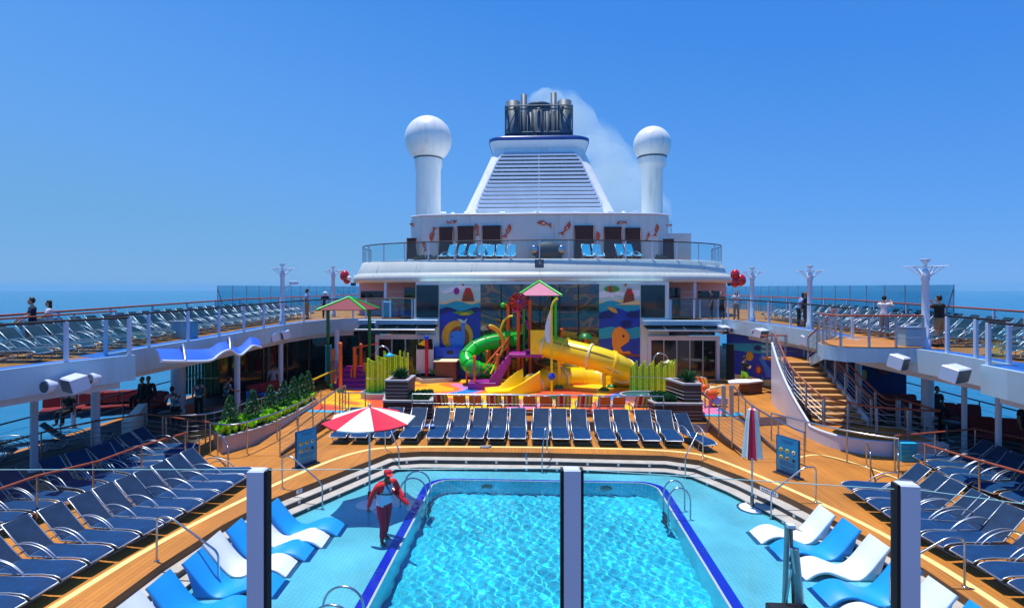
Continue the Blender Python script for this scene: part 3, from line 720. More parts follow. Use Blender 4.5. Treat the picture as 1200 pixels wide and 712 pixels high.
sp = MB(); SPL = [(-9.6, 22.2), (6.7, 22.2), (8.1, 22.6), (8.3, 25.5), (7.2, 29.6), (-4, 30.2), (-8.2, 29.5), (-10.2, 27.8), (-9.8, 24)]
flat(sp, SPL, [], RAISE+.004); struct('splash_floor', sp, 'splash')
bl = MB(); strip(bl, spline([(-9.7, 22.35), (-6, 22.3), (-5, 23.8), (-1.8, 24.1), (-1.6, 23.9)]), .35, RAISE+.008); strip(bl, spline([(5.6, 22.3), (8.2, 22.4), (8.4, 22.9)]), .3, RAISE+.008)
struct('splash_floor_border', bl, 'sling_cyan')

# --- upper decks (port and starboard), curved inner edge, slight sheer
UL = [(-14.4, -14), (-14.2, 10.5), (-13.62, 12.9), (-13.1, 14.4), (-12.25, 15.8), (-12.28, 15.82), (-13.2, 15.9), (-13.2, 17.2), (-13.06, 18.6), (-12.85, 20.2), (-12.78, 23.05), (-12.82, 25.3), (-12.6, 27.6), (-12.1, 29.4), (-11.3, 30.9), (-10.4, 31.45), (-9.2, 31.5), (-7.3, 31.5)]
UR = [(11.9, -14), (11.9, 12.4), (11.95, 14.9), (12.0, 14.95), (12.75, 15.0), (12.72, 17.0), (12.4, 18.7), (12.15, 21.2), (12.3, 24.0), (12.1, 26.4), (11.6, 28.6), (11.2, 30.3), (10.7, 31.3), (9.6, 31.5), (7.8, 31.5)]
zf = lambda p: zu(p[1])
for nm, E, X, S in (('left', UL, -17.9, 1), ('right', UR, 17.9, -1)):
    ins = 7.3 if S > 0 else 7.8
    ply = E+[(-S*ins, 35.5), (X, 35.5), (X, 78), (X*.999, 78), (X, -14)]
    ply = E+[(-S*ins, 36.5), (-S*10, 36.5), (-S*10, 60), (X, 60), (X, -14)]
    # dense along the outer side so the sheer follows
    ply = E+[(-S*ins, 36.5), (X, 36.5), (X, 31), (X, 25), (X, 19), (X, 13), (X, -14)]
    if S < 0: ply = ply[::-1]
    d = MB(); flat(d, ply[::-1] if S > 0 else ply[::-1], [], lambda p: zu(p.y)-.001); 
    u = struct('upper_deck', d, 'teak')
    # aft extension
    d = MB(); d.box((X/2+(-S*11.5)/2, 57.25, 3.60), (6.4, 41.4, .3)); struct('upper_deck', d, 'teak')
    d = MB(); flat(d, ply, [], lambda p: zu(p.y)-.42); struct('upper_deck_soffit', d, 'soffit')
    fs_ = MB(); vwall(fs_, E, lambda p: zu(p[1])-.72, lambda p: zu(p[1])+.05, None, False)
    E2 = [(x-S*.12, y) for x, y in E]
    ringp = []
    for i in range(len(E)-1):
        a, b = E[i], E[i+1]; a2, b2 = E2[i], E2[i+1]
        for dz in (.05, -.72):
            fs_.quad((a[0], a[1], zf(a)+dz), (b[0], b[1], zf(b)+dz), (b2[0], b2[1], zf(b)+dz), (a2[0], a2[1], zf(a)+dz))
    vwall(fs_, E2, lambda p: zu(p[1])-.72, lambda p: zu(p[1])+.05, None, False)
    struct('upper_deck_fascia', fs_, 'fascia')
    # set-back lower lip of the fascia
    lp = MB(); E3 = [(x-S*.5, y) for x, y in E[:-2]]
    vwall(lp, E3, lambda p: zu(p[1])-.98, lambda p: zu(p[1])-.6, None, False); struct('upper_deck_lip', lp, 'white_paint')
    # blue inner deck strip
    bs_ = MB(); strip(bs_, [(x-S*.55, y) for x, y in E[1:-3]], .75, lambda p: zu(p[1])+.006); struct('deck_blue_strip', bs_, 'deck_blue')
lf_ = MB(); lf_.prism([(-17.6, 0), (-14.6, 0), (-14.3, 14), (-13.9, 18.6), (-12.9, 21), (-12.6, 31), (-17.6, 31)], .004, .008); lf_.prism([(17.6, 0), (14.6, 0), (14.8, 16), (13.8, 18.6), (13.75, 24.6), (15, 26), (17.6, 26)], .004, .008); struct('lounge_floor_shade', lf_, 'lounge_floor_shade')  # dark floor sheet; the deep shade under the decks is put into its colour
# --- balcony the photographer stands on (below the frame)
bal = MB(); bal.box((0, -3, 3.3), (24, 11.1, .5)); struct('balcony_deck', bal, 'balcony_rubber')
# ================================================================ LOUNGERS
def make_lounger(nm, seatm, backm, label, cat='lounger', w=.262, sl=1.38, bl=.80, ang=46, frame='frame_alu', seat_sag=.03):
    t = thing(nm, label, cat)
    def rail(off=0):
        a = radians(ang)
        return [(0, .25), (-.05, .29), (-.16, .325), (-.4, .335), (-sl*.6, .31), (-sl, .30)], [(-sl, .30), (-sl-.5*bl*cos(a)-.03, .30+.5*bl*sin(a)), (-sl-bl*cos(a)-.05, .30+bl*sin(a))]
    s, b = rail()
    f = MB()
    loop = [(x, -w, z) for x, z in s[::-1]]+[(x, w, z) for x, z in s]
    f.tube(loop, .016, 6, cap=True)
    lb = [(x, -w, z) for x, z in b]+[(x, w, z) for x, z in b[::-1]]
    f.tube(lb, .016, 6, cap=True)
    f.tube([(-sl, -w, .3), (-sl, w, .3)], .014, 6)
    f.build('frame', frame, t, False)
    def sling(pts, sag, m, name):
        q = MB(); n = 5; top = []; 
        P = spline([(x, z) for x, z in pts], 3)
        for k, (x, z) in enumerate(P):
            u = k/(len(P)-1); row = []
            for j in range(n):
                v = -1+2*j/(n-1); row.append((x, v*(w-.012), z-sag*(1-v*v)*sin(pi*min(1, u*1.0+.15))))
            top.append(row)
        vs = [p for r in top for p in r]; N_ = len(vs); vs += [(x, y, z-.006) for x, y, z in vs]; fs = []
        R = len(top)
        for k in range(R-1):
            for j in range(n-1):
                a = k*n+j; fs.append((a, a+1, a+n+1, a+n)); fs.append((N_+a, N_+a+n, N_+a+n+1, N_+a+1))
        q.add(vs, fs, None, True); q.build(name, m, t, False)
    sling([(x, z+.012) for x, z in s], seat_sag, seatm, 'seat_sling'); sling([(x+.008, z+.012) for x, z in b], .02, backm, 'back_sling')
    for sg in (-1, 1):
        a = MB()
        y = sg*(w+.025)
        arc = spline([(-sl-.26, y, .50), (-sl-.10, y, .57), (-sl+.15, y, .58), (-sl+.42, y, .50), (-sl+.62, y, .36), (-sl+.66, y, .31)], 3)
        a.tube(arc, .016, 6)
        a.tube(spline([(-sl-.12, y, .36), (-sl+.05, y, .47), (-sl+.28, y, .47), (-sl+.5, y, .32)], 3), .011, 6)
        a.tube([(-sl-.26, y, .50), (-sl-.26, sg*w, .50)], .012, 5); a.tube([(-sl+.66, y, .31), (-sl+.66, sg*w, .31)], .012, 5)
        a.build('armrest', frame, t, False)
    for x0 in (-.22, -sl+.12):
        l = MB(); l.tube([(x0, -w, .31), (x0-.10, -w, .02), (x0-.10, w, .02), (x0, w, .31)], .014, 6, round_=.05)
        l.tube([(x0-.10, -w, .02), (x0-.42, -w, .03), (x0-.5, -w, .30)], .011, 5, round_=.05)
        l.tube([(x0-.10, w, .02), (x0-.42, w, .03), (x0-.5, w, .30)], .011, 5, round_=.05)
        l.build('leg', frame, t, False)
    return t
PL = make_lounger('sun_lounger', 'sling_seat', 'sling_back', 'x')
PN = make_lounger('sun_lounger', 'sling_navy', 'sling_navy', 'x')
PC = make_lounger('sun_lounger', 'sling_cyan', 'sling_cyan', 'x', w=.27, sl=.9, bl=.85, ang=66)
PO = make_lounger('small_lounger', 'sling_orange', 'sling_orange', 'x', w=.25, sl=.7, bl=.55, ang=62)
PS = make_lounger('small_lounger', 'sling_stripe', 'sling_stripe', 'x', w=.30, sl=.9, bl=.68, ang=60)
def along(path, y0, step, n):
    """points with given pitch along a polyline of (x,y), from its start"""
    P = [Vector(p) for p in path]; out = []; dist = y0
    for k in range(n):
        d = dist
        for i in range(len(P)-1):
            L_ = (P[i+1]-P[i]).length
            if d <= L_ or i == len(P)-2:
                t = (P[i+1]-P[i]).normalized(); out.append((P[i]+t*d, t)); break
            d -= L_
        dist += step
    return out
def put(proto, x, y, z, rz, label, group):
    rz += random.uniform(-.035, .035); x += random.uniform(-.03, .03)
    o = proto_or_copy(proto, (x, y, z), rz); o['label'] = label; o['group'] = group; return o
# foot end at local x=0, head towards local -x
def row(proto, path, y0, step, n, side, zfun, lab, group, splay=0):
    for k, (p, t) in enumerate(along(path, y0, step, n)):
        nx_, ny_ = (t.y, -t.x) if side < 0 else (-t.y, t.x)
        rz = atan2(ny_, nx_)+splay
        put(proto, p.x, p.y, zfun(p.y), rz, lab % ORD[k], group)
z0 = lambda y: 0.005
# left poolside rows (paths run aft -> forward)
row(PL, [(-8.15, 14.8), (-8.25, 13.0), (-8.6, 10.4), (-8.8, 6)][::-1], .05, .60, 16, -1, z0, 'navy lounger in the left front row by the pool, %s from the near end', 'loungers in the left front row by the pool', -.0)
row(PL, [(-11.35, 17.2), (-11.2, 15.0), (-11.7, 13.3), (-11.95, 9)][::-1], .2, .63, 14, -1, z0, 'navy lounger in the left back row behind the handrail, %s from the near end', 'loungers in the left back row', -.04)
row(PL, [(8.3, 14.45), (8.25, 12.5), (8.5, 10.5), (8.65, 6)][::-1], .1, .615, 15, 1, z0, 'navy lounger in the right front row by the pool, %s from the near end', 'loungers in the right front row by the pool', .0)
row(PL, [(11.9, 17.0), (11.7, 15.3), (12.1, 13.4), (12.5, 10)][::-1], .2, .645, 12, 1, z0, 'navy lounger in the right back row behind the handrail, %s from the near end', 'loungers in the right back row', .04)
# row across the far end, facing the camera
fx = [397, 422, 448.5, 479, 509, 534, 557.5, 581.5, 607, 632, 658, 683.5, 711, 738, 764, 789.5]
for k, px in enumerate(fx):
    X, _ = V(px, 515, 18.95)
    put(PL, X, 18.92-.0006*abs(px-640), .005, -pi/2, 'navy sling lounger facing the pool in the row before the playground, %s from the left' % ORD[k], 'loungers in the row before the playground').scale = (1, 1.16, 1)
X, Y = G(836, 520, .3); put(PL, X-.12, Y, .005, -pi/2+.25, 'navy sling lounger turned slightly, at the right end of the row before the playground', 'loungers in the row before the playground')
# small loungers on the playground edge, backs to the camera
seq = [(518, 1), (537.5, 0), (556, 0), (578, 1), (600, 1), (621.5, 0), (641, 0), (660, 1), (684, 1), (706, 0), (724.5, 0), (749, 1)]
cnt = {0: 0, 1: 0}
for px, s in seq:
    X, _ = V(px, 470, 22.2); nm = ('orange', 'striped')[s]
    if s: put(PS, X, 23.15, RAISE, pi/2+(.12 if px > 740 else 0), 'striped childrens lounger at the playground edge, %s striped one from the left' % ORD[cnt[1]], 'childrens loungers at the playground edge')
    else: put(PO, X, 23.0, RAISE, pi/2, 'small plain orange childrens lounger at the playground edge, %s orange one from the left' % ORD[cnt[0]], 'childrens loungers at the playground edge')
    cnt[s] += 1
put(PS, 9.0, 27.4, RAISE, pi*.25, 'striped lounger standing alone near the glass doors right of the playground', 'childrens loungers at the playground edge')
put(PS, 10.6, 23.6, RAISE, pi*.8, 'striped lounger half hidden beside the curved white stair wall', 'childrens loungers at the playground edge')
# upper deck rows
for side, nm, X1 in ((-1, 'left', -14.1), (1, 'right', 13.75)):
    for r, (dx, nr) in enumerate(((0, 'inner'), (2.15, 'outer'))):
        k = 0
        for i in range(26):
            y = 13.2+i*.76+r*.2
            if side > 0 and r == 0 and y < 19.2 and y > 17.6: continue
            if side < 0 and r == 0 and y < 14.6: continue
            bend = .012*(y-22)**2*.35 if y > 22 else 0
            x = X1+side*dx-side*bend*(.9)
            lab = 'dark lounger on the %s upper deck, %s row, %s from the near end' % (nm, nr, ORD[k]); k += 1
            put(PN, x-side*.0, y, zu(y)+.008, 0 if side < 0 else pi, lab, 'loungers on the %s upper deck' % nm)

# ---------------------------------------------------------------- in-pool ledge loungers
def ledge_lounger(col):
    t = thing('pool_lounger', 'x', 'pool lounger')
    pr = spline([(0, -.02), (.12, .07), (.32, .20), (.55, .235), (.8, .15), (1.0, .075), (1.18, .10), (1.36, .27), (1.55, .52), (1.72, .74)], 4); pr = [(a_*1.06, b_) for a_, b_ in pr]
    W = .33; q = MB(); rings = []
    for k, (x, z) in enumerate(pr):
        a = pr[max(k-1, 0)]; b = pr[min(k+1, len(pr)-1)]; tx, tz = b[0]-a[0], b[1]-a[1]; l = hypot(tx, tz); nx_, nz = -tz/l, tx/l
        th = .065; e = .014
        rings.append([(-(x+nx_*o), y, z+nz*o) for y, o in ((-W, -e), (-W+e, 0), (W-e, 0), (W, -e), (W, -th+e), (W-e, -th), (-W+e, -th), (-W, -th+e))])
    q.loft(rings, None, True); q.build('shell', col, t, False)
    # solid side skirts under the hump and the backrest
    for y in (-W+.05, W-.05):
        s = MB(); top = [(x, z-.055) for x, z in pr if x > 1.04]
        poly = [(-x, z) for x, z in top]+[(-1.59, .0), (-1.08, .0)]
        n = len(poly); vs = [(x, y-.02, z) for x, z in poly]+[(x, y+.02, z) for x, z in poly]
        s.add(vs, [tuple(range(n)), tuple(range(n, 2*n))[::-1]]+[(i, n+i, n+(i+1) % n, (i+1) % n) for i in range(n)])
        s.build('side_support', col, t, False)
    return t
LB = ledge_lounger('ledge_blue'); LW = ledge_lounger('ledge_white')
def ll(x, y, c, rz, lab):
    o = proto_or_copy(LB if c == 'b' else LW, (x, y, ZL+.01), rz); o['label'] = lab; o['group'] = 'wavy loungers standing in the shallow pool water'
for k, (x, y, c) in enumerate([(-4.72, 13.05, 'b'), (-4.85, 12.45, 'w'), (-4.98, 11.85, 'b'), (-5.1, 11.2, 'w'), (-5.02, 10.45, 'b'), (-5.1, 9.6, 'b'), (-5.15, 8.9, 'w')]):
    ll(x, y, c, 0.05, '%s wavy lounger in the shallow water left of the pool, %s from the far end' % ({'b': 'blue', 'w': 'white'}[c], ORD[k]))
for k, (x, y, c) in enumerate([(5.16, 13.1, 'w'), (5.3, 12.35, 'b'), (5.42, 11.55, 'w'), (5.42, 10.65, 'b'), (5.45, 9.85, 'w'), (5.6, 9.1, 'b')]):
    ll(x, y, c, pi+.03, '%s wavy lounger in the shallow water right of the pool, %s from the far end' % ({'b': 'blue', 'w': 'white'}[c], ORD[k]))

# ================================================================ RAILINGS
def railing(name, label, path, h=1.08, post_step=1.5, top='rail_wood', postm='steel', wires=5, wirem='steel', glass=None, zfun=lambda p: 0., cat='railing', group=None, tr=.03, pr=.024, posts_at=None, square=False, smooth=0, ends=True):
    pts = spline(path, smooth) if smooth else path
    z3 = [(p[0], p[1], zfun(p)) for p in pts]
    bx = sum(p[0] for p in z3)/len(z3); by = sum(p[1] for p in z3)/len(z3)
    t = thing(name, label, cat, (bx, by, min(p[2] for p in z3)), 0, group)
    m = MB(); m.tube([(x, y, z+h) for x, y, z in z3], tr, 8); m.build('handrail', top, t)
    pp = posts_at or resample([(p[0], p[1]) for p in pts], post_step)
    for p in pp:
        z = zfun(p); q = MB()
        if square: q.box((p[0], p[1], z+h/2-.01), (square, square, h-.02), 0, ch=.006)
        else: q.tube([(p[0], p[1], z), (p[0], p[1], z+h-.01)], pr, 6)
        q.build('post', postm, t)
    if wires:
        wz = MB()
        for k in range(wires):
            f = (k+1)/(wires+1)*(h-.05); wz.tube([(x, y, z+f) for x, y, z in z3], .007, 4)
        wz.build('wire_infill', wirem, t)
    if glass:
        for a, b in zip(pp, pp[1:]):
            g = MB(); za = zfun(a); zb = zfun(b); d = (Vector(b)-Vector(a)).normalized(); n_ = Vector((-d.y, d.x))*.006
            a2 = Vector(a)+d*.06; b2 = Vector(b)-d*.06
            c4 = [(a2.x-n_.x, a2.y-n_.y), (b2.x-n_.x, b2.y-n_.y), (b2.x+n_.x, b2.y+n_.y), (a2.x+n_.x, a2.y+n_.y)]
            vs = [(c4[0][0], c4[0][1], za+.06), (c4[1][0], c4[1][1], zb+.06), (c4[2][0], c4[2][1], zb+.06), (c4[3][0], c4[3][1], za+.06),
                  (c4[0][0], c4[0][1], za+h-.05), (c4[1][0], c4[1][1], zb+h-.05), (c4[2][0], c4[2][1], zb+h-.05), (c4[3][0], c4[3][1], za+h-.05)]
            g.add(vs, [(0, 3, 2, 1), (4, 5, 6, 7), (0, 1, 5, 4), (2, 3, 7, 6), (1, 2, 6, 5), (3, 0, 4, 7)]); g.build('glass_panel', glass, t)
    return t
gz = lambda p: zu(p[1])+.05
M['post_blue'] = mat('post_white_blue', '#c9d6ea', .35, var=.03)
UG = 'glass_balustrade'
railing(UG, 'glass balustrade along the inner edge of the left upper deck, near part', [(-14.35, 10.0), (-13.7, 12.9), (-13.18, 14.4), (-12.37, 15.7)], 1.15, 1.6, 'black', 'post_blue', 0, glass='glass', zfun=gz, square=.09, tr=.035, posts_at=[(-14.35, 10.0), (-14.1, 11.2), (-13.7, 12.9), (-13.18, 14.4), (-12.37, 15.7)])
railing(UG, 'curved glass balustrade with white posts along the left upper deck, far part', [(x-.08, y) for x, y in UL[6:]], 1.15, 1.75, 'black', 'post_blue', 0, glass='glass', zfun=gz, square=.08, tr=.035)
railing(UG, 'glass balustrade along the inner edge of the right upper deck, near part', [(12.02, 8), (12.02, 12.3), (12.07, 14.8)], 1.15, 1.6, 'black', 'post_blue', 0, glass='glass', zfun=gz, square=.09, tr=.035)
railing(UG, 'glass balustrade on the right upper deck between the stair landing and the near part', [(12.85, 15.1), (12.8, 17.2)], 1.15, 1.05, 'black', 'post_blue', 0, glass='glass', zfun=gz, square=.09, tr=.035)
railing(UG, 'curved glass balustrade with white posts along the right upper deck beyond the stair', [(x+.08, y) for x, y in UR[7:]], 1.15, 1.75, 'black', 'post_blue', 0, glass='glass', zfun=gz, square=.08, tr=.035)
# outer rails
for s, nm in ((-1, 'left'), (1, 'right')):
    railing('outer_railing', 'long outer railing with brown top rail on the seaward edge of the %s upper deck' % nm, [(s*17.6, y) for y in (2, 8, 13, 19, 25, 31, 40, 60)], 1.12, 2.4, 'rail_wood', 'post_blue', 0, glass='glass', zfun=gz, square=.07, tr=.04)
    railing('walkway_railing', 'short inner walkway railing with wooden top on the %s upper deck' % nm, [(s*16.7, 9), (s*16.7, 20.5 if s < 0 else 19)], 1.05, 1.9, 'rail_wood', 'post_blue', 3, zfun=gz, square=.05)
    y0 = 29 if s < 0 else 23.5
    t = thing('wind_screen', 'tall pale teal glass wind screen along the seaward edge of the %s upper deck' % nm, 'wind screen', (s*17.75, 40, 3.7))
    y = y0
    while y < 62:
        g = MB(); g.box((s*17.75, y+.75, 3.75+1.0), (.014, 1.46, 1.95)); g.build('glass_panel', 'glass_teal', t)
        q = MB(); q.box((s*17.75, y, 3.75+.99), (.03, .05, 1.98)); q.build('post', 'frame_alu', t); y += 1.5
    q = MB(); q.tube([(s*17.75, y0, 5.6), (s*17.2, y0, 3.75)], .02); q.build('brace', 'steel_dark', t)
# poolside rails with wooden top
railing('deck_railing', 'low wire railing with red brown handrail between the two left lounger rows', [(-12.2, 9.5), (-11.99, 12.3), (-11.41, 13.4), (-11.3, 14.8), (-10.9, 16.2)], 1.08, posts_at=[(-12.1, 10.9), (-11.99, 12.3), (-11.45, 13.3), (-11.3, 14.8), (-10.92, 16.15)], wires=0)
railing('deck_railing', 'wire railing with red brown handrail behind the left back row of loungers', [(-15.7, 11.5), (-15.5, 14.7), (-15.4, 16.3), (-14.9, 17.5), (-14.0, 18.5)], 1.08, 1.6, wires=5)
railing('deck_railing', 'wire railing with bright wooden handrail at the corner before the left planter', [(-14.0, 18.5), (-12.79, 18.1), (-10.95, 17.45)], 1.08, 1.1, wires=5)
railing('ramp_railing', 'curved steel wire railing along the planted bed left of the playground', [(-10.9, 17.4), (-9.95, 17.2), (-9.45, 18.5), (-9.3, 20.0), (-9.3, 22.0), (-9.5, 23.2)], 1.08, 1.5, 'steel', wires=0, smooth=4, zfun=lambda p: .0)
railing('ramp_railing', 'steel wire railing on the pool side of the left ramp', [(-8.47, 17.3), (-8.25, 19.0), (-8.2, 21.2), (-8.15, 22.5)], 1.08, 1.1, 'steel', wires=6, smooth=3, zfun=lambda p: RAISE*max(0, min(1, (p[1]-17.4)/4.5)))
railing('ramp_railing', 'steel wire railing behind the planted bed toward the shaded lounge', [(-13.2, 18.3), (-11.79, 18.6), (-11.4, 20.3), (-11.1, 22.1), (-10.9, 24.0), (-10.85, 25.6)], 1.08, 1.4, 'steel', wires=5, smooth=3)
railing('deck_railing', 'wire railing with orange brown handrail behind the right back row of loungers', [(10.95, 16.8), (14.07, 17.75), (15.2, 15.6), (15.6, 12)], 1.08, 1.6, wires=6, posts_at=[(10.95, 16.8), (12.5, 17.3), (14.07, 17.75), (14.7, 16.6), (15.2, 15.6), (15.4, 13.8)])
railing('deck_railing', 'low wire railing with red brown handrail between the two right lounger rows', [(11.2, 15.95), (11.6, 14.55), (11.96, 13.5), (12.3, 10.5)], 1.08, posts_at=[(11.21, 15.9), (11.6, 14.5), (11.98, 13.1), (12.15, 11.6)], wires=0)
railing('ramp_railing', 'curved steel wire railing on the pool side of the right ramp', [(6.62, 21.8), (6.65, 20.0), (6.72, 18.9), (7.0, 17.7)], 1.08, 1.15, 'steel', wires=7, smooth=3, zfun=lambda p: RAISE*max(0, min(1, (p[1]-17.4)/4.5)))
railing('ramp_railing', 'steel wire railing on the far side of the right ramp', [(8.35, 23.0), (7.95, 20.6), (8.0, 19.1), (8.2, 17.8), (8.4, 17.1)], 1.08, 1.3, 'steel', wires=5, smooth=3, zfun=lambda p: RAISE*max(0, min(1, (p[1]-17.4)/4.5)))
railing('ramp_railing', 'single bar steel handrail in front of the curved white stair wall', [(8.6, 19.9), (9.5, 18.2), (10.3, 17.2), (11.0, 16.7)], 1.02, 1.4, 'steel', wires=0, smooth=4)
railing('playground_railing', 'low steel railing along the playground edge behind the row of loungers', [(-4.95, 21.15), (5.0, 21.15)], 1.0, 2.5, 'steel', wires=2, zfun=lambda p: RAISE, tr=.022)
railing('playground_railing', 'low steel railing corner left of the left wooden planter', [(-8.3, 22.9), (-8.0, 21.3), (-6.9, 21.3)], 1.0, .7, 'steel', wires=4, zfun=lambda p: RAISE, tr=.022)
# step handrails
def hoop(a, za, b, zb, lab, h=.92, nm='step_handrail', grp='steel handrails over the pool steps', low=.68):
    t = thing(nm, lab, 'handrail', (a[0], a[1], za), 0, grp)
    m = MB(); ax, ay = a; bx, by = b; d = Vector((bx-ax, by-ay)).normalized()
    m.tube([(ax, ay, za), (ax, ay, za+h), (ax+d.x*.3, ay+d.y*.3, za+h), (bx, by, zb+low+.05), (bx, by, zb)], .021, 8, round_=.14); m.build('rail_tube', 'steel', t)
    for (x, y, z) in ((ax, ay, za), (bx, by, zb)):
        f = MB(); f.lathe([(.05, 0), (.05, .012), (.025, .02)], (x, y, z+.001), 12); f.build('base_flange', 'steel', t)
HR = [((-7.77, 10.6), (-6.41, 10.5), 'near left'), ((-7.08, 14.6), (-5.82, 14.3), 'left beside the blue notice board'), ((-5.2, 18.2), (-4.5, 17.35), 'far left corner'), ((.38, 18.22), (.2, 17.4), 'middle of the far side'),
      ((5.5, 17.85), (4.72, 17.1), 'far right corner'), ((7.32, 14.3), (6.13, 14.2), 'right beside the closed umbrella'), ((8.03, 10.37), (6.7, 10.4), 'near right')]
for a, b, l in HR: hoop(a, 0, b, ZL, 'arched steel handrail down the pool steps, at the '+l)
hoop((-10.5, 16.2), 0, (-10.2, 15.3), 0, 'short sloping steel handrail at the far end of the left lounger rows, left one', nm='ramp_handrail', grp='short handrails by the rows')
hoop((-10.4, 17.0), 0, (-9.4, 15.9), 0, 'short sloping steel handrail before the planted bed, right one', nm='ramp_handrail', grp='short handrails by the rows')
hoop((9.5, 15.6), 0, (10.35, 17.2), 0, 'short arched steel handrail at the far end of the right lounger rows, left one', nm='ramp_handrail', grp='short handrails by the rows')
hoop((10.2, 15.5), 0, (11.1, 16.9), 0, 'short arched steel handrail at the far end of the right lounger rows, right one', nm='ramp_handrail', grp='short handrails by the rows')
def ladder(xo, xi, y, lab):
    t = thing('pool_ladder', lab, 'pool ladder', ((xo+xi)/2, y, ZL), 0, 'steel pool ladders')
    for dy in (-.27, .27):
        m = MB(); s = 1 if xi > xo else -1
        arc = [(xo, y+dy, ZL), (xo, y+dy, ZL+.5)]+[((xo+xi)/2-(xi-xo)/2*cos(pi*k/16), y+dy, ZL+.5+.36*sin(pi*k/16)) for k in range(1, 16)]+[(xi, y+dy, ZL+.5), (xi, y+dy, ZL-.95)]
        m.tube(arc, .022, 8); m.build('rail_tube', 'steel', t)
    for k in range(3):
        m = MB(); m.box((xi, y, ZL-.12-k*.28), (.1, .54, .03)); m.build('tread', 'steel_dark', t)
ladder(-3.72, -3.0, 14.75, 'steel pool ladder with arched rails at the far left of the pool beside the lifeguard')
ladder(4.02, 3.45, 14.35, 'steel pool ladder with two arched rails at the far right of the pool')
ladder(-3.72, -3.0, 8.9, 'steel pool ladder at the near left of the pool, only its arched tops in view')
# ================================================================ AFT HOUSE
WY = 31.0
def vp(mb, pts, Y, th=.03, m=None):
    """flat shape outlined in the photo's pixels, standing on the wall plane Y, with thickness th towards the camera"""
    P = [V(a, b, Y) for a, b in pts]; n = len(P)
    ar = sum(P[i][0]*P[(i+1) % n][1]-P[(i+1) % n][0]*P[i][1] for i in range(n))
    if ar < 0: P = P[::-1]
    vs = [(x, Y-th, z) for x, z in P]+[(x, Y, z) for x, z in P]
    mb.add(vs, [tuple(range(n)), tuple(range(n, 2*n))[::-1]]+[(i, n+i, n+(i+1) % n, (i+1) % n) for i in range(n)], m); return mb
def rectp(mb, x0, y0, x1, y1, Y, th=.03, m=None):
    a = V(x0, y0, Y); b = V(x1, y1, Y); mb.box(((a[0]+b[0])/2, Y-th/2, (a[1]+b[1])/2), (abs(b[0]-a[0]), th, abs(a[1]-b[1])), 0, m)
    return mb
house = thing('deck_house', 'white deck house behind the playground with a curved canopy, glass doors and painted mural panels', 'deck house', (.3, 34, RAISE))
XL, XR = V(487, 400, WY)[0], V(784, 400, WY)[0]
w1 = MB()
w1.box(((XL+XR)/2, WY+1.5, (RAISE+5.95)/2), (XR-XL, 3, 5.95-RAISE-.01)); w1.build('front_wall', 'wall_blue', house)
# lower side doors zone: wall above doors + doors recessed
zt, zb = 2.85, RAISE
for s, x0, x1, nm in ((-1, V(425, 400, WY)[0], XL, 'left'), (1, XR, V(842, 400, WY)[0], 'right')):
    d = MB(); d.box(((x0+x1)/2, WY+1.2, 3.2), (x1-x0, 1.2, .75)); d.build('door_lintel', 'dark_glass', house)
    we = MB(); wa = x0-.2 if s < 0 else V(752, 400, WY)[0]; wb = V(514, 400, WY)[0] if s < 0 else x1+.1; we.box(((wa+wb)/2, WY-.16, 3.6), (wb-wa, .32, .30), ch=.03); we.build('walkway_edge', 'fascia', house)
    xa = V(441, 400, WY)[0] if s < 0 else V(759, 400, WY)[0]; xb = V(511, 400, WY)[0] if s < 0 else V(842, 400, WY)[0]
    fr = MB(); Yd = WY-.1
    fr.box(((xa+xb)/2, Yd, zt-.12), (xb-xa, .22, .24)); fr.box((xa+.08, Yd, (zt-.24+zb)/2), (.16, .22, zt-.24-zb)); fr.box((xb-.08, Yd, (zt-.24+zb)/2), (.16, .22, zt-.24-zb))
    f = fr.build('sliding_door_frame', 'white_paint', house)
    n = 5 if s > 0 else 4
    for k in range(n):
        a = xa+.17+(xb-xa-.34)*k/n; b = xa+.17+(xb-xa-.34)*(k+1)/n
        g = MB(); g.box(((a+b)/2, Yd+.02, (zt-.24+zb)/2), (b-a-.07, .02, zt-.28-zb)); g.build('door_pane', 'dark_glass', f)
        g = MB(); g.box((b-.02, Yd-.02, (zt-.24+zb)/2), (.05, .06, zt-.25-zb)); g.build('door_stile', 'frame_alu', f)
    # glass canopy over the doors
    c = MB(); vs = [(wa+.1, WY-1.1, 3.22), (wb-.02, WY-1.1, 3.22), (wb-.02, WY-.03, 3.42), (wa+.1, WY-.03, 3.42)]; c.add(vs+[(x, y, z-.05) for x, y, z in vs], [(3, 2, 1, 0), (4, 5, 6, 7), (0, 1, 5, 4), (1, 2, 6, 5), (2, 3, 7, 6), (3, 0, 4, 7)]); cc = c.build('door_canopy', 'dark_glass', house)
    c = MB(); c.tube([vs[0], vs[1]], .035, 6)
    for k in range(5): u = k/4; c.tube([tuple(Vector(vs[0]).lerp(Vector(vs[1]), u)), tuple(Vector(vs[3]).lerp(Vector(vs[2]), u))], .02, 4)
    c.build('canopy_frame', 'frame_alu', cc)
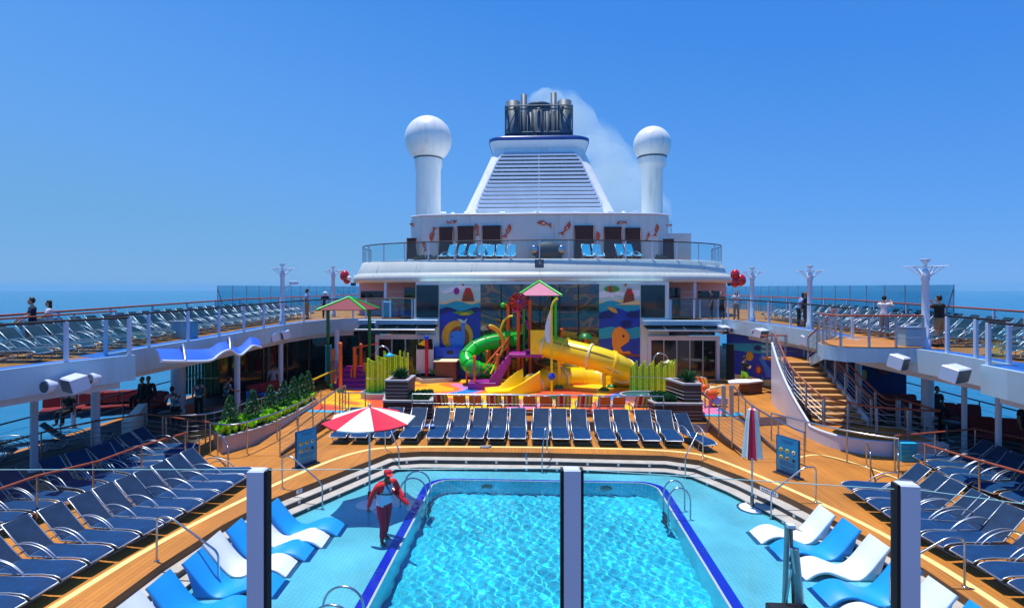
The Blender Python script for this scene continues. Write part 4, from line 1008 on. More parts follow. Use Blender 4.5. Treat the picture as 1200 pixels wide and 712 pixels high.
# upper storey side walls (set back), pale pink in the shade of the canopy
YP = 35.6
for s, pxs in ((-1, (421, 487)), (1, (784, 851))):
    a = V(pxs[0], 350, YP)[0]; b = V(pxs[1], 350, YP)[0]
    q = MB(); q.box(((a+b)/2, YP+.5, 4.75), (b-a, 1, 2.3)); q.build('side_wall', 'wall_pink', house)
    wx = (421, 449) if s < 0 else (816, 843)
    q = MB(); rectp(q, wx[0]+2, 341, wx[1], 350, YP, .05); w_ = q.build('window', 'dark_glass', house)
    q = MB(); dx = (474, 486) if s < 0 else (785, 797); rectp(q, dx[0], 337, dx[1], 373, YP, .05); q.build('window', 'dark_glass', house)
    q = MB(); cx = 452 if s < 0 else 814; x, z = V(cx, 345, 33.4); q.tube([(x, 33.4, 3.75), (x, 33.4, 5.95)], .1, 10); q.build('column', 'white_paint', house)
    for k in range(4):
        q = MB(); rectp(q, (456 if s < 0 else 799), 341+k*7, (473 if s < 0 else 812), 342+k*7, YP, .03); q.build('wall_batten', 'wall_blue', house)
q = MB(); rectp(q, 450, 350, 460, 373, 34.6, .6); q = None
b = MB(); x, z = V(455, 372, 33.0); b.box((x, 33.0, 4.25), (.55, .5, 1.0), ch=.05); tag(b.build('towel_bin', 'sling_cyan'), 'blue bin standing by the pink wall on the left upper walkway', 'bin')
# rails over the doors
railing('glass_balustrade', 'balustrade above the left glass doors of the deck house', [(-10.1, 31.3), (XL-.1, 31.2)], 1.15, 1.4, 'black', 'post_blue', 0, glass='glass', zfun=lambda p: 3.8, square=.07)
railing('glass_balustrade', 'balustrade above the right glass doors of the deck house', [(XR+.1, 31.2), (10.5, 31.3)], 1.15, 1.4, 'black', 'post_blue', 0, glass='glass', zfun=lambda p: 3.8, square=.07)
# windows beside the murals
for a, b_, lab in ((488, 514, 'l'), (751, 779, 'r')):
    q = MB(); rectp(q, a, 334, b_, 372, WY, .04); q.build('window', 'dark_glass', house)
# central dark glass wall with mullions
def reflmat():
    m = bpy.data.materials.new('glass_painted_reflections'); m.use_nodes = True; N = m.node_tree.nodes; L = m.node_tree.links; b = N['Principled BSDF']
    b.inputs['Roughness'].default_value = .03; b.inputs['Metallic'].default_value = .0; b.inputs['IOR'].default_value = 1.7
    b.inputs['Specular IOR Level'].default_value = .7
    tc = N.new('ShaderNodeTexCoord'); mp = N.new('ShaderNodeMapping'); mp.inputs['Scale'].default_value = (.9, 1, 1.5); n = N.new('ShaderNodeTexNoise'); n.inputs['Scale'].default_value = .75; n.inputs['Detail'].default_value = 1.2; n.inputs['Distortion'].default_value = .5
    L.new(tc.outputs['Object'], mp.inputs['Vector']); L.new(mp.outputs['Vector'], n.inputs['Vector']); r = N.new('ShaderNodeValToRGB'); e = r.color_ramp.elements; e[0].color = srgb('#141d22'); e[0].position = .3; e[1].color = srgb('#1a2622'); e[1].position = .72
    for p_, c_ in ((.38, '#263a4a'), (.43, '#5a3c1c'), (.47, '#15201f'), (.52, '#8a6a1c'), (.545, '#7a3a1c'), (.58, '#1c2a28'), (.64, '#3c5a3a')): q_ = e.new(p_); q_.color = srgb(c_)  # warm patches stand in for reflections of the slides
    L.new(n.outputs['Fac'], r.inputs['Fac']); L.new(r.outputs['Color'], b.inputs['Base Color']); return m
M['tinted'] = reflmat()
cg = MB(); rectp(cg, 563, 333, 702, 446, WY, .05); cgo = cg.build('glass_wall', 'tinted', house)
for px in (587.5, 611, 633, 656, 678):
    q = MB(); rectp(q, px-.6, 333, px+.6, 446, WY-.05, .03); q.build('mullion', 'black', cgo)
q = MB(); rectp(q, 563, 396, 702, 397, WY-.05, .025); q.build('mullion', 'black', cgo)
# central glass: playground reflections are painted into its base colour
# ---- the two painted mural panels: bands of sky, shore, sea, plus creatures of my own drawing
def wavy(x0, x1, ya, amp, ph, n=12): return [(x0+(x1-x0)*k/n, ya+amp*sin(ph+k*.75)) for k in range(n+1)]
def blob(cx, cy, rx, ry, rot=0, n=18, a0=0, a1=2*pi):
    return [(cx+rx*cos(a)*cos(rot)-ry*sin(a)*sin(rot), cy+rx*cos(a)*sin(rot)+ry*sin(a)*cos(rot)) for a in [a0+(a1-a0)*k/n for k in range(n if a1-a0 > 6.2 else n+1)]]
def mural(name, x0, x1, bands, items, lab=None):
    q = MB(); rectp(q, x0, 332, x1, 446, WY, .05); p = q.build('mural_panel', 'mural_pale', house, label=lab)
    for i, (ya, amp, ph, m) in enumerate(bands):
        q = MB(); vp(q, wavy(x0, x1, ya, amp, ph)+[(x1, 446), (x0, 446)], WY-.05-.004*i, .004); q.build('painted_band', m, p)
    z = len(bands)
    for j, (nm, m, pts) in enumerate(items):
        q = MB(); vp(q, pts, WY-.05-.004*(z+j)-.002, .003); q.build(nm, m, p)
whale = [(527, 391), (531, 388), (537, 387), (541, 389), (540.5, 382), (539.5, 377), (536, 374), (541, 374.5), (543.5, 376), (548, 373), (545.5, 378), (544.5, 386), (545, 398), (542, 409), (535, 412.5), (529, 408), (526.5, 399)]
mural('m', 515, 563, [(336, 1.5, .5, 'wall_blue'), (341, 2.5, 2, 'mural_pale'), (352, 2, 1, 'mural_sand'), (354.5, 2, .8, 'mural_sea'), (362, 2.5, 3, 'mural_navy'), (367, 2, 2, 'mural_deep'), (384, 1, 0, 'mural_deep')],
      [('painted_island', 'mural_gold', blob(536, 394, 18.5, 19)), ('painted_island', 'mural_brown', blob(538, 396, 12, 14)), ('painted_cloud', 'white', [(516, 342), (528, 337), (542, 334), (556, 336), (548, 338), (534, 340), (522, 344)]), ('painted_balloon', 'mural_red', blob(542.5, 333.6, 1.4, 1.2)), ('painted_fish', 'purple', blob(535, 341, 3.4, 4.2)),
       ('painted_rock', 'mural_red', [(541, 353), (543, 344), (546, 337), (551, 337), (554, 344), (556, 353)]), ('painted_rock', 'mural_brown', [(541.6, 353), (543.5, 347), (549, 344), (554, 347), (555.5, 353)]),
       ('painted_crocodile', 'mural_green', [(531, 366), (536, 364), (544, 365), (552, 363), (556, 366), (550, 369.5), (540, 369.5)]), ('painted_crocodile', 'mural_gold', [(539, 367), (546, 366), (552, 367.5), (546, 369), (540, 369)]),
       ('painted_whale', 'mural_sky', whale), ('painted_whale_tail', 'mural_pale', [(536, 373.5), (541, 374), (543.5, 376), (548, 372.5), (545.6, 378), (541, 378)]), ('painted_water', 'sling_cyan', [(524, 408), (532, 405), (540, 409), (548, 413), (520, 413)]), ('painted_eye', 'black', blob(529.5, 394.6, .9, 1.1))],
      'tall mural of a blue whale below an orange shore')
seah = [(717, 391), (720, 385), (726, 382), (733, 386), (738, 393), (737, 400), (731, 404), (727, 407), (730, 412), (737, 411), (740, 414), (734, 415), (727, 415), (720, 411), (717.5, 404)]
mural('m', 702, 750, [(341, 1.5, 2.5, 'white'), (347, 1.6, 1, 'mural_pale'), (352, 1.5, 0, 'mural_sand'), (354, 2, 2, 'mural_sea'), (363, 2.5, 1, 'mural_deep'), (371, 2, 3, 'mural_deep'), (384, 1.5, 2, 'mural_sea'), (396, 1, 1, 'mural_deep')],
      [('painted_airship', 'mural_green', blob(717, 338.5, 9, 3.8)), ('painted_airship', 'mural_red', blob(715, 338.5, 2.2, 3.8)), ('painted_basket', 'white', blob(717.5, 346, 2.3, 2.6)), ('painted_balloon', 'mural_red', blob(733, 333.6, 1.5, 1.4)),
       ('painted_rock', 'mural_brown', [(730, 356), (732, 345), (735, 339), (740, 339), (743, 346), (744, 356)]), ('painted_rock', 'mural_red', [(733, 344), (735.5, 338), (740, 338), (742, 345)]), ('painted_shore', 'mural_sand', [(722, 357), (735, 354), (750, 351), (750, 357)]),
       ('painted_fish', 'mural_gold', [(711, 359), (716, 359.5), (722, 362), (724, 367), (719, 366), (714, 363)]), ('painted_hill', 'mural_navy', [(702, 371), (706, 365), (713, 364), (721, 368), (718, 372), (704, 373)]), ('painted_hill', 'mural_navy', [(733, 369), (739, 364), (749, 365), (749.5, 372), (737, 372)]),
       ('painted_weed', 'mural_navy', [(727, 378), (733, 375), (742, 377), (738, 380), (741, 383), (731, 383)]), ('painted_seahorse', 'mural_orange', seah), ('painted_eye', 'black', blob(730.6, 393.6, 1.2, 1.6)), ('painted_seabed', 'mural_brown', [(702, 414), (716, 413), (750, 415), (750, 417), (702, 417)])],
      'tall mural of an orange fish with curled tail below an airship')
# wall to the right of the doors, painted dark blue sea, following the deck edge
def place_wall_poly(name, a, b, z0_, z1_, m, par, th=.06, label=None):
    q = MB(); d = Vector((b[0]-a[0], b[1]-a[1])); L_ = d.length; c = ((a[0]+b[0])/2, (a[1]+b[1])/2, (z0_+z1_)/2); q.box(c, (L_, th, z1_-z0_), atan2(d.y, d.x)); return q.build(name, m, par, label=label)
A_ = (G(845, 446, RAISE)[0], 30.9); B_ = (13.2, 27.0)
sw = thing('mural_wall', 'wall painted with dark blue sea creatures above sand right of the glass doors', 'mural wall', (12.5, 29.5, RAISE))
place_wall_poly('wall', (11.0, 31.2), (14.6, 26.4), RAISE, 3.1, 'mural_deep', sw, .15)
def onwall(px, py, off=.09):
    """point where the pixel ray meets the slanted side wall"""
    dx = FW[0]*FPX+RT[0]*(px-600); dy = FW[1]*FPX+RT[1]*(px-600)
    ax, ay = 11.0, 31.2; ex, ey = 3.6, -4.8; nx_, ny_ = -ey, ex; n_ = hypot(nx_, ny_); nx_, ny_ = -nx_/n_, -ny_/n_
    ax += nx_*off; ay += ny_*off
    k = (nx_*ax+ny_*ay)/(nx_*dx+ny_*dy); return (dx*k, dy*k, HC-(py-HZ)*k)
for j, (nm, m, pts) in enumerate([('painted_sea', 'mural_sea', [(846, 402), (906, 402), (908, 416), (880, 413), (862, 410), (847, 409)]), ('painted_door', 'dark', [(851, 403), (860, 403), (860, 445), (851, 444)]), ('painted_fish', 'mural_gold', blob(878.5, 417, 4.4, 5.5)),
        ('painted_octopus', 'mural_navy', [(883, 406), (888, 404), (893, 407), (890, 411), (884, 410)]), ('painted_whale', 'mural_sky', [(893, 414), (896, 412), (897, 424), (903, 432), (908, 436), (908, 444), (898, 441), (895, 430), (889, 420)]), ('painted_shell', 'mural_red', blob(889, 433, 3.6, 5)), ('painted_shell', 'mural_orange', blob(889, 433, 2.2, 3.4)),
        ('painted_sand', 'mural_sand', [(861, 438), (876, 440), (895, 445), (909, 444), (911, 462), (861, 448)]), ('painted_weed', 'mural_green', blob(894, 446, 1.5, 4.5))]):
    q = MB(); P = [onwall(a, b, .08+.005*j) for a, b in pts]; P2_ = [onwall(a, b, .084+.005*j) for a, b in pts]; n = len(P)
    q.add(P2_+P, [tuple(range(n)), tuple(range(n, 2*n))[::-1]]+[(i, (i+1) % n, n+(i+1) % n, n+i) for i in range(n)]); q.build(nm, m, sw)
# ---- curved canopy and terrace above
arc = [(-13.5, 40), (-13.25, 37.6), (-12.5, 35.5), (-10.7, 33.7), (-7.7, 32.3), (-4, 31.4), (.2, 31.0), (4.4, 31.4), (8.0, 32.3), (11.1, 33.8), (12.9, 35.6), (13.6, 37.7), (13.8, 40)]
arc = [(x*(.985 if x > 0 else .975), y) for x, y in arc]
AR = spline(arc, 6)
def offs(path, d):
    n = len(path); out = []
    for i in range(n):
        t = Vector(path[min(i+1, n-1)])-Vector(path[max(i-1, 0)]); t.normalize(); out.append((path[i][0]+t.y*d, path[i][1]-t.x*d))
    return out
prof = [(-.35, 7.30), (-.1, 7.32), (.0, 7.24), (.22, 6.72), (.27, 6.58), (.28, 6.5), (.52, 6.44), (.58, 6.2), (.56, 6.0), (.4, 5.92), (-.4, 5.92)]
cv = MB(); rings = []
lines = [offs(AR, d-.55) for d, z in prof]
for i in range(len(AR)): rings.append([(lines[k][i][0], lines[k][i][1], prof[k][1]) for k in range(len(prof))])
cv.loft([r[::-1] for r in rings], None, True, False, False); cv.build('canopy_rim', 'rim_paint', house)
sf = MB(); flat(sf, offs(AR, -.8)+[(12.6, 46), (-12.2, 46)], [], 5.93); sf.build('canopy_soffit', 'soffit', house)
rb = MB()
for i in range(4, len(AR)-4):
    p = lines[6][i]; q_ = lines[5][i]; rb.tube([(q_[0], q_[1], 6.49), (p[0], p[1], 6.44), (lines[7][i][0], lines[7][i][1], 6.2)], .018, 4)
for i in range(6, len(AR)-6, 6):
    a, b_ = lines[2][i], lines[4][i]; rb.tube([(a[0], a[1], 7.2), (b_[0], b_[1]-.03, 6.58)], .02, 4)
rb.build('canopy_ribs', 'rim_paint', house)
te = MB(); flat(te, offs(AR, -.7)+[(12.6, 52), (-12.1, 52)], [], 7.31); te.build('terrace_floor', 'teak', house)
RP = offs(AR, -.62)
railing('terrace_railing', 'curved glass balustrade with dark top rail round the aft terrace above the canopy', RP, 1.1, 1.72, 'black', 'post_blue', 0, glass='glass', zfun=lambda p: 7.32, square=.07, tr=.035)
ck = MB(); x, z = V(632, 309, 30.35); ck.box((x, 30.05, z), (.5, .12, .48), ch=.02); tc_ = ck.build('deck_clock', 'grille'); tag(tc_, 'square grey clock on the white canopy rim at its middle', 'clock')
cf = MB(); cf.box((x, 29.98, z), (.40, .02, .38)); cf.build('clock_face', 'steel_dark', tc_); h_ = MB(); h_.box((x, 29.965, z+.07), (.03, .01, .16)); h_.box((x+.06, 29.965, z), (.13, .01, .03)); h_.build('clock_hand', 'white', tc_)
# ---- upper house wall with koi and louvred doors
UY = 38.0
uh = thing('funnel_house', 'pale blue upper deck house with brown louvred doors and red koi fish on its wall', 'deck house', (.3, 41, 7.32))
UA = [(-9.27, 41.5), (-9.2, 39.2), (-8.3, 38.5), (-5, 38.1), (.3, 38.0), (5.6, 38.1), (8.7, 38.5), (9.6, 39.2), (9.7, 41.5)]
US = UA
ztop = 10.85
q = MB(); vwall(q, US, 7.31, ztop); flat(q, US, [], ztop); q.build('wall', 'wall_blue', uh)
q = MB(); q.tube([(x, y-.03, ztop) for x, y in US], .07, 6); q.build('roof_edge', 'white_paint', uh)
q = MB(); q.box((10.6, 42.3, 8.5), (1.9, 4, 2.3)); q.build('side_cabin', 'wall_blue', uh)
def wy(px): # wall depth under this pixel
    for i in range(len(US)-1):
        a, b_ = US[i], US[i+1]; pa = px_of(a); pb = px_of(b_)
        if pa <= px <= pb and pb > pa: return a[1]+(b_[1]-a[1])*(px-pa)/(pb-pa)
    return 38.5
def px_of(p): d = FW[0]*p[0]+FW[1]*p[1]; return 600+FPX*(RT[0]*p[0]+RT[1]*p[1])/d
for x0_, x1_, yt in ((477, 488, 279), (514.5, 531, 266), (536, 555.5, 265), (565, 587, 264.5), (673.5, 695.5, 264.5), (708.5, 728.5, 266), (733.5, 750.5, 267), (777.5, 789, 280)):
    Y = min(wy(x0_), wy(x1_))-.06; q = MB(); rectp(q, x0_, yt, x1_, 303.5, Y, .05)
    dd = q.build('louvred_door', 'louvre', uh)
    s = MB(); 
    a = V(x0_, yt, Y-.05); b_ = V(x1_, 303.5, Y-.05)
    for t_ in range(14):
        z = a[1]-.12-t_*(a[1]-b_[1]-.2)/14; s.box(((a[0]+b_[0])/2, Y-.065, z), (abs(b_[0]-a[0])-.16, .03, .07))
    s.build('slats', 'louvre', dd)
    f = MB(); f.tube([(a[0], Y-.07, 7.33), (a[0], Y-.07, a[1]), (b_[0], Y-.07, a[1]), (b_[0], Y-.07, 7.33)], .045, 4); f.build('door_frame', mat('louvre_frame', '#5a2a24', .5) if 'lf' not in M else M['lf'], dd); M['lf'] = bpy.data.materials['louvre_frame']
def koi(px, py, s, rot, m='koi'):
    base = [(-1, 0), (-.6, -.32), (0, -.38), (.5, -.22), (.9, -.05), (1.5, -.45), (1.35, 0), (1.6, .4), (.9, .08), (.5, .2), (.2, .45), (0, .28), (-.5, .25)]
    c, n = cos(rot), sin(rot); pts = []
    for x, y in base:
        y += .25*x*x*.6; pts.append((px+s*(x*c-y*n), py+s*(x*n+y*c)))
    Y = wy(px)-.06; q = MB(); vp(q, pts, Y, .03); k = q.build('koi_fish', m, uh)
    q = MB(); vp(q, [(px+s*(.2*c), py+s*(.2*n)-s*.1), (px+s*(.5*c), py+s*.5*n), (px+s*.1*c, py+s*.1*n+s*.2), (px-s*.2*c, py-s*.2*n)], Y-.03, .008); q.build('koi_patch', 'white', k)
for px, py, s, r in ((484, 263.5, 4.6, .4), (506, 276, 7, -1.4), (531, 260, 5, 2.9), (559, 267, 6, 1.3), (596, 269, 7, 1.9), (636, 261, 7, .1), (665, 266, 7.5, 2.1), (701, 277, 6.5, 1.5), (727, 260.5, 5, -.2), (770, 268, 6, 1.7), (760, 276, 4, 1.8), (785, 264, 3.2, 3.0), (497, 287, 5, 1.2)): koi(px, py, s, r)
# pod shaped fitting in the centre behind the rail
pod = MB(); x, z = V(642, 291, 37.2); pod.sphere((x, 37.3, 8.15), (1.15, .5, .68), 20, 12); pod.box((x, 37.3, 7.55), (2.0, .7, .45), ch=.08)
po = pod.build('rounded_vent', 'grille'); tag(po, 'dark rounded metal vent housing at the middle of the aft terrace', 'vent')
for s in (-1, 1):
    e = MB(); e.lathe([(.26, 0), (.26, .06), (.2, .09), (.01, .09)], (0, 0, 0), 18); e.v = [(x+s*.95+p[0], 36.95-p[2], 8.25+p[1]) for p in e.v]; e.build('vent_port', 'steel', po)
# cyan loungers on the terrace
cl = [(518, .3), (529, .3), (540, .3), (552, .3), (575, 0), (588, 0), (600, 0), (688, -.1), (700, -.1), (730, -.25), (742, -.25)]
for k, (px, a) in enumerate(cl):
    X, _ = V(px, 300, 35.2)
    put(PC, X+(.35 if a > .2 else 0), 33.3, 7.32, -pi/2-a*1.4, 'bright cyan sun lounger on the aft terrace, %s from the left' % ORD[k], 'cyan loungers on the aft terrace')
# small planters on terrace
for px in (492, 505, 774):
    X, _ = V(px, 300, 36.4); q = MB(); q.box((X, 36.4, 7.5), (.7, .4, .34), ch=.02); o = tag(q.build('planter_box', 'grille'), 'small dark planter box with low green plants on the aft terrace, %s' % {492: 'leftmost', 505: 'second from left', 774: 'rightmost'}[px], 'planter')
    q = MB()
    for i in range(60):
        a, b_ = random.uniform(-.33, .33), random.uniform(-.18, .18); h = random.uniform(.1, .3); q.add([(X+a, 36.4+b_, 7.66), (X+a+.05, 36.4+b_+.02, 7.66), (X+a*1.15+.02, 36.4+b_*1.2, 7.66+h)], [(0, 1, 2)])
    q.build('leaves', 'leaf_mid', o)
# ---- roof-top funnel
fu = thing('funnel', 'large white raked ship funnel with slatted air grille and dark exhaust cluster', 'funnel', (.25, 47, ztop))
def rr(cx, cy, hx, hy, r, z, n=5):
    out = []
    for sx, sy, a0 in ((1, -1, -pi/2), (1, 1, 0), (-1, 1, pi/2), (-1, -1, pi)):
        for k in range(n+1): a = a0+pi/2*k/n; out.append((cx+sx*(hx-r)+r*cos(a), cy+sy*(hy-r)+r*sin(a), z))
    return out
zB, zT = ztop, 17.55
def fsec(z):
    t = (z-zB)/(zT-zB); return rr(.25, 47.9-.2*t+.5*t, 6.6-2.7*t**.92, 5.2-2.7*t, .9, z)
q = MB(); q.loft([fsec(zB+(zT-zB)*k/10) for k in range(11)]); q.build('casing', 'white_funnel', fu)
def fy(z): t = (z-zB)/(zT-zB); return 47.9+.3*t-(5.2-2.7*t)
# collar + blue cap
q = MB(); q.loft([rr(.25, 48.2, 3.9, 2.45, .9, 17.5), rr(.25, 48.2, 4.15, 2.7, 1.1, 17.95), rr(.25, 48.2, 4.3, 2.85, 1.1, 18.15)]); q.build('collar', 'white_paint', fu)
q = MB(); q.loft([rr(.25, 48.2, 4.35, 2.9, 1.2, 18.14), rr(.25, 48.2, 4.35, 2.9, 1.2, 18.42), rr(.25, 48.2, 3.9, 2.6, 1.2, 18.6), rr(.25, 48.2, 3.3, 2.1, 1.0, 18.72)]); q.build('blue_cap', 'funnel_blue', fu)
# grille: dark recess panel + slats following the face
def gx(z): t = (z-zB)/(zT-zB); return 5.6-2.55*t
z_lo, z_hi = 11.75, 17.1
pan = MB(); 
zs = [z_lo+(z_hi-z_lo)*k/12 for k in range(13)]
L_ = []; R_ = []
for k, z in enumerate(zs):
    ins = .35 if k in (0, 12) else 0.08 if k in (1, 11) else 0
    L_.append((.25-gx(z)+ins, fy(z)-.02, z)); R_.append((.25+gx(z)-ins, fy(z)-.02, z))
vs = L_+R_; n = len(L_); pan.add(vs, [(i, n+i, n+i+1, i+1) for i in range(n-1)]); gp = pan.build('grille_recess', 'recess', fu)
fb = MB(); fb.tube([(x, y-.05, z) for x, y, z in L_+R_[::-1]], .10, 6, loop=True); fb.build('grille_frame', 'white_paint', gp)
for k in range(15):
    z = z_lo+.15+k*(z_hi-z_lo-.2)/14.5; s = MB(); a = gx(z)-.08; y = fy(z)-.12
    hh = .115 if z > 14.2 else .15
    s.add([(.25-a, y+.1, z-hh*.3), (.25+a, y+.1, z-hh*.3), (.25+a, y-.14, z-hh), (.25-a, y-.14, z-hh), (.25-a, y+.08, z+hh), (.25+a, y+.08, z+hh), (.25+a, y-.1, z+hh*.55), (.25-a, y-.1, z+hh*.55)], [(0, 1, 2, 3)[::-1], (4, 5, 6, 7)[::-1], (3, 2, 6, 7), (0, 4, 5, 1), (0, 3, 7, 4), (1, 5, 6, 2)])
    s.build('grille_slat', 'white_paint', gp)
s = MB(); s.tube([(.25, fy(z)-.16, z) for z in zs], .035, 6); s.build('grille_stiffener', 'white_paint', gp)
for xx in (-2.0, 2.4):
    s = MB(); s.tube([(.25+xx*(1-.35*(z-z_lo)/(z_hi-z_lo)), fy(z)-.03, z) for z in zs], .035, 4); s.build('grille_stiffener', 'steel_dark', gp)
# exhaust cluster
ex = MB(); exo = None
def cyl(mb, x, y, r, z0_, z1_, n=16): mb.lathe([(r, z0_), (r, z1_), (r*.86, z1_), (r*.86, z1_-.3), (.02, z1_-.32)], (x, y, 0), n)
c = MB(); cyl(c, .25, 48.4, 1.0, 18.4, 22.1, 20); c.lathe([(1.0, 21.7), (1.12, 21.75), (1.12, 22.1), (1.0, 22.15)], (.25, 48.4, 0), 20); exo = c.build('main_exhaust', 'exhaust', fu)
for x, r, y, zt_ in ((-2.0, .62, 46.9, 21.9), (2.5, .62, 46.9, 21.9), (-1.05, .27, 46.8, 22.5), (1.55, .27, 46.8, 22.6), (.25, .3, 46.6, 21.2), (-.6, .4, 49.2, 21.4), (1.2, .4, 49.2, 21.5), (-2.1, .5, 49.4, 21.6), (2.6, .5, 49.4, 21.6), (-1.55, .35, 47.9, 21.3), (2.0, .35, 47.9, 21.3), (-.45, .28, 46.9, 20.9), (.95, .28, 46.9, 21.0)):
    c = MB(); cyl(c, x, y, r, 18.3, zt_); c.build('exhaust_pipe', 'exhaust', fu)
for z in (18.95, 19.05, 21.05, 21.35):
    c = MB(); c.tube(rr(.25, 48.2, 2.95, 2.0, .7, z), .06, 6, loop=True); c.build('exhaust_frame_ring', 'exhaust', fu)
for x in (-2.65, -1.5, -.35, .85, 2.0, 3.15):
    for y in (46.3, 50.1):
        c = MB(); c.tube([(x, y, 18.4), (x, y, 21.4)], .06, 6); c.build('frame_upright', 'exhaust', fu)
c = MB(); c.tube([(-2.65, 46.3, 19), (-1.5, 46.3, 21.3)], .05, 5); c.tube([(3.15, 46.3, 19), (2.0, 46.3, 21.3)], .05, 5); c.build('cross_brace', 'exhaust', fu)
# ---- radomes
def radome(cx, cy, zc, r, cr, zbase, lab, nk=1.1):
    t = thing('radome', lab, 'radome', (cx, cy, zbase), 0, 'white satellite radomes')
    q = MB(); q.sphere((cx, cy, zc), r, 32, 20); q.build('dome', 'white_funnel', t)
    zn = zc-sqrt(r*r-(cr*nk*.97)**2)
    q = MB(); q.lathe([(cr*nk, zn+.12), (cr*nk, zn-.55), (cr*nk*.98, zn-.65), (cr, zn-1.05), (cr, zbase)], (cx, cy, 0), 28); q.build('pedestal', 'white_funnel', t)
    q = MB(); q.lathe([(cr*nk+.02, zn+.10), (cr*nk+.06, zn+.02), (cr*nk+.02, zn-.06)], (cx, cy, 0), 28); q.build('flange', 'steel_dark', t)
radome(-9.6+.25, 46, 18.45, 2.03, 1.08, ztop, 'large white spherical radome on a thick pedestal left of the funnel')
radome(9.9, 46, 17.75, 1.58, .88, ztop, 'smaller white spherical radome on a pedestal right of the funnel', 1.34)
roof = MB(); flat(roof, [(-9.7, 41), (10.1, 41), (10.6, 56), (-10.2, 56)], [], ztop-.01); vwall(roof, [(-9.7, 41), (10.1, 41), (10.6, 56), (-10.2, 56)], 7.3, ztop-.01); roof.build('aft_block', 'wall_blue', uh)
# small roof fittings
for k, (px, kind) in enumerate([(520, 'b'), (531, 'd'), (547, 'b'), (589, 'b'), (628, 'c'), (632, 'b'), (674, 'b'), (716, 'b'), (731, 'd'), (744, 'b')]):
    X, _ = V(px, 250, 40); q = MB()
    if kind == 'd': q.lathe([(.22, 0), (.22, .25), (.15, .4), (.01, .45)], (X, 40, ztop), 12)
    else: q.box((X, 40, ztop+.28), (.42, .3, .3), ch=.03); q.tube([(X, 40, ztop), (X, 40, ztop+.2)], .04, 6)
    o = q.build('navigation_dome' if kind == 'd' else 'roof_floodlight', 'white_paint'); tag(o, '%s on the roof edge before the funnel, %s from the left' % ('small white dome' if kind == 'd' else 'small white floodlight box', ORD[k]), 'antenna dome' if kind == 'd' else 'floodlight', 'fittings on the roof edge')
# ---- smoke
sm = MB(); path = [(-.4, 49.6, 21.8), (.5, 50.4, 22.9), (1.6, 52.5, 23.4), (3.4, 57, 23.3), (6.8, 68, 22.3), (12, 90, 21.8), (20, 130, 21.5), (30, 180, 21.0)]
P_ = spline(path, 5); rad = []; RR = [.9, 1.25, 1.7, 2.5, 4.0, 6.8, 11, 15]
for i in range(len(P_)): u = i/(len(P_)-1)*(len(RR)-1); j = min(int(u), len(RR)-2); rad.append(RR[j]+(RR[j+1]-RR[j])*(u-j))
rings = []
for i, (p, r) in enumerate(zip(P_, rad)):
    t = Vector(P_[min(i+1, len(P_)-1)])-Vector(P_[max(i-1, 0)]); t.normalize(); u_ = Vector((0, 0, 1))-t*t.z; u_.normalize(); w_ = t.cross(u_)
    rings.append([tuple(Vector(p)+(u_*sin(2*pi*k/24)+w_*cos(2*pi*k/24))*r*(1+.14*sin(3*2*pi*k/24+i*.9)+.08*sin(5*2*pi*k/24-i*1.7))) for k in range(24)])
sm.loft([r[::-1] for r in rings], None, True)
def smoke_mat():
    m = bpy.data.materials.new('funnel_smoke'); m.use_nodes = True; N = m.node_tree.nodes; L = m.node_tree.links; N.remove(N['Principled BSDF'])
    v = N.new('ShaderNodeVolumePrincipled'); v.inputs['Color'].default_value = (.74, .92, .98, 1); v.inputs['Anisotropy'].default_value = .2
    tc = N.new('ShaderNodeTexCoord'); s = N.new('ShaderNodeSeparateXYZ'); n = N.new('ShaderNodeTexNoise'); n.inputs['Scale'].default_value = .22; n.inputs['Detail'].default_value = 5
    g = N.new('ShaderNodeNewGeometry'); L.new(g.outputs['Position'], n.inputs['Vector']); L.new(g.outputs['Position'], s.inputs[0])
    # thins out with distance aft
    a = N.new('ShaderNodeMapRange'); a.inputs['From Min'].default_value = 48; a.inputs['From Max'].default_value = 60; a.inputs['To Min'].default_value = .75; a.inputs['To Max'].default_value = .12
    L.new(s.outputs['Y'], a.inputs['Value'])
    b = N.new('ShaderNodeMapRange'); b.inputs['From Min'].default_value = 60; b.inputs['From Max'].default_value = 170; b.inputs['To Min'].default_value = 1; b.inputs['To Max'].default_value = .10; L.new(s.outputs['Y'], b.inputs['Value'])
    r = N.new('ShaderNodeMapRange'); r.inputs['From Min'].default_value = .40; r.inputs['From Max'].default_value = .62; L.new(n.outputs['Fac'], r.inputs['Value'])
    m1 = N.new('ShaderNodeMath'); m1.operation = 'MULTIPLY'; L.new(a.outputs[0], m1.inputs[0]); L.new(b.outputs[0], m1.inputs[1])
    m2 = N.new('ShaderNodeMath'); m2.operation = 'MULTIPLY'; L.new(m1.outputs[0], m2.inputs[0]); L.new(r.outputs[0], m2.inputs[1]); L.new(m2.outputs[0], v.inputs['Density'])
    L.new(v.outputs[0], N['Material Output'].inputs['Volume']); return m
M['smoke'] = smoke_mat(); so_ = sm.build('funnel_smoke', 'smoke'); so_['kind'] = 'stuff'; tag(so_, 'pale drifting exhaust smoke trailing right from the funnel', 'smoke')

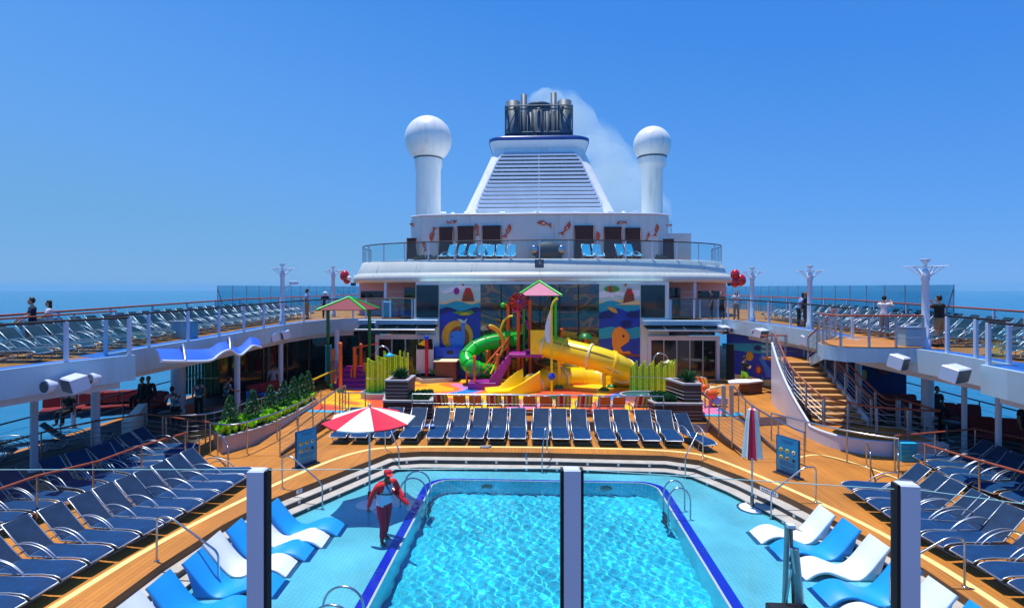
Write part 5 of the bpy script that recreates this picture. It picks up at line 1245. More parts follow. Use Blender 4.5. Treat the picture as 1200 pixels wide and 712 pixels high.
# ================================================================ STAIRCASE (right)
stc = thing('curved_staircase', 'curved outdoor staircase with white side walls and wooden handrails up to the right upper deck', 'staircase', (11.6, 21, 0))
ZL1 = .42
def sp(t):
    """left and right edge of the lower flight, t 0..1 from the bottom landing up"""
    y = 20.6+4.0*t; xl = 10.55+.25*t+.55*t*t; xr = 12.4+.2*t; return (xl, y), (xr, y-.0)
N1 = 11
for k in range(N1):
    t0_, t1_ = k/N1, (k+1)/N1; a, b_ = sp(t0_); c_, d_ = sp(t1_); z1_ = ZL1+(k+1)*.17
    q = MB(); q.prism([a, b_, d_, c_], z1_-.05, z1_); q.build('tread', 'tread_tan', stc)
    q = MB(); q.quad((a[0], a[1]+.02, z1_-.17), (b_[0], b_[1]+.02, z1_-.17), (b_[0], b_[1]+.02, z1_-.05), (a[0], a[1]+.02, z1_-.05)); q.build('riser', mat('stair_riser', '#8a6a48', .6) if k == 0 else bpy.data.materials['stair_riser'], stc)
zm = ZL1+N1*.17
q = MB(); a, b_ = sp(1); q.prism([a, (12.9, b_[1]), (12.9, 26.2), (10.9, 26.2)], zm-.12, zm); q.build('mid_landing', 'teak', stc)
# upper flight back towards the camera
N2 = 7; xa, xb = 12.35-1.15, 12.35-.1
for k in range(N2):
    y1_ = 24.3-k*.3; z1_ = zm+(k+1)*(3.62-zm)/N2
    q = MB(); q.box((12.65, y1_-.15, z1_-.03), (.95, .32, .06)); q.build('tread', 'teak_x', stc)
q = MB()
vs = [(12.15, 24.5, zm-.25), (12.15, 24.5, zm+.1), (12.15, 22.1, 3.62), (12.15, 22.1, 3.0)]
q.add(vs+[(x+.06, y, z) for x, y, z in vs], [(0, 1, 2, 3)[::-1], (4, 5, 6, 7), (0, 4, 7, 3), (1, 2, 6, 5), (2, 3, 7, 6), (0, 1, 5, 4)]); q.build('stringer', 'fascia', stc)
# upper landing bulging from the upper deck
UPL = [(10.0, 19.0), (10.35, 18.3), (11.3, 18.15), (12.5, 18.2), (12.9, 18.2), (12.9, 22.1), (12.15, 22.1), (11.2, 20.9), (10.3, 20.0)]
q = MB(); q.prism(UPL, 3.12, 3.60); q.build('upper_landing', 'fascia', stc); q = MB(); q.prism(offset_poly(UPL, .03), 3.602, 3.63); q.build('landing_deck', 'teak', stc)
# white curved outer wall and stringers
OW = spline([(10.75, 24.9), (10.42, 23.5), (10.2, 22.0), (10.15, 20.6), (10.2, 19.6), (10.5, 18.9), (11.1, 18.4), (11.9, 18.2), (12.9, 18.2), (13.5, 18.25)], 5)
def wtop(p):
    if p[1] > 20.4 and p[0] < 11.2: return ZL1+.12+(p[1]-20.4)/4.2*2.35*(1.0)
    return ZL1+.02
q = MB(); OW = spline([(10.75, 24.9), (10.42, 23.5), (10.2, 22.0), (10.15, 20.6), (10.2, 19.6), (10.5, 18.9), (11.1, 18.4), (11.9, 18.2), (12.9, 18.2), (13.5, 18.25)], 9)
OI = offs(OW, -.08); rings = [[(a_[0], a_[1], 0), (a_[0], a_[1], wtop(a_)), (b_[0], b_[1], wtop(a_)), (b_[0], b_[1], 0)] for a_, b_ in zip(OW, OI)]
q.loft([r[::-1] for r in rings], None, False)
q.tube([((a_[0]+b_[0])/2, (a_[1]+b_[1])/2, wtop(a_)+.015) for a_, b_ in zip(OW, OI)], .055, 6)
q.build('outer_wall', 'white_paint', stc)
q = MB(); q.prism([(10.25, 20.6), (10.25, 19.6), (10.55, 19.0), (11.15, 18.5), (11.9, 18.3), (13.45, 18.3), (13.45, 20.6)], .3, ZL1); q.build('lower_landing', 'teak_x', stc)
q = MB(); q.prism([(12.95, 18.2), (13.6, 18.2), (13.6, 20.7), (13.52, 20.7), (13.52, 18.28), (12.95, 18.28)], 0, ZL1+.02); q.build('landing_side', 'white_paint', stc)
# inner stringer wall of lower flight
q = MB(); a0_, a1_ = sp(0)[1], sp(1)[1]
vs = [(a0_[0]+.02, a0_[1], ZL1-.1), (a1_[0]+.02, a1_[1], zm-.25), (a1_[0]+.02, a1_[1], zm+.12), (a0_[0]+.02, a0_[1], ZL1+.3)]
q.add(vs+[(x+.08, y, z) for x, y, z in vs], [(0, 1, 2, 3), (7, 6, 5, 4), (2, 6, 7, 3), (0, 3, 7, 4), (0, 4, 5, 1), (1, 5, 6, 2)]); q.build('stringer', 'white_paint', stc)
def stair_rail(pts, label, h=1.0, wires=5, step=.9, top='rail_wood'):
    """pts: (x,y,zbase)"""
    bx, by, bz = pts[0]; t = thing('stair_railing', label, 'railing', (bx, by, min(p[2] for p in pts)))
    P = spline(pts, 4) if len(pts) > 2 else pts
    m = MB(); m.tube([(x, y, z+h) for x, y, z in P], .035, 8); m.build('handrail', top, t)
    for p in resample(P, step):
        q = MB(); q.box((p[0], p[1], p[2]+h/2-.02), (.06, .06, h-.04)); q.build('post', 'frame_alu', t)
    w_ = MB()
    for k in range(wires): w_.tube([(x, y, z+h*(k+1)/(wires+1.2)) for x, y, z in P], .011, 4)
    w_.build('wire_infill', 'frame_alu', t)
stair_rail([(11.0, 25.4, 2.45), (10.75, 24.3, 2.3), (10.4, 22.6, 1.5), (10.5, 21.4, .9), (10.75, 20.5, .45)], 'curved wooden handrail with wires on the left side of the lower stair flight', 1.05)
stair_rail([(12.6, 24.6, 2.3), (12.52, 23.0, 1.6), (12.45, 21.6, .95), (12.45, 20.4, .45)], 'curved wooden handrail with wires on the right side of the lower stair flight', 1.05)
stair_rail([(12.85, 24.4, 2.35), (12.85, 22.8, 1.55), (12.85, 21.4, .9), (12.95, 20.4, .45), (13.4, 20.3, .45)], 'second wooden handrail just right of the lower stair flight', 1.05)
stair_rail([(10.75, 20.4, .44), (11.4, 19.2, .44), (12.2, 18.75, .44), (13.45, 18.4, .44)], 'wooden handrail with sparse posts along the front of the low stair landing', 1.05, 4, .8)
stair_rail([(13.45, 18.4, .44), (13.45, 20.5, .44)], 'short wooden handrail on the right end of the low stair landing', 1.05, 4, .7)
stair_rail([(13.5, 20.6, .35), (14.9, 21.3, -.6)], 'sloping wooden handrail down from the low stair landing to the shaded deck', 1.05, 3, .6)
stair_rail([(10.9, 25.7, 2.3), (11.0, 26.3, 2.3), (12.9, 26.3, 2.3)], 'handrail at the back of the middle stair landing', 1.0, 3, .9)
stair_rail([(12.05, 24.2, 2.35), (12.05, 22.0, 3.62), (11.15, 20.8, 3.62)], 'wooden handrail on the left of the short upper stair flight', 1.05, 3, .9)
stair_rail([(10.35, 20.0, 3.62), (10.05, 19.0, 3.62), (10.4, 18.35, 3.62), (12.8, 18.25, 3.62)], 'wooden handrail with slim posts round the upper stair landing', 1.05, 2, .85)
# ================================================================ PLAYGROUND
RZ = RAISE+.004
play = thing('water_playground', 'colourful play structure with purple steps, orange posts, green roof and two tube slides', 'play structure', (-.3, 28, RZ))
def post(par, px, py, ytop, r=.075, m='orange_post', cap=True, Yd=None, foot=True, nm='post'):
    X, Y = G(px, py, RZ); 
    if Yd: X, _ = V(px, py, Yd); Y = Yd
    zt_ = V(px, ytop, Y)[1]; q = MB(); q.tube([(X, Y, RZ), (X, Y, zt_)], r, 12)
    o = q.build(nm, m, par)
    if cap: q = MB(); q.sphere((X, Y, zt_), r*1.25, 12, 8); q.build('post_cap', m, o)
    if foot: q = MB(); q.lathe([(r*2.2, 0), (r*2.0, .06), (r*1.2, .14)], (X, Y, RZ), 12); q.build('post_foot', 'green_post', o)
    return X, Y, zt_
post(play, 556, 456, 418); post(play, 571, 449, 412); post(play, 583, 454, 416)
X6, Y6, Z6 = post(play, 607.5, 449, 352, .095, cap=False); post(play, 621, 447, 353, .09); post(play, 595.5, 440, 360, .09, cap=False, Yd=29.6); post(play, 658, 440, 386, .07, Yd=30.0)
post(play, 612, 440, 380, .07, cap=False, Yd=30.2); 
# platform and steps
def prbox(par, nm, m, x0, x1, y0, y1, z0_, z1_, ch=.02):
    q = MB(); q.box(((x0+x1)/2, (y0+y1)/2, (z0_+z1_)/2), (x1-x0, y1-y0, z1_-z0_), ch=ch); return q.build(nm, m, par)
xp0, xp1 = V(597, 400, 29)[0], V(624, 400, 28.6)[0]
prbox(play, 'platform', 'purple', xp0, xp1+.5, 27.9, 29.9, 1.95, 2.12); 
xs0 = V(549, 400, 27.6)[0]
prbox(play, 'step_base', 'purple', xs0, xs0+1.45, 27.3, 28.5, RZ, .72)
n = 5
for k in range(n):
    x0_ = xs0+1.15+k*(xp0-xs0-1.15)/n; prbox(play, 'step', 'purple', x0_, x0_+(xp0-xs0-1.15)/n+.12, 27.5+k*.08, 28.6+k*.08, .62+k*.24, .78+(k+1)*.24-.06)
q = MB(); q.add([(xs0+1.1, 27.42, RZ+.05), (xs0+1.5, 27.42, RZ+.05), (xp0+.1, 27.8, 1.75), (xp0+.1, 27.8, 2.15), (xs0+1.1, 27.42, .85)], [(0, 1, 2, 3, 4)]); q.build('step_side', 'purple', play)
for dy in (27.45, 28.7):
    q = MB(); q.tube([(xs0+.8, dy, 1.5), (xp0, dy+.3, 2.95)], .03, 6); q.tube([(xs0+.8, dy, 1.2), (xp0, dy+.3, 2.6)], .02, 6); q.build('step_handrail', 'orange_post', play)
# entry panels, clear bubble
q = MB(); q.sphere((xs0+.3, 27.5, 1.35), .42, 20, 12); q.build('clear_bubble', 'bubble', play)
q = MB(); q.box((xp1+.35, 27.95, 2.75), (.9, .08, 1.3), ch=.03); q.build('slide_entry_panel', 'yellow', play)
q = MB(); q.box((xp0+.2, 30.0, 2.6), (1.2, .08, .9), ch=.03); q.build('barrier_panel', 'maroon', play)
# yellow tube slide
def flumepts(L): return spline([V3(*p) for p in L], 6)
yp = flumepts([(631, 402, 28.5), (645, 406, 28.3), (672, 413, 27.8), (700, 420, 27.4), (722, 428, 27.5), (733, 437, 28.3), (724, 443, 29.3), (700, 444, 29.9), (672, 443, 29.7), (650, 445, 29.0), (634, 449, 28.2), (622, 454, 27.5)])
sl = MB(); sl.tube(yp, .62, 18, cap=False); ys = sl.build('tube_slide', 'yellow', play, label='yellow enclosed tube slide')
for k in range(4, len(yp)-2, 6):
    a = Vector(yp[k]); t = (Vector(yp[k+1])-Vector(yp[k-1])).normalized(); q = MB()
    q.tube([tuple(a-t*.05), tuple(a+t*.05)], .69, 18); q.build('slide_joint_ring', 'yellow' if k % 4 else 'cream', ys)
for k in range(2):
    pts = [tuple(Vector(p)+Vector((0, -.55+.02*k, .32-.62*k))) for p in yp[4:26]]
    q = MB(); q.tube(pts, .02, 4); q.build('slide_seam', 'bar_brown', ys)
ye = [tuple(Vector(yp[-1])), V3(612, 456, 27.1), V3(600, 459.5, 26.7), V3(585, 462, 26.4), V3(572, 463.5, 26.2)]
q = MB(); E_ = spline(ye, 5); rad = [.62-.05*min(1, i/6) for i in range(len(E_))]
rings = []
for i, p in enumerate(E_):
    t = Vector(E_[min(i+1, len(E_)-1)])-Vector(E_[max(i-1, 0)]); t.z = 0; t.normalize(); w_ = Vector((-t.y, t.x, 0))
    hgt = .75*max(0, 1-i/(len(E_)*.62))**.8+.10; ring_ = []
    for a, hh in ((-.62, hgt), (-.5, .0), (0, -.06), (.5, .0), (.62, hgt)): ring_.append((p[0]+w_.x*a, p[1]+w_.y*a, max(RZ+.02, RZ+.12+hh+(p[2]-E_[-1][2])*.4)))
    for a, hh in ((.70, hgt-.0), (.70, -.3), (-.70, -.3), (-.70, hgt)): ring_.append((p[0]+w_.x*a, p[1]+w_.y*a, max(RZ, RZ+.12+hh+(p[2]-E_[-1][2])*.3)))
    rings.append(ring_)
q.loft(rings, None, False); q.build('slide_chute', 'yellow', play)
for px, py, Yd, zt_ in ((708, 425, 27.5, 0), (717, 430, 28.4, 0), (655, 412, 28.1, 0)):
    X, z = V(px, py, Yd); q = MB(); q.tube([(X, Yd, RZ), (X, Yd, z-.3)], .09, 10); s_ = q.build('slide_support', 'yellow', play); q = MB(); q.lathe([(.28, 0), (.26, .06), (.12, .16)], (X, Yd, RZ), 14); q.build('post_foot', 'green_post', s_)
# green tube slide
gp_ = flumepts([(612, 399, 29.6), (596, 398, 30.0), (574, 401, 30.1), (556, 408, 29.8), (547, 419, 29.1), (552, 429, 28.6), (566, 434, 28.9), (584, 436, 29.3)])
q = MB(); q.tube(gp_, .41, 18, cap=False); gs = q.build('tube_slide', 'green_slide', play, label='bright green enclosed tube slide')
for k in range(3, len(gp_)-1, 5):
    a = Vector(gp_[k]); t = (Vector(gp_[k+1])-Vector(gp_[k-1])).normalized(); q = MB(); q.tube([tuple(a-t*.04), tuple(a+t*.04)], .455, 18); q.build('slide_joint_ring', 'green_slide', gs)
for k in range(3):
    q = MB(); q.tube([tuple(Vector(p)+Vector((.1*k-.1, -.26+.08*k, .30-.02*k))*1.16) for p in gp_[3:26]], .018, 4); q.build('slide_seam', 'green_post', gs)
for i in (12, 26): 
    p = gp_[i]; q = MB(); q.tube([(p[0], p[1], RZ), (p[0], p[1], p[2]-.4)], .07, 8); q.build('slide_support', 'orange_post', play)
# canopy
def canopy(par, cx, cy, hx, hy, ze, zp, cm, rm, nm='roof'):
    q = MB(); vs = [(cx-hx, cy-hy, ze), (cx+hx, cy-hy, ze), (cx+hx, cy+hy, ze), (cx-hx, cy+hy, ze), (cx, cy, zp)]
    q.add(vs, [(0, 1, 4), (1, 2, 4), (2, 3, 4), (3, 0, 4)]); q.add([(x, y, z-.03) for x, y, z in vs], [(1, 0, 4), (2, 1, 4), (3, 2, 4), (0, 3, 4)]); r = q.build(nm, cm, par)
    for k in range(4): q = MB(); q.tube([vs[k], vs[4]], .07, 6); q.build('roof_rib', rm, r)
    return r
x, _ = V(632, 345, 28.7); canopy(play, x, 28.7, 1.15, 1.15, 5.2, 5.95, 'pink_canvas', 'green_bright')
for dx, dy in ((.85, -.85), (.85, .85), (-.85, .85)):
    q = MB(); q.tube([(x+dx, 28.7+dy, 2.1), (x+dx, 28.7+dy, 5.35)], .06, 8); q.build('roof_post', 'green_bright', play)
# pinwheel
pw_ = MB(); cx, cz = V(607.5, 353.5, 27.5)
for k in range(10):
    a0, a1 = 2*pi*k/10, 2*pi*(k+.92)/10
    pw_.add([(cx, 27.5, cz), (cx+.46*cos(a0), 27.5-.05, cz+.46*sin(a0)), (cx+.46*cos(a1), 27.5+.05, cz+.46*sin(a1)), (cx, 27.54, cz), (cx+.46*cos(a0), 27.49, cz+.46*sin(a0)), (cx+.46*cos(a1), 27.59, cz+.46*sin(a1))], [(0, 1, 2), (5, 4, 3), (1, 4, 5, 2)])
pwo = pw_.build('pinwheel', 'red_gloss', play); q = MB(); q.tube([(cx+.45*cos(2*pi*k/24), 27.52, cz+.45*sin(2*pi*k/24)) for k in range(24)], .035, 6, loop=True); q.sphere((cx, 27.45, cz), .07, 10, 6, 'blue'); q.m = ['maroon', 'blue']; q.mi = [0 if i < len(q.f)-60 else 1 for i in range(len(q.f))]; q.build('pinwheel_rim', 'maroon', pwo)
# curved pipes and water spouts
def pipe(par, nm, m, pts, r=.06): q = MB(); q.tube(spline([V3(*p) for p in pts], 5), r, 8); return q.build(nm, m, par)
pipe(play, 'curved_pipe', 'orange_post', [(595.5, 362, 29.6), (594.8, 359, 29.6), (592.5, 357.5, 29.5), (589.5, 357.3, 29.4)], .09)
q = MB(); xx, zz = V(589.5, 357.3, 29.3); q.sphere((xx, 29.3, zz), .14, 10, 8); q.build('spout', 'green_bright', play)
q = MB(); xx, zz = V(595, 391, 29.4); q.sphere((xx, 29.4, zz), .17, 10, 8); q.build('spout', 'green_bright', play)
pipe(play, 'curved_pipe', 'yellow', [(586, 393, 29.4), (587, 385, 29.4), (590, 377, 29.4), (595, 371.5, 29.4), (601, 370, 29.4)], .06)
pipe(play, 'curved_pipe', 'magenta', [(600, 362, 29.6), (607, 367, 29.6), (615, 375, 29.6), (620.5, 384, 29.4)], .06)
pipe(play, 'curled_arm', 'mural_gold', [(590, 404, 28.6), (588, 394, 28.5), (582, 386, 28.4), (576, 382.5, 28.3), (573.5, 382.5, 28.3)], .12)
pipe(play, 'prop', 'yellow', [(575, 438, 28.0), (582, 424, 28.3)], .06); pipe(play, 'prop', 'yellow', [(586, 417, 28.4), (590, 404, 28.6)], .05)
pipe(play, 'side_post', 'maroon', [(587, 440, 29.2), (587, 392, 29.2)], .08)
for px in (640, 645, 655, 668): pipe(play, 'water_jet', 'bubble', [(px, 352, 28.9), (px+1, 375, 28.9), (px+1.5, 400, 28.9)], .012)
# yellow pole with blue ball and white sail
sp_ = thing('sail_pole', 'tall yellow pole with a blue ball and a white sail beside the yellow slide', 'play pole', (*G(646.5, 466, RZ), RZ)); X, Y, z = wloc(sp_)
q = MB(); q.tube([(X, Y, RZ), (X, Y, 4.7), (X+.1, Y, 4.95), (X+.28, Y-.05, 5.1)], .055, 8); q.build('pole', 'yellow', sp_); q = MB(); q.sphere((X, Y-.02, V(646, 441, Y)[1]), .18, 16, 10); q.build('ball', 'blue', sp_)
q = MB(); P_ = [(0, 4.55), (-.14, 4.2), (-.24, 3.8), (-.27, 3.4), (-.2, 3.05), (0, 2.9)]; vs = [(X-.06+a, Y+.03, z) for a, z in P_]; n = len(vs); q.add(vs+[(x, y+.03, z) for x, y, z in vs], [tuple(range(n)), tuple(range(n, 2*n))[::-1]]+[(i, n+i, n+(i+1) % n, (i+1) % n) for i in range(n)]); q.build('sail', 'white', sp_)
q = MB(); q.lathe([(.28, 0), (.26, .05), (.1, .12)], (X, Y, RZ), 14); q.build('post_foot', 'green_bright', sp_)
q = MB(); xx, yy = G(668, 443, RZ); yy = 29.9; xx = V(686, 420, yy)[0]
# palm-like spray post
ps = thing('spray_post', 'orange spray post with a small green cap before the tinted glass wall', 'water feature', (V(686, 420, 30.2)[0], 30.2, RZ)); X, Y, z = wloc(ps)
q = MB(); q.tube([(X, Y, RZ), (X, Y, V(686, 396, 30.2)[1])], .08, 8); q.build('pole', 'orange_post', ps); q = MB(); q.lathe([(.42, -.1), (.3, .12), (.1, .2), (.02, .2)], (X, Y, V(686, 394, 30.2)[1]), 12); q.build('cap', 'green_post', ps)

# ---- small structure at the left with its own roof
pl2 = thing('toddler_play_unit', 'small play unit with pink steps, orange posts and a clear bubble under a maroon canopy', 'play structure', (*G(408, 455, RZ), RZ))
def post2(px, py, yt, r=.085): return post(pl2, px, py, yt, r)
post2(390, 452, 410); post2(399, 459, 403, .085); post2(415.5, 452, 408, .09); post2(423, 446, 404, .08); post2(417.5, 450, 417, .07)
post2(399.3, 458.5, 418.5, .08)
X, Y = G(408, 452, RZ)
for k in range(4): prbox(pl2, 'step', 'magenta' if k > 2 else 'purple', X-.55+.12*(3-k)*0, X+.65+.25*(3-k), Y+.3*k-.5, Y+.3*k-.15 if k < 3 else Y+1.4, RZ, RZ+.22*(k+1))
q = MB(); q.sphere((X-.55, Y-.3, 1.35), .42, 20, 12); q.build('clear_bubble', 'bubble', pl2)
q = MB(); q.box((X+1.0, Y+.5, 1.25), (.7, .08, .6), ch=.03); q.build('side_panel', 'mural_orange', pl2)
for a, b_ in (((-.45, -.55), (-.45, .4)), ((.35, -.55), (.35, .4))):
    q = MB(); q.tube([(X+a[0], Y+a[1], .9)]+[(X+a[0], Y+a[1]+.35-.35*cos(t), 1.05+.5*sin(t)) for t in [k*pi/6 for k in range(7)]]+[(X+b_[0], Y+b_[1]-.25, .9)], .03, 6); q.build('grab_rail', 'orange_post', pl2)
q = MB(); q.tube([(X-1.7, Y-.8, .75), (X-.4, Y-.3, 1.35)], .05, 6); q.tube([(X-1.7, Y-.8, RZ), (X-1.7, Y-.8, .75)], .05, 6); q.build('ramp_bar', 'yellow', pl2)
q = MB(); q.tube([(X+.2, Y+.6, 2.35), (X+1.4, Y+.9, 2.55)], .05, 6); q.build('cross_bar', 'orange_post', pl2)
xc, _ = V(409, 360, 28.4); zE = V(409, 362, 28.4)[1]; canopy(pl2, xc+.0, 28.4, 1.28, 1.2, zE, V(408, 348, 28.4)[1], 'maroon', 'green_bright')
for dx in (-1.15, 1.12):
    q = MB(); q.tube([(xc+dx, 28.4, RZ), (xc+dx, 28.4, zE)], .09, 8); q.build('roof_post', 'green_post', pl2)
# notice panel, oval sign
q = MB(); xx, zz = V(384, 420, 29.2); q.box((xx+.05, 29.2, 1.4), (.35, .06, 2.0), ch=.01); tag(q.build('notice_board', 'sling_cyan'), 'narrow light blue panel beside the toddler play unit', 'sign')
# ---- lime bamboo screens
def bamboo(nm, lab, path, hfun, step=.10, r=.05, dk=False):
    t = thing(nm, lab, 'screen', (path[0][0], path[0][1], RZ)); pts = resample(path, step)
    for k, p in enumerate(pts):
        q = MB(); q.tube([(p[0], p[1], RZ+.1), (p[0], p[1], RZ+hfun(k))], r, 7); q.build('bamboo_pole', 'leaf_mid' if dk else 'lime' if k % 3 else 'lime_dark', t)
    for z in (.85, ):
        q = MB(); q.tube([(p[0], p[1]-.05, RZ+z) for p in pts], .018, 5); q.build('cross_rail', 'cream', t)
    return t
g = lambda px, py: G(px, py, RZ)
a = g(430, 463); 
b1 = bamboo('bamboo_screen', 'lime green screen of upright poles round a shower, left of the playground', [(a[0], a[1]), (a[0]+.25, a[1]-.25), (a[0]+.55, a[1]-.2), (a[0]+.75, a[1]+.6), (V(450, 440, 27.6)[0], 27.6), (V(478, 440, 27.8)[0], 27.8)], lambda k: 1.55+.25*((k*7) % 5)/4+.15*(k % 2))
b2 = bamboo('bamboo_screen', 'lime green screen of upright poles right of the yellow slide', [(V(739, 440, 26.6)[0], 26.6), (V(783, 440, 26.4)[0], 26.4), (V(791, 440, 27.1)[0], 27.1)], lambda k: 1.35+.3*((k*5) % 4)/3)
def tub(lab, cx, cy, rx, ry):
    t = thing('splash_tub', lab, 'basin', (cx, cy, RZ)); E0 = [(cx+rx*cos(a), cy+ry*sin(a)) for a in [2*pi*k/28 for k in range(28)]]; E1 = [(cx+(rx-.1)*cos(a), cy+(ry-.1)*sin(a)) for a in [2*pi*k/28 for k in range(28)]]
    q = MB(); vwall(q, E0, RZ, RZ+.25); ring(q, E0, E1, RZ+.25); vwall(q, E1[::-1], RZ+.15, RZ+.25); q.build('rim', 'planter_edge', t); q = MB(); q.prism(E1, RZ+.01, RZ+.2); q.build('turf', 'teal_turf', t)
tub('round stone edged bed with dark turf beside the left lime screen', g(447, 463)[0]+.1, 25.4, 1.0, .75)
tub('round white edged bed with dark turf before the right lime screen', V(756, 460, 25.4)[0], 25.4, 1.2, .8)
def shower(lab, X, Y, h, hd='sling_cyan', s=1):
    t = thing('playground_shower', lab, 'shower', (X, Y, RZ)); q = MB(); q.tube([(X, Y, RZ), (X, Y, RZ+h)]+[(X+s*(.35-.35*cos(a)), Y, RZ+h+.3*sin(a)) for a in [k*pi/8 for k in range(1, 8)]]+[(X+s*.72, Y, RZ+h-.12)], .035, 8); q.build('pipe', 'steel' if s > 0 else 'cream', t)
    q = MB(); q.lathe([(.26, -.02), (.28, .02), (.12, .08), (.04, .16)], (X+s*.72, Y, RZ+h-.18), 14); q.build('shower_head', hd, t)
shower('curved shower pipe with a pale blue rose above the left lime screen', V(440, 450, 26.6)[0], 26.6, 2.0)
shower('curved shower pipe with pale head behind the right lime screen', V(766, 450, 27.6)[0], 27.6, 1.6, 'cream')
# red pole with flag in a low bed
fp = thing('flag_pole', 'red pole with blue top and yellow pennant in a planted bed before the left doors', 'flag pole', (*G(500, 446, RZ), RZ)); X, Y, z = wloc(fp)
q = MB(); q.tube([(X, Y, RZ), (X, Y, V(500, 398, Y)[1])], .10, 10); q.build('pole', 'red', fp); q = MB(); zt_ = V(500, 396, Y)[1]; q.lathe([(.12, -.08), (.13, .1), (.08, .16), (.01, .16)], (X, Y, zt_), 12); q.build('pole_cap', 'blue', fp)
q = MB(); q.add([(X-.1, Y, zt_-.05), (X-.1, Y, zt_-.45), (X-.5, Y, zt_-.35), (X-.1, Y+.02, zt_-.05), (X-.1, Y+.02, zt_-.45), (X-.5, Y+.02, zt_-.35)], [(0, 2, 1), (3, 4, 5), (0, 3, 5, 2), (1, 2, 5, 4)]); q.build('pennant', 'yellow', fp)
bed = [g(a, b_) for a, b_ in ((481, 444), (494, 449.5), (531, 447), (533, 443.5), (516, 438.5), (488, 439))]
q = MB(); q.prism(bed, RZ, RZ+.22); o = tag(q.build('planted_bed', 'planter_edge'), 'low angular bed with pale stone edge and green plants before the left doors', 'planter'); q = MB(); q.prism(offset_poly(bed[::-1] if False else [tuple(p) for p in bed], -.12 if sum(bed[i][0]*bed[(i+1) % 6][1]-bed[(i+1) % 6][0]*bed[i][1] for i in range(6)) < 0 else .12), RZ+.2, RZ+.235); q.build('soil', 'soil', o)
def tuft(mb, x, y, z, h, n, sp, w=.05, m=None):
    for i in range(n):
        a = random.uniform(0, 2*pi); r = random.uniform(.3, 1)*sp; hh = h*random.uniform(.6, 1.1); c_, s_ = cos(a), sin(a)
        mb.add([(x-s_*w*.5, y+c_*w*.5, z), (x+s_*w*.5, y-c_*w*.5, z), (x+c_*r*.5+s_*w*.7, y+s_*r*.5-c_*w*.7, z+hh*.75), (x+c_*r, y+s_*r, z+hh), (x+c_*r*.5-s_*w*.7, y+s_*r*.5+c_*w*.7, z+hh*.75)], [(0, 1, 2, 3, 4)], m)
q = MB()
for px, py in ((487, 443), (492, 444), (506, 444), (511, 445), (516, 444), (522, 443.5), (496, 442)): x, y = g(px, py); tuft(q, x, y, RZ+.23, .4, 26, .32)
q.build('bed_plants', 'leaf_lime', o)
# little bar counter with blue top sign
bc = thing('splash_bar', 'small brown bar counter with a blue panel above it beneath the whale mural', 'counter', (V(525, 430, 30.0)[0], 30.0, RZ))
q = MB(); x0_, z1_ = V(511, 423, 30); x1_, _ = V(535, 423, 30); q.box(((x0_+x1_)/2, 30.1, (RZ+z1_)/2), (x1_-x0_, .8, z1_-RZ), ch=.02); q.build('counter', 'bar_brown', bc); q = MB(); q.box(((x0_+x1_)/2, 30.05, z1_+.04), (x1_-x0_+.15, 1.0, .07), ch=.02); q.build('counter_top', 'cream', bc)
q = MB(); q.box(((x0_+x1_)/2+.2, 30.7, z1_+.42), (x1_-x0_+1.2, .1, .62), ch=.02); q.build('back_panel', 'blue', bc); q = MB(); q.box(((x0_+x1_)/2+.1, 30.64, z1_+.42), (.35, .02, .2)); q.build('screen', 'black', bc)
# white banner leaning by the left door
q = MB(); x0_, zt_ = V(488, 405, 30.3); x1_, _ = V(508, 405, 30.3); q.box(((x0_+x1_)/2, 30.3, (zt_+RZ)/2+.2), (x1_-x0_, .04, zt_-RZ-.3)); bn = tag(q.build('door_banner', 'cloth_white'), 'tall white banner with a dark green top standing before the left glass doors', 'banner'); q = MB(); q.box(((x0_+x1_)/2, 30.27, zt_-.05), (x1_-x0_-.05, .02, .28)); q.build('banner_header', 'cloth_black', bn); q = MB(); q.box(((x0_+x1_)/2, 30.3, RZ+.05), (x1_-x0_+.1, .3, .08)); q.build('banner_foot', 'grille', bn)
# sheltered toys and table at the right
tb = thing('white_table', 'white topped curved table unit near the right playground gate', 'table', (*g(880, 462), RZ)); X, Y, z = wloc(tb)
q = MB(); q.prism([(X-1.15, Y-.3), (X-.2, Y-.15), (X+.75, Y+.35), (X+.75, Y+.9), (X-.4, Y+.8), (X-1.0, Y+.35)], RZ+.55, RZ+.62); q.build('table_top', 'white', tb); q = MB(); q.prism([(X-.1, Y-.05), (X+.7, Y+.37), (X+.7, Y+.85), (X-.3, Y+.7)], RZ, RZ+.55); q.build('table_base', 'bar_brown', tb)
ty = thing('spring_toy', 'small orange and pink rocking toy on the yellow floor by the right ramp', 'toy', (*g(833, 476), RZ)); X, Y, z = wloc(ty)
q = MB(); q.sphere((X, Y, RZ+.55), (.32, .2, .24), 14, 8); q.sphere((X-.28, Y, RZ+.82), (.17, .14, .17), 12, 8); q.build('body', 'orange_post', ty); q = MB(); q.tube([(X, Y, RZ), (X, Y, RZ+.35)], .08, 8); q.build('spring', 'toy_pink', ty); q = MB(); q.box((X+.4, Y+.1, RZ+.25), (.6, .4, .3), ch=.03); q.build('block', 'cloth_lightblue', ty)
gt = thing('playground_gate', 'steel posts with an arched pale pipe at the right playground entrance', 'gate', (*g(848, 487), RZ)); X, Y, z = wloc(gt)
for dx in (0, .35): q = MB(); q.box((X+dx, Y+.3*dx, RZ+.62), (.16, .08, 1.24), ch=.015); q.build('gate_post', 'frame_alu', gt)
q = MB(); q.tube([(X-.75, Y, RZ+.3), (X-.75, Y, RZ+1.05), (X+.0, Y, RZ+1.25)], .035, 6, round_=.2); q.build('gate_pipe', 'cream', gt)

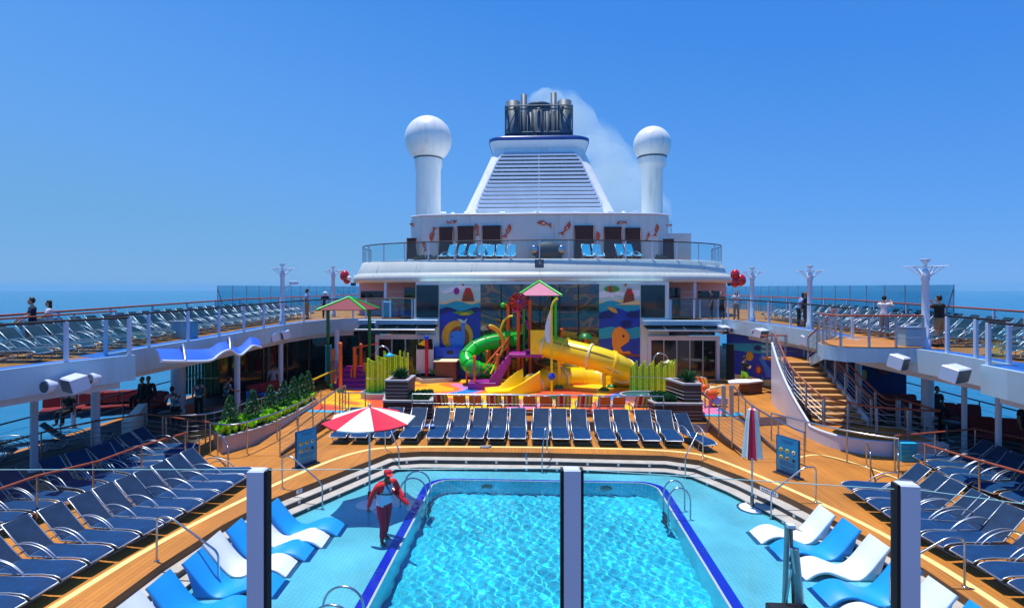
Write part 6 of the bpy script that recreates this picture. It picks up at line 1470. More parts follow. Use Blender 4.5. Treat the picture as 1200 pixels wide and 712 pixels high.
# ================================================================ PLANTERS
def wood_planter(lab, pts, z0_, zt_, plants):
    t = thing('wooden_planter', lab, 'planter', (pts[0][0], pts[0][1], z0_)); q = MB(); q.prism(pts, z0_, zt_); q.build('box', 'planter_wood', t)
    q = MB(); n = len(pts); 
    for z in [z0_+.14*k for k in range(1, int((zt_-z0_)/.14))]: q.tube([(x, y, z) for x, y in pts], .012, 4, loop=True)
    q.build('board_joints', 'planter_edge', t)
    ccw = sum(pts[i][0]*pts[(i+1) % n][1]-pts[(i+1) % n][0]*pts[i][1] for i in range(n)) > 0
    P = pts if ccw else pts[::-1]
    q = MB(); o_ = offset_poly(P, -.03); i_ = offset_poly(P, .13); ring(q, o_, i_, zt_+.06); vwall(q, o_, zt_-.01, zt_+.06); vwall(q, i_[::-1], zt_, zt_+.06); q.build('rim', 'planter_edge', t)
    q = MB(); q.prism(i_, zt_, zt_+.03); q.build('soil', 'soil', t)
    q = MB(); plants(q, t); return t
def low_plants(cx0, cx1, cy0, cy1, z, n, h, m):
    def f(q, t):
        for i in range(n): tuft(q, random.uniform(cx0, cx1), random.uniform(cy0, cy1), z, h, 12, .16, .06)
        q.build('foliage', m, t)
    return f
def spiky(x, y, z, h=.7, n=70):
    def f(q, t):
        for i in range(n):
            a = random.uniform(0, 2*pi); el = random.uniform(.3, 1.35); L_ = h*random.uniform(.7, 1.1); c_, s_ = cos(a)*cos(el), sin(a)*cos(el)
            w = .03; q.add([(x-sin(a)*w, y+cos(a)*w, z+.05), (x+sin(a)*w, y-cos(a)*w, z+.05), (x+c_*L_*.6+sin(a)*w, y+s_*L_*.6-cos(a)*w, z+sin(el)*L_*.6+.05), (x+c_*L_, y+s_*L_, z+sin(el)*L_*.92), (x+c_*L_*.6-sin(a)*w, y+s_*L_*.6+cos(a)*w, z+sin(el)*L_*.6+.05)], [(0, 1, 2, 3, 4)])
        q.build('spiky_plant', 'leaf_dark', t)
    return f
def pxx(px, Y): return V(px, 400, Y)[0]
zt_ = 1.02
wood_planter('long low brown wooden planter with dark leafy plants left of the lounger row', [(pxx(449, 21.2), 21.2), (pxx(506.6, 21.2), 21.2), (pxx(507, 22.6), 22.9), (pxx(450, 22.6), 22.9)], .05, zt_, low_plants(pxx(483, 22), pxx(504, 22), 21.4, 22.6, zt_, 90, .26, 'leaf_dark'))
x0_, x1_ = pxx(452.6, 21.6), pxx(478.8, 21.6)
wood_planter('tall square brown planter with a spiky plant on the left wooden planter', [(x0_, 21.45), (x1_, 21.45), (x1_, 22.75), (x0_, 22.75)], zt_+.03, V(460, 446, 21.6)[1], spiky((x0_+x1_)/2, 22.1, V(460, 446, 21.6)[1], .62))
wood_planter('long low brown wooden planter with dark leafy plants right of the lounger row', [(pxx(768, 21.2), 21.2), (pxx(823.5, 21.2), 21.2), (pxx(824, 22.6), 22.9), (pxx(762, 22.6), 22.9), (pxx(761, 21.6), 21.75)], .05, zt_, low_plants(pxx(765, 22), pxx(790, 22), 21.5, 22.7, zt_, 90, .26, 'leaf_dark'))
x0_, x1_ = pxx(800, 21.6), pxx(820.6, 21.6)
wood_planter('tall square brown planter with a spiky plant on the right wooden planter', [(x0_, 21.45), (x1_, 21.45), (x1_, 22.75), (x0_-.4, 22.75)], zt_+.03, V(800, 450, 21.6)[1], spiky((x0_+x1_)/2, 22.1, V(800, 450, 21.6)[1], .62))
# long curved planter on the left with conical shrubs
lpn = thing('stone_planter', 'long curved pale planter wall with bright lime ground plants left of the playground', 'planter', (-10, 20, 0))
IN = spline([(-10.55, 17.5), (-9.95, 18.8), (-9.75, 20.4), (-9.75, 22.0), (-9.9, 23.8)], 4); OUT = spline([(-11.35, 18.3), (-10.95, 19.4), (-10.75, 20.9), (-10.7, 22.3), (-10.75, 23.9)], 4)
pl = IN+OUT[::-1]; q = MB(); q.prism(pl, 0, .52); q.build('wall', 'planter_wall', lpn)
ccw = sum(pl[i][0]*pl[(i+1) % len(pl)][1]-pl[(i+1) % len(pl)][0]*pl[i][1] for i in range(len(pl))) > 0
P = pl if ccw else pl[::-1]; q = MB(); o_ = offset_poly(P, -.03); i_ = offset_poly(P, .12); ring(q, o_, i_, .58); vwall(q, o_, .515, .58); q.build('rim', 'planter_edge', lpn); q = MB(); q.prism(i_, .5, .56); q.build('soil', 'soil', lpn)
q = MB()
for i in range(700):
    k = random.uniform(0, len(IN)-1.001); j = int(k); f = k-j; u = random.uniform(.08, .92)
    ax = IN[j][0]*(1-f)+IN[j+1][0]*f; ay = IN[j][1]*(1-f)+IN[j+1][1]*f; bx = OUT[j][0]*(1-f)+OUT[j+1][0]*f; by = OUT[j][1]*(1-f)+OUT[j+1][1]*f
    hh = .16+.12*sin(k*2.3)*sin(u*5+k)
    tuft(q, ax*(1-u)+bx*u, ay*(1-u)+by*u, .56+max(0, hh)*random.random(), .2, 9, .13, .07)
gc = q.build('ground_plants', 'leaf_lime', lpn); gc['kind'] = 'stuff'
for k, (px, yb, yt) in enumerate(((276.5, 503, 472), (296.5, 498, 469), (314, 494, 466), (328, 489, 462), (340.5, 484, 459), (351, 480, 454), (359.5, 476, 450))):
    y = 18.3+k*.9; u = [17.95, 18.95, 19.95, 20.9, 21.8, 22.6, 23.4][k]; j = min(range(len(IN)), key=lambda i: abs(IN[i][1]-u)); x = (IN[j][0]+OUT[j][0])/2; yy = u+.3
    t = thing('conical_shrub', 'clipped dark green conical shrub in the left planter, %s from the near end' % ORD[k], 'shrub', (x, yy, .56), 0, 'conical shrubs in the left planter')
    q = MB(); q.tube([(x, yy, .54), (x, yy, 1.2)], [.035, .02], 6); q.build('trunk', 'trunk', t)
    q = MB(); H_ = 1.22
    for i in range(1300):
        z = random.random()**1.15; rm = .36*(1-z)**.75*(.75 if z < .06 else 1)+.03; a = random.uniform(0, 2*pi); r = rm*random.uniform(.6, 1.08); s_ = random.uniform(.02, .045)
        c_ = Vector((x+r*cos(a), yy+r*sin(a), .62+z*H_)); d1 = Vector((random.uniform(-1, 1), random.uniform(-1, 1), random.uniform(-1, 1))).normalized()*s_; d2 = Vector((random.uniform(-1, 1), random.uniform(-1, 1), random.uniform(-1, 1))).normalized()*s_
        q.add([tuple(c_-d1), tuple(c_+d2), tuple(c_+d1), tuple(c_-d2)], [(0, 1, 2, 3)])
    q.build('crown', 'leaf_dark', t)
# ================================================================ UMBRELLAS, SIGNS, LAMPS
um = thing('open_umbrella', 'open red and white striped sun umbrella standing in the shallow pool', 'umbrella', (-4.61, 14.6, ZL))
X, Y, z = wloc(um); ze, zp = 1.95, 2.30; R_ = 1.27; n = 8
q = MB(); rot = pi/8
for k in range(n):
    a0, a1 = 2*pi*k/n+rot, 2*pi*(k+1)/n+rot; m = 'umb_white' if k % 2 else 'umb_red'
    S = 5; vs = []; fs = []
    for i in range(S+1):
        u = i/S
        for j in range(5):
            v = j/4; a = a0+(a1-a0)*v; rr_ = R_*u*(cos(pi/n)/cos(a-(a0+a1)/2))*(1-.045*u*sin(pi*v)); sag = -.05*sin(pi*v)*u*1.0
            vs.append((X+rr_*cos(a), Y+rr_*sin(a), zp-(zp-ze)*u**1.15+sag))
    for i in range(S):
        for j in range(4): b_ = i*5+j; fs.append((b_, b_+5, b_+6, b_+1))
    q.add(vs, fs, m, True)
    e = vs[-5:]; q.add([*e, *[(x, y, z_-.035-.0*abs(j-2)) for j, (x, y, z_) in enumerate(e)]], [(j, 5+j, 6+j, j+1) for j in range(4)], m)
cnp = q.build('canopy', 'umb_red', um)
for k in range(n): q = MB(); a = 2*pi*k/n+rot; q.tube([(X, Y, zp-.08), (X+R_*cos(a), Y+R_*sin(a), ze-.02)], .011, 5); q.build('rib', 'steel', cnp)
q = MB(); q.tube([(X, Y, ZL+.3), (X, Y, zp+.02)], .026, 10); q.sphere((X, Y, zp+.05), .045, 10, 8); q.build('pole', 'frame_alu', um); q = MB(); q.tube([(X, Y, ZL+.03), (X, Y, ZL+.42)], .05, 10); q.build('pole_socket', 'black', um)
q = MB(); q.lathe([(.42, 0), (.42, .05), (.3, .09), (.06, .1)], (X, Y, ZL), 28); q.build('base', 'white', um)
cu = thing('closed_umbrella', 'closed red and white umbrella standing in the shallow water right of the pool', 'umbrella', (5.9, 14.85, ZL)); X, Y, z = wloc(cu)
q = MB(); rings = []; zs = [2.32, 2.28, 2.05, 1.6, 1.2, 1.02]; rs_ = [.05, .11, .15, .19, .23, .25]
N_ = 32
for z, r in zip(zs, rs_): rings.append([(X+r*(1+.16*cos(8*2*pi*k/N_))*cos(2*pi*k/N_), Y+r*(1+.16*cos(8*2*pi*k/N_))*sin(2*pi*k/N_), z-(.07*(1+cos(8*2*pi*k/N_))/2 if z < 1.1 else 0)) for k in range(N_)])
vs = [p for r in rings for p in r]; o0 = q.add([], [], 'umb_red')
for i in range(len(rings)-1):
    for k in range(N_):
        j = (k+1) % N_; q.add([rings[i][k], rings[i+1][k], rings[i+1][j], rings[i][j]], [(0, 1, 2, 3)], 'umb_red' if (k//4) % 2 else 'umb_white', True)
q.add(rings[0], [tuple(range(N_))], 'umb_red'); q.build('folded_canopy', 'umb_red', cu)
q = MB(); q.tube([(X, Y, ZL), (X, Y, 2.42)], .026, 10); q.build('pole', 'frame_alu', cu); q = MB(); q.tube([(X, Y, ZL+.03), (X, Y, ZL+.4)], .05, 10); q.build('pole_socket', 'steel_dark', cu); q = MB(); q.lathe([(.4, 0), (.4, .05), (.28, .09), (.06, .1)], (X, Y, ZL), 28); q.build('base', 'white', cu)

def text(par, s, size, loc, rot, m, nm='lettering', align='CENTER', ext=.001):
    c = bpy.data.curves.new(nm, 'FONT'); c.body = s; c.size = size; c.align_x = align; c.align_y = 'CENTER'; c.extrude = ext
    o = bpy.data.objects.new(nm, c); COL.objects.link(o); o.rotation_euler = rot; o.location = loc
    dg = bpy.context.evaluated_depsgraph_get(); me = bpy.data.meshes.new_from_object(o.evaluated_get(dg)); bpy.data.objects.remove(o)
    o = bpy.data.objects.new(nm, me); COL.objects.link(o); me.materials.clear(); me.materials.append(M[m]); o.rotation_euler = rot
    if par is not None:
        w_ = Vector(wloc(par)); rz = par.rotation_euler[2]; o.parent = par; d_ = Vector(loc)-w_; o.location = Matrix.Rotation(-rz, 3, 'Z') @ d_; o.rotation_euler = (rot[0], rot[1], rot[2]-rz)
    else: o.location = loc
    return o
# blue pool-rule boards
def board(lab, a, b_, h):
    c = ((a[0]+b_[0])/2, (a[1]+b_[1])/2); d = Vector((b_[0]-a[0], b_[1]-a[1])); W = d.length; rz = atan2(d.y, d.x)
    t = thing('rules_board', lab, 'sign', (c[0], c[1], 0), rz, 'blue pool rule boards')
    q = MB(); q.box((0, 0, h/2+.03), (W, .045, h), 0, ch=.01); q.build('frame', 'sign_dark', t, False); q = MB(); q.box((0, 0, .02), (W+.05, .3, .03)); q.build('foot', 'steel_dark', t, False)
    for s in (-1,):
        p = MB(); p.box((0, s*.026, h/2+.05), (W-.07, .008, h-.12)); pn = p.build('panel', 'sign_blue', t, False)
        k = 0
        for rr_ in range(2):
            for cc in range(3):
                ic = MB(); x = (cc-1)*W*.27; z = h*(.66-.2*rr_); ic.lathe([(.058, 0), (.058, .004), (.001, .004)], (0, 0, 0), 14); ic.v = [(x+a_, s*.031+s*c_, z+b2) for a_, b2, c_ in ic.v]; ic.build('pictogram', ['yellow', 'yellow', 'cream', 'yellow', 'mural_gold', 'sign_dark'][k], pn, False)
                ic = MB(); ic.box((x, s*.038, z), (.03, .004, .07), 0); ic.box((x+.012, s*.0385, z+.01), (.05, .003, .015), 0); ic.build('pictogram', 'black', pn, False); k += 1
        for z, ww in ((.93, .55), (.88, .4), (.56-.02, .0), (.36, .62), (.32, .7), (.28, .6), (.20, .7), (.16, .5), (.12, .66)):
            if ww: ic = MB(); ic.box((0, s*.032, h*z), (W*ww, .003, .014)); ic.build('print_line', 'sign_dark', pn, False)
board('blue pool rules board with yellow symbols left of the pool', (-7.42, 16.15), (-7.05, 16.85), 1.12)
board('blue pool rules board with yellow symbols right of the pool', (7.33, 16.6), (7.68, 15.9), 1.12)
# plates on the pool steps
def plate(a, b_, z, m='white', W=.6, txt='SLIPPERY'):
    pass
M['plate_white'] = mat('plate_white', '#e4e6e8', .4)
mid = offset_poly(P0, .012); i1 = offset_poly(P1, .006)
k = 0
for pl, zz, grp in ((P1, (ZT1+ZT2)/2, 'upper'), (P2, (ZT2+ZW)/2, 'lower')):
    nP = len(pl)
    for i in range(nP):
        a = Vector(pl[i]); b_ = Vector(pl[(i+1) % nP]); 
        if max(a.y, b_.y) < 9: continue
        L_ = (b_-a).length; nn = max(1, int(L_/.95)); d = (b_-a).normalized()
        for j in range(nn):
            p = a.lerp(b_, (j+.5)/nn); h = .085 if grp == 'upper' else .05
            q = MB(); q.box((0, 0, 0), (.075, .008, h)); o = q.build('depth_plate', 'plate_white'); o.location = (p.x-d.y*.008, p.y+d.x*.008, zz-h/2); o.rotation_euler = (0, 0, atan2(d.y, d.x))
            tag(o, 'small white plate on the %s dark riser of the pool steps' % grp, 'plate', 'white plates on the %s pool step riser' % grp)
            if grp == 'upper': q = MB(); q.tube([(.022*cos(t_*pi/6), .0045, h/2-.0+.03*sin(t_*pi/6)) for t_ in range(12)], .005, 4, loop=True); c_ = q.build('plate_mark', 'black', o, False); c_.location = (0, 0, -h/2+.0); c_.location.z = 0; c_.data.transform(Matrix.Translation((0, 0, -h/2)))
for (x, y, rz, lab) in ((-6.55, 14.85, radians(64), 'white depth plate with dark lettering on the left deck edge by the notice board'), (6.52, 15.2, radians(-66), 'white depth plate with dark lettering on the right deck edge by the closed umbrella')):
    q = MB(); q.box((0, 0, 0), (.62, .008, .11)); o = q.build('depth_sign', 'plate_white'); s = 1 if x < 0 else -1
    o.rotation_euler = (0, 0, rz); o.location = (x+.025*s, y-.01, -.14); tag(o, lab, 'sign')
    tt = MB()
    for i, ch in enumerate([.05, .03, .05, .05, .02, .05, .05, .05]): tt.box((-.22+i*.062, -.006, .055), (ch*.7, .004, .05))
    tt.build('sign_text', 'sign_dark', o, False)
# depth markings on the blue rim band
for (x, y, rz, s) in ((-3.31, 13.35, pi/2, '1.5 m'), (-3.31, 11.2, pi/2, '5 FT'), (3.81, 15.2, -pi/2, '1.5 m'), (3.81, 12.4, -pi/2, '5 FT')):
    o = text(None, s, .17, (x, y, ZL+.016), (0, 0, rz), 'white', 'rim_marking'); tag(o, 'white depth marking on the blue rim band at the %s %s of the pool' % ('far' if y > 13 else 'near', 'left' if x < 0 else 'right'), 'marking')
# lamp posts on the upper decks
def lamp(px, Yd, ytop, lab, extra=False):
    X, zt_ = V(px, ytop, Yd); zb_ = zu(Yd); t = thing('lamp_post', lab, 'lamp post', (X, Yd, zb_), 0, 'white deck lamp posts')
    L_ = zt_-zb_; q = MB(); q.lathe([(.16, 0), (.16, .3), (.115, .35), (.105, L_-.75), (.13, L_-.7), (.13, L_-.45), (.09, L_-.4), (.05, L_-.3)], (X, Yd, zb_), 16); q.build('post', 'white_paint', t)
    for k in range(6):
        a = 2*pi*k/6+.3; q = MB(); q.tube([(X+.08*cos(a), Yd+.08*sin(a), zt_-.62), (X+.5*cos(a), Yd+.5*sin(a), zt_-.26)], .018, 5); q.tube([(X, Yd, zt_-.26), (X+.62*cos(a), Yd+.62*sin(a), zt_-.24)], .014, 5); q.build('arm', 'white_paint', t)
    q = MB(); q.lathe([(.03, -.28), (.05, -.16), (.17, 0), (.02, .01)], (X, Yd, zt_), 16); q.build('reflector_cone', 'white', t)
    if extra: q = MB(); q.tube([(X, Yd, zt_-1.35), (X+.45, Yd, zt_-1.1)], .03, 6); q.box((X+.6, Yd, zt_-1.0), (.4, .2, .16), ch=.02); q.build('floodlight', 'white_paint', t)
lamp(331, 27.5, 309, 'white lamp post with a floodlight arm on the left upper deck, nearer of two', True); lamp(390.5, 33.5, 312, 'slim white lamp post at the aft end of the left upper deck, farther of two')
lamp(881.5, 30.0, 313, 'white lamp post on the right upper deck, farthest of three'); lamp(949, 25.5, 311, 'white lamp post behind the stair on the right upper deck, middle of three'); lamp(1084.5, 18.6, 303.5, 'white lamp post on the right upper deck beside the man in dark, nearest of three')
# columns under the side decks
for k, (px, Yd, r) in enumerate([(40, 15.6, .1), (112, 17.6, .13), (86, 20.5, .08), (209, 23.2, .3), (278, 23.2, .12), (329, 27.3, .12), (395, 29.3, .13)]):
    X, _ = V(px, 450, Yd); q = MB(); q.tube([(X, Yd, 0), (X, Yd, zu(Yd)-.43)], r, 16); q.lathe([(r+.05, 0), (r+.05, .08), (r, .1)], (X, Yd, 0), 16); tag(q.build('deck_column', 'white_paint'), 'round white column under the left upper deck, %s from the left' % ORD[[0, 2, 1, 3, 4, 5, 6][k]], 'column', 'columns under the left upper deck')
for k, (px, Yd, r) in enumerate([(1006, 24.5, .13), (1087, 20.5, .2), (1130, 18.8, .08), (1170, 17, .08)]):
    X, _ = V(px, 450, Yd); q = MB(); q.tube([(X, Yd, 0), (X, Yd, zu(Yd)-.43)], r, 16); q.lathe([(r+.05, 0), (r+.05, .08), (r, .1)], (X, Yd, 0), 16); tag(q.build('deck_column', 'white_paint'), 'round white column under the right upper deck, %s from the left' % ORD[k], 'column', 'columns under the right upper deck')
# fittings on the fascia: loudspeakers and round lights
def speaker(px, py, Yd, s, lab, w=.55):
    X, z = V(px, py, Yd); t = thing('deck_loudspeaker', lab, 'loudspeaker', (X, Yd, z), 0, 'loudspeakers on the upper deck fascia'); q = MB()
    T = Matrix.Translation((0, 0, 0)) @ Matrix.Rotation(-s*.5, 4, 'Z') @ Matrix.Rotation(.25, 4, 'X')
    q.box((0, 0, 0), (w, .42, .42), 0, T=T, ch=.03); q.build('cabinet', 'white_paint', t, False); q = MB(); q.box((0, -.215, 0), (w-.07, .01, .36), 0, T=T); q.build('grille', 'steel_dark', t, False)
    q = MB(); q.tube([(0, .1, 0), (-s*-.0+s*.35*-1*-1*(-1 if s < 0 else 1)*0, .45, 0)], .05, 6); q.build('bracket', 'white_paint', t, False)
def spot(px, py, Yd, lab, r=.15):
    X, z = V(px, py, Yd); t = thing('round_floodlight', lab, 'floodlight', (X, Yd, z), 0, 'round floodlights on the upper deck fascia'); q = MB(); q.lathe([(r, -.05), (r, .05), (r*.8, .12), (r*.5, .24), (.02, .26)], (0, 0, 0), 16)
    R_m = Matrix.Rotation(radians(-90), 4, 'X') @ Matrix.Rotation(.2, 4, 'Y'); q.v = [tuple(R_m @ Vector(p)) for p in q.v]; q.build('housing', 'white_paint', t, False)
    q = MB(); q.lathe([(r*.78, -.06), (r*.78, -.05), (.01, -.05)], (0, 0, 0), 14); q.v = [tuple(R_m @ Vector(p)) for p in q.v]; q.build('lens', 'steel_dark', t, False)
speaker(88, 449, 14.1, 1, 'white loudspeaker between two round lights on the near left fascia', .7)
spot(54, 453, 13.3, 'round light left of the loudspeaker on the near left fascia', .19); spot(107, 444, 14.5, 'round light right of the loudspeaker on the near left fascia', .17)
speaker(319, 395, 25.6, 1, 'white loudspeaker on the left fascia, nearer of a close pair'); speaker(332, 392, 26.4, 1, 'white loudspeaker on the left fascia, farther of a close pair')
spot(307, 396, 25.0, 'small round light beside the pair of left loudspeakers'); spot(286, 396.5, 23.6, 'small round light alone above the blue awning end')
speaker(381, 384, 30.6, 1, 'white loudspeaker behind the left post of the toddler play unit', .6); spot(368, 385, 30.0, 'round light left of the far left loudspeaker'); q = None
speaker(438, 380, 30.9, 1, 'white loudspeaker at the far end of the left fascia', .6); spot(426, 380.5, 30.8, 'round light at the far end of the left fascia')
speaker(848, 386, 30.6, -1, 'white loudspeaker above the right glass doors', .6); spot(857, 387, 30.4, 'round light beside the loudspeaker above the right doors')
speaker(892, 390, 27.6, -1, 'white loudspeaker on the right fascia above the mural wall', .6); spot(884, 389, 28.2, 'round light beside the loudspeaker above the mural wall'); speaker(945, 399, 25, -1, 'small white loudspeaker behind the middle stair rail', .4)
speaker(1119, 437.5, 15.3, -1, 'large white loudspeaker on the near right fascia', .7); speaker(1053, 424, 16.9, -1, 'white box shaped fitting below the right upper deck edge', .4)
# frosted cabinets on the balustrades
for px0, px1, y0_, y1_, Yd, lab in ((205, 228, 377, 403, 20.7, 'frosted pale blue cabinet behind the left balustrade'), (1056, 1078, 384, 409, 18.7, 'frosted pale blue cabinet behind the right balustrade')):
    a = V(px0, y0_, Yd); b_ = V(px1, y1_, Yd); q = MB(); zb_ = zu(Yd); q.box(((a[0]+b_[0])/2, Yd, (a[1]+zb_)/2), (b_[0]-a[0], .45, a[1]-zb_), ch=.02); o = tag(q.build('deck_cabinet', 'cabinet'), lab, 'cabinet'); q = MB(); q.box(((a[0]+b_[0])/2, Yd, a[1]+.02), (b_[0]-a[0]+.06, .5, .04)); q.build('cabinet_top', 'frame_alu', o)
# blue wavy awning on the left
aw = thing('blue_awning', 'wavy bright blue fabric awning with white edge beam below the left upper deck', 'awning', (-11.6, 20, 2.6))
fr_ = [(189, 423), (243, 423), (256, 416), (262, 412), (270, 410), (277, 415), (283, 415.5), (292, 408), (297, 405), (306, 407)]
front = []
for px, py in fr_:
    X = -11.35-.45*(px-189)/117; Y = 10
    for _ in range(30): Y *= X/V(px, py, Y)[0]
    front.append((*[X, Y], V(px, py, Y)[1]))
F_ = spline(front, 4); q = MB(); n = len(F_)
back = []
for i, p in enumerate(F_):
    u = i/(n-1); back.append((-12.4+.15*u, p[1]+1.2-.5*u, p[2]+.24+.06*sin(u*9)))
mid_ = [tuple((Vector(a)+Vector(b_))/2+Vector((0, 0, .06))) for a, b_ in zip(F_, back)]
vs = F_+mid_+back; fs = []
for r in range(2):
    for i in range(n-1): a = r*n+i; fs.append((a, a+1, a+n+1, a+n))
q.add(vs, fs, None, True); q.build('awning_fabric', 'awning_blue', aw); q = MB(); q.add([(x, y, z-.05) for x, y, z in vs], [f[::-1] for f in fs], None, True); q.build('awning_lining', 'awning_under', aw)
q = MB(); q.tube(F_, .05, 8); q.build('edge_beam', 'white_paint', aw)
for i in (2, n//2-2): 
    q = MB(); P_ = spline([F_[i], tuple((Vector(F_[i])+Vector(back[i]))/2+Vector((0, 0, .28))), back[i]], 5); q.tube([(x, y, z+.05) for x, y, z in P_], .045, 6); q.build('cross_beam', 'frame_alu', aw)
# balloons
for X_, sgn, lab, pts in ((405, -1, 'bunch of red balloons tied to the left upper deck rail', [(404, 323, .30), (406.5, 328, .22)]), (864, 1, 'bunch of three red balloons tied to the right upper deck rail', [(861.5, 321.5, .26), (868, 328, .30), (861.5, 331, .24)])):
    Yb = 33.5 if sgn < 0 else 31.5; X, z = V(X_, 340, Yb); t = thing('balloons', lab, 'balloons', (X, Yb, zu(Yb)+1.2))
    for px, py, r in pts:
        x, z = V(px, py, Yb); q = MB(); q.sphere((x, Yb, z), (r, r, r*1.18), 18, 12); q.tube([(x, Yb, z-r*1.2), (x, Yb, z-r*1.1)], .03, 6); b_ = q.build('balloon', 'balloon', t); q = MB(); q.tube([(x, Yb, z-r*1.2), (X, Yb, zu(Yb)+1.2)], .006, 4); q.build('string', 'white', b_)
    if sgn < 0: q = MB(); x, z = V(409, 326, Yb); q.sphere((x, Yb-.05, z), .17, 12, 8); q.build('balloon', 'white', t)
# small hanging exit type signs (blank blue) beneath the canopy ends
for px, Yd, lab in ((414, 36, 'left'), (855.5, 36, 'right')): X, z = V(px, 333, Yd); q = MB(); q.box((X, Yd, z), (.35, .05, .22)); q.tube([(X, Yd, z+.1), (X, Yd, 5.93)], .015, 4); tag(q.build('hanging_sign', 'sign_dark'), 'tiny dark blue sign hanging under the %s end of the canopy' % lab, 'sign')

# ================================================================ SHADED LOUNGES
def sofa(x, y, rz, lab, w=1.9, m='sofa_red'):
    t = thing('lounge_sofa', lab, 'sofa', (x, y, 0.002), rz); q = MB(); q.box((0, 0, .22), (w, .85, .3), ch=.05); q.build('base', 'sofa_blue', t, False)
    q = MB(); q.box((0, -.03, .44), (w-.1, .75, .14), ch=.05); q.build('seat_cushion', m, t, False)
    n = 2 if w < 1.6 else 3
    for k in range(n): q = MB(); ww = (w-.1)/n; T = Matrix.Translation((-(w-.1)/2+ww*(k+.5), .33, .74)) @ Matrix.Rotation(-.22, 4, 'X'); q.box((0, 0, 0), (ww-.03, .18, .56), 0, T=T, ch=.06); q.build('back_cushion', m, t, False)
for px, py, z_, rz, lab in ((128, 487, 0, .5, 'red cushioned sofa in the left shade between the slim columns, nearer one'), (148, 483, 0, .3, 'red cushioned sofa in the left shade, second from the camera'), (183, 481, 0, -.2, 'red low sofa in the left shade near the thick column'), (80, 490, 0, .6, 'red cushioned sofa at the far left under the deck')):
    x, y = G(px, py, 0); sofa(x, min(y, 22.8), rz, lab)
sofa(-12.9, 25.2, 1.2, 'red sofa deep in the left shade behind the planted bed')
for (x, y, rz, lab) in ((16.2, 21.8, pi-.4+pi, 'red sofa in the right shade nearest the column'), (16.5, 19.2, -.3, 'red sofa in the right shade, middle one'), (16.6, 17.2, -.5, 'red sofa in the right shade, nearest the camera'), (15.2, 23.4, 0, 'red sofa in the right shade, farthest one')): sofa(x, y, rz, lab, 2.4)
def cafe_table(x, y, lab, col='bar_brown', h=.72, r=.42):
    t = thing('cafe_table', lab, 'table', (x, y, .002)); q = MB(); q.lathe([(r, h-.04), (r, h), (.01, h)], (x, y, 0), 24); q.build('table_top', col, t); q = MB(); q.lathe([(.25, 0), (.24, .03), (.03, .06), (.03, h-.04)], (x, y, 0), 14); q.build('pedestal', 'steel_dark', t)
cafe_table(-13.1, 21.2, 'round brown table in the left shade beside the man in a floral shirt'); cafe_table(-12.4, 24.2, 'round blue topped table in the left shade near the lime screen', 'deck_blue'); cafe_table(-14.4, 20.4, 'round dark table in the left shade close to the wire railing', 'dark'); cafe_table(15.0, 20.2, 'round dark table in the right shade', 'dark')
def chair(x, y, rz, lab, col='dark'):
    t = thing('cafe_chair', lab, 'chair', (x, y, .002), rz); q = MB(); q.box((0, 0, .45), (.46, .46, .04), ch=.015); q.build('seat', col, t, False); q = MB(); T = Matrix.Translation((0, .22, .68)) @ Matrix.Rotation(-.15, 4, 'X'); q.box((0, 0, 0), (.44, .03, .42), 0, T=T, ch=.01); q.build('backrest', col, t, False)
    for a in (-.19, .19):
        for b_ in (-.19, .19): q = MB(); q.tube([(a, b_, 0), (a*.95, b_*.95, .44)], .015, 5); q.build('leg', 'steel', t, False)
for k, (x, y, rz, c_, l) in enumerate([(-13.8, 21.0, 1.5, 'bar_brown', 'brown chair left of the round brown table in the left shade'), (-12.5, 21.6, -1.2, 'dark', 'dark chair right of the round brown table in the left shade'), (-12.9, 23.6, .4, 'deck_blue', 'blue chair at the blue topped table in the left shade'), (-11.9, 24.6, -2, 'deck_blue', 'blue chair behind the blue topped table in the left shade'), (14.2, 20.5, 1.5, 'dark', 'dark chair at the table in the right shade')]): chair(x, y, rz, l, c_)
for k, (x, y) in enumerate(((-15.4, 18.7), (-16.5, 17.7), (-17.0, 16.7))): put(PN, x, y, .005, .5, 'dark lounger in the shade outside the left back railing, %s from the far end' % ORD[k], 'loungers in the left shade')
bamboo('bamboo_screen', 'dark green screen of upright poles in the left shade behind the floral shirts', [(V(215, 440, 25.0)[0], 25.0), (V(256, 440, 25.4)[0], 25.4)], lambda k: 2.2, .14, .06, True)
q = MB(); q.box((-15.2, 19.6, .45), (.3, 3.2, .9), .5); tag(q.build('low_wall', 'wall_blue'), 'low grey partition wall behind the left back railing', 'low wall')
dwl = thing('shade_wall', 'long dark glazed wall under the far part of the left upper deck', 'wall', (-15, 30, 0)); q = MB(); q.box((-14.9, 29.7, 1.5), (.2, 7.6, 3.0), -.55); q.build('glazing', 'dark_glass', dwl)
for k in range(6): u = -3.6+k*1.45; q = MB(); q.box((-14.9+.13*cos(-.55)-u*sin(-.55), 29.7+.13*sin(-.55)+u*cos(-.55), 1.5), (.06, .08, 2.98), -.55); q.build('mullion', 'steel_dark', dwl)
q = MB(); q.box((-12.6, 31.9, 1.75), (6.2, .2, 3.4), .08); q.build('glazing', 'dark_glass', dwl)
dwr = thing('shade_wall', 'dark painted wall with fish shapes under the right upper deck behind the stair', 'wall', (14.6, 25.5, 0)); q = MB(); q.box((15.4, 25.9, 1.5), (3.4, .2, 3.0), -.35); q.build('panel', 'mural_navy', dwr)
for (u, z, rx, m) in ((-.8, 1.9, .5, 'mural_red'), (.0, 1.5, .42, 'mural_gold'), (.9, 1.8, .4, 'maroon'), (-.2, 2.3, .3, 'mural_sky')):
    q = MB(); q.sphere((15.4+u*cos(-.35)+.1*sin(-.35), 25.9+u*sin(-.35)-.12, z), (rx, .03, rx*.6), 14, 8); q.build('painted_fish', m, dwr)
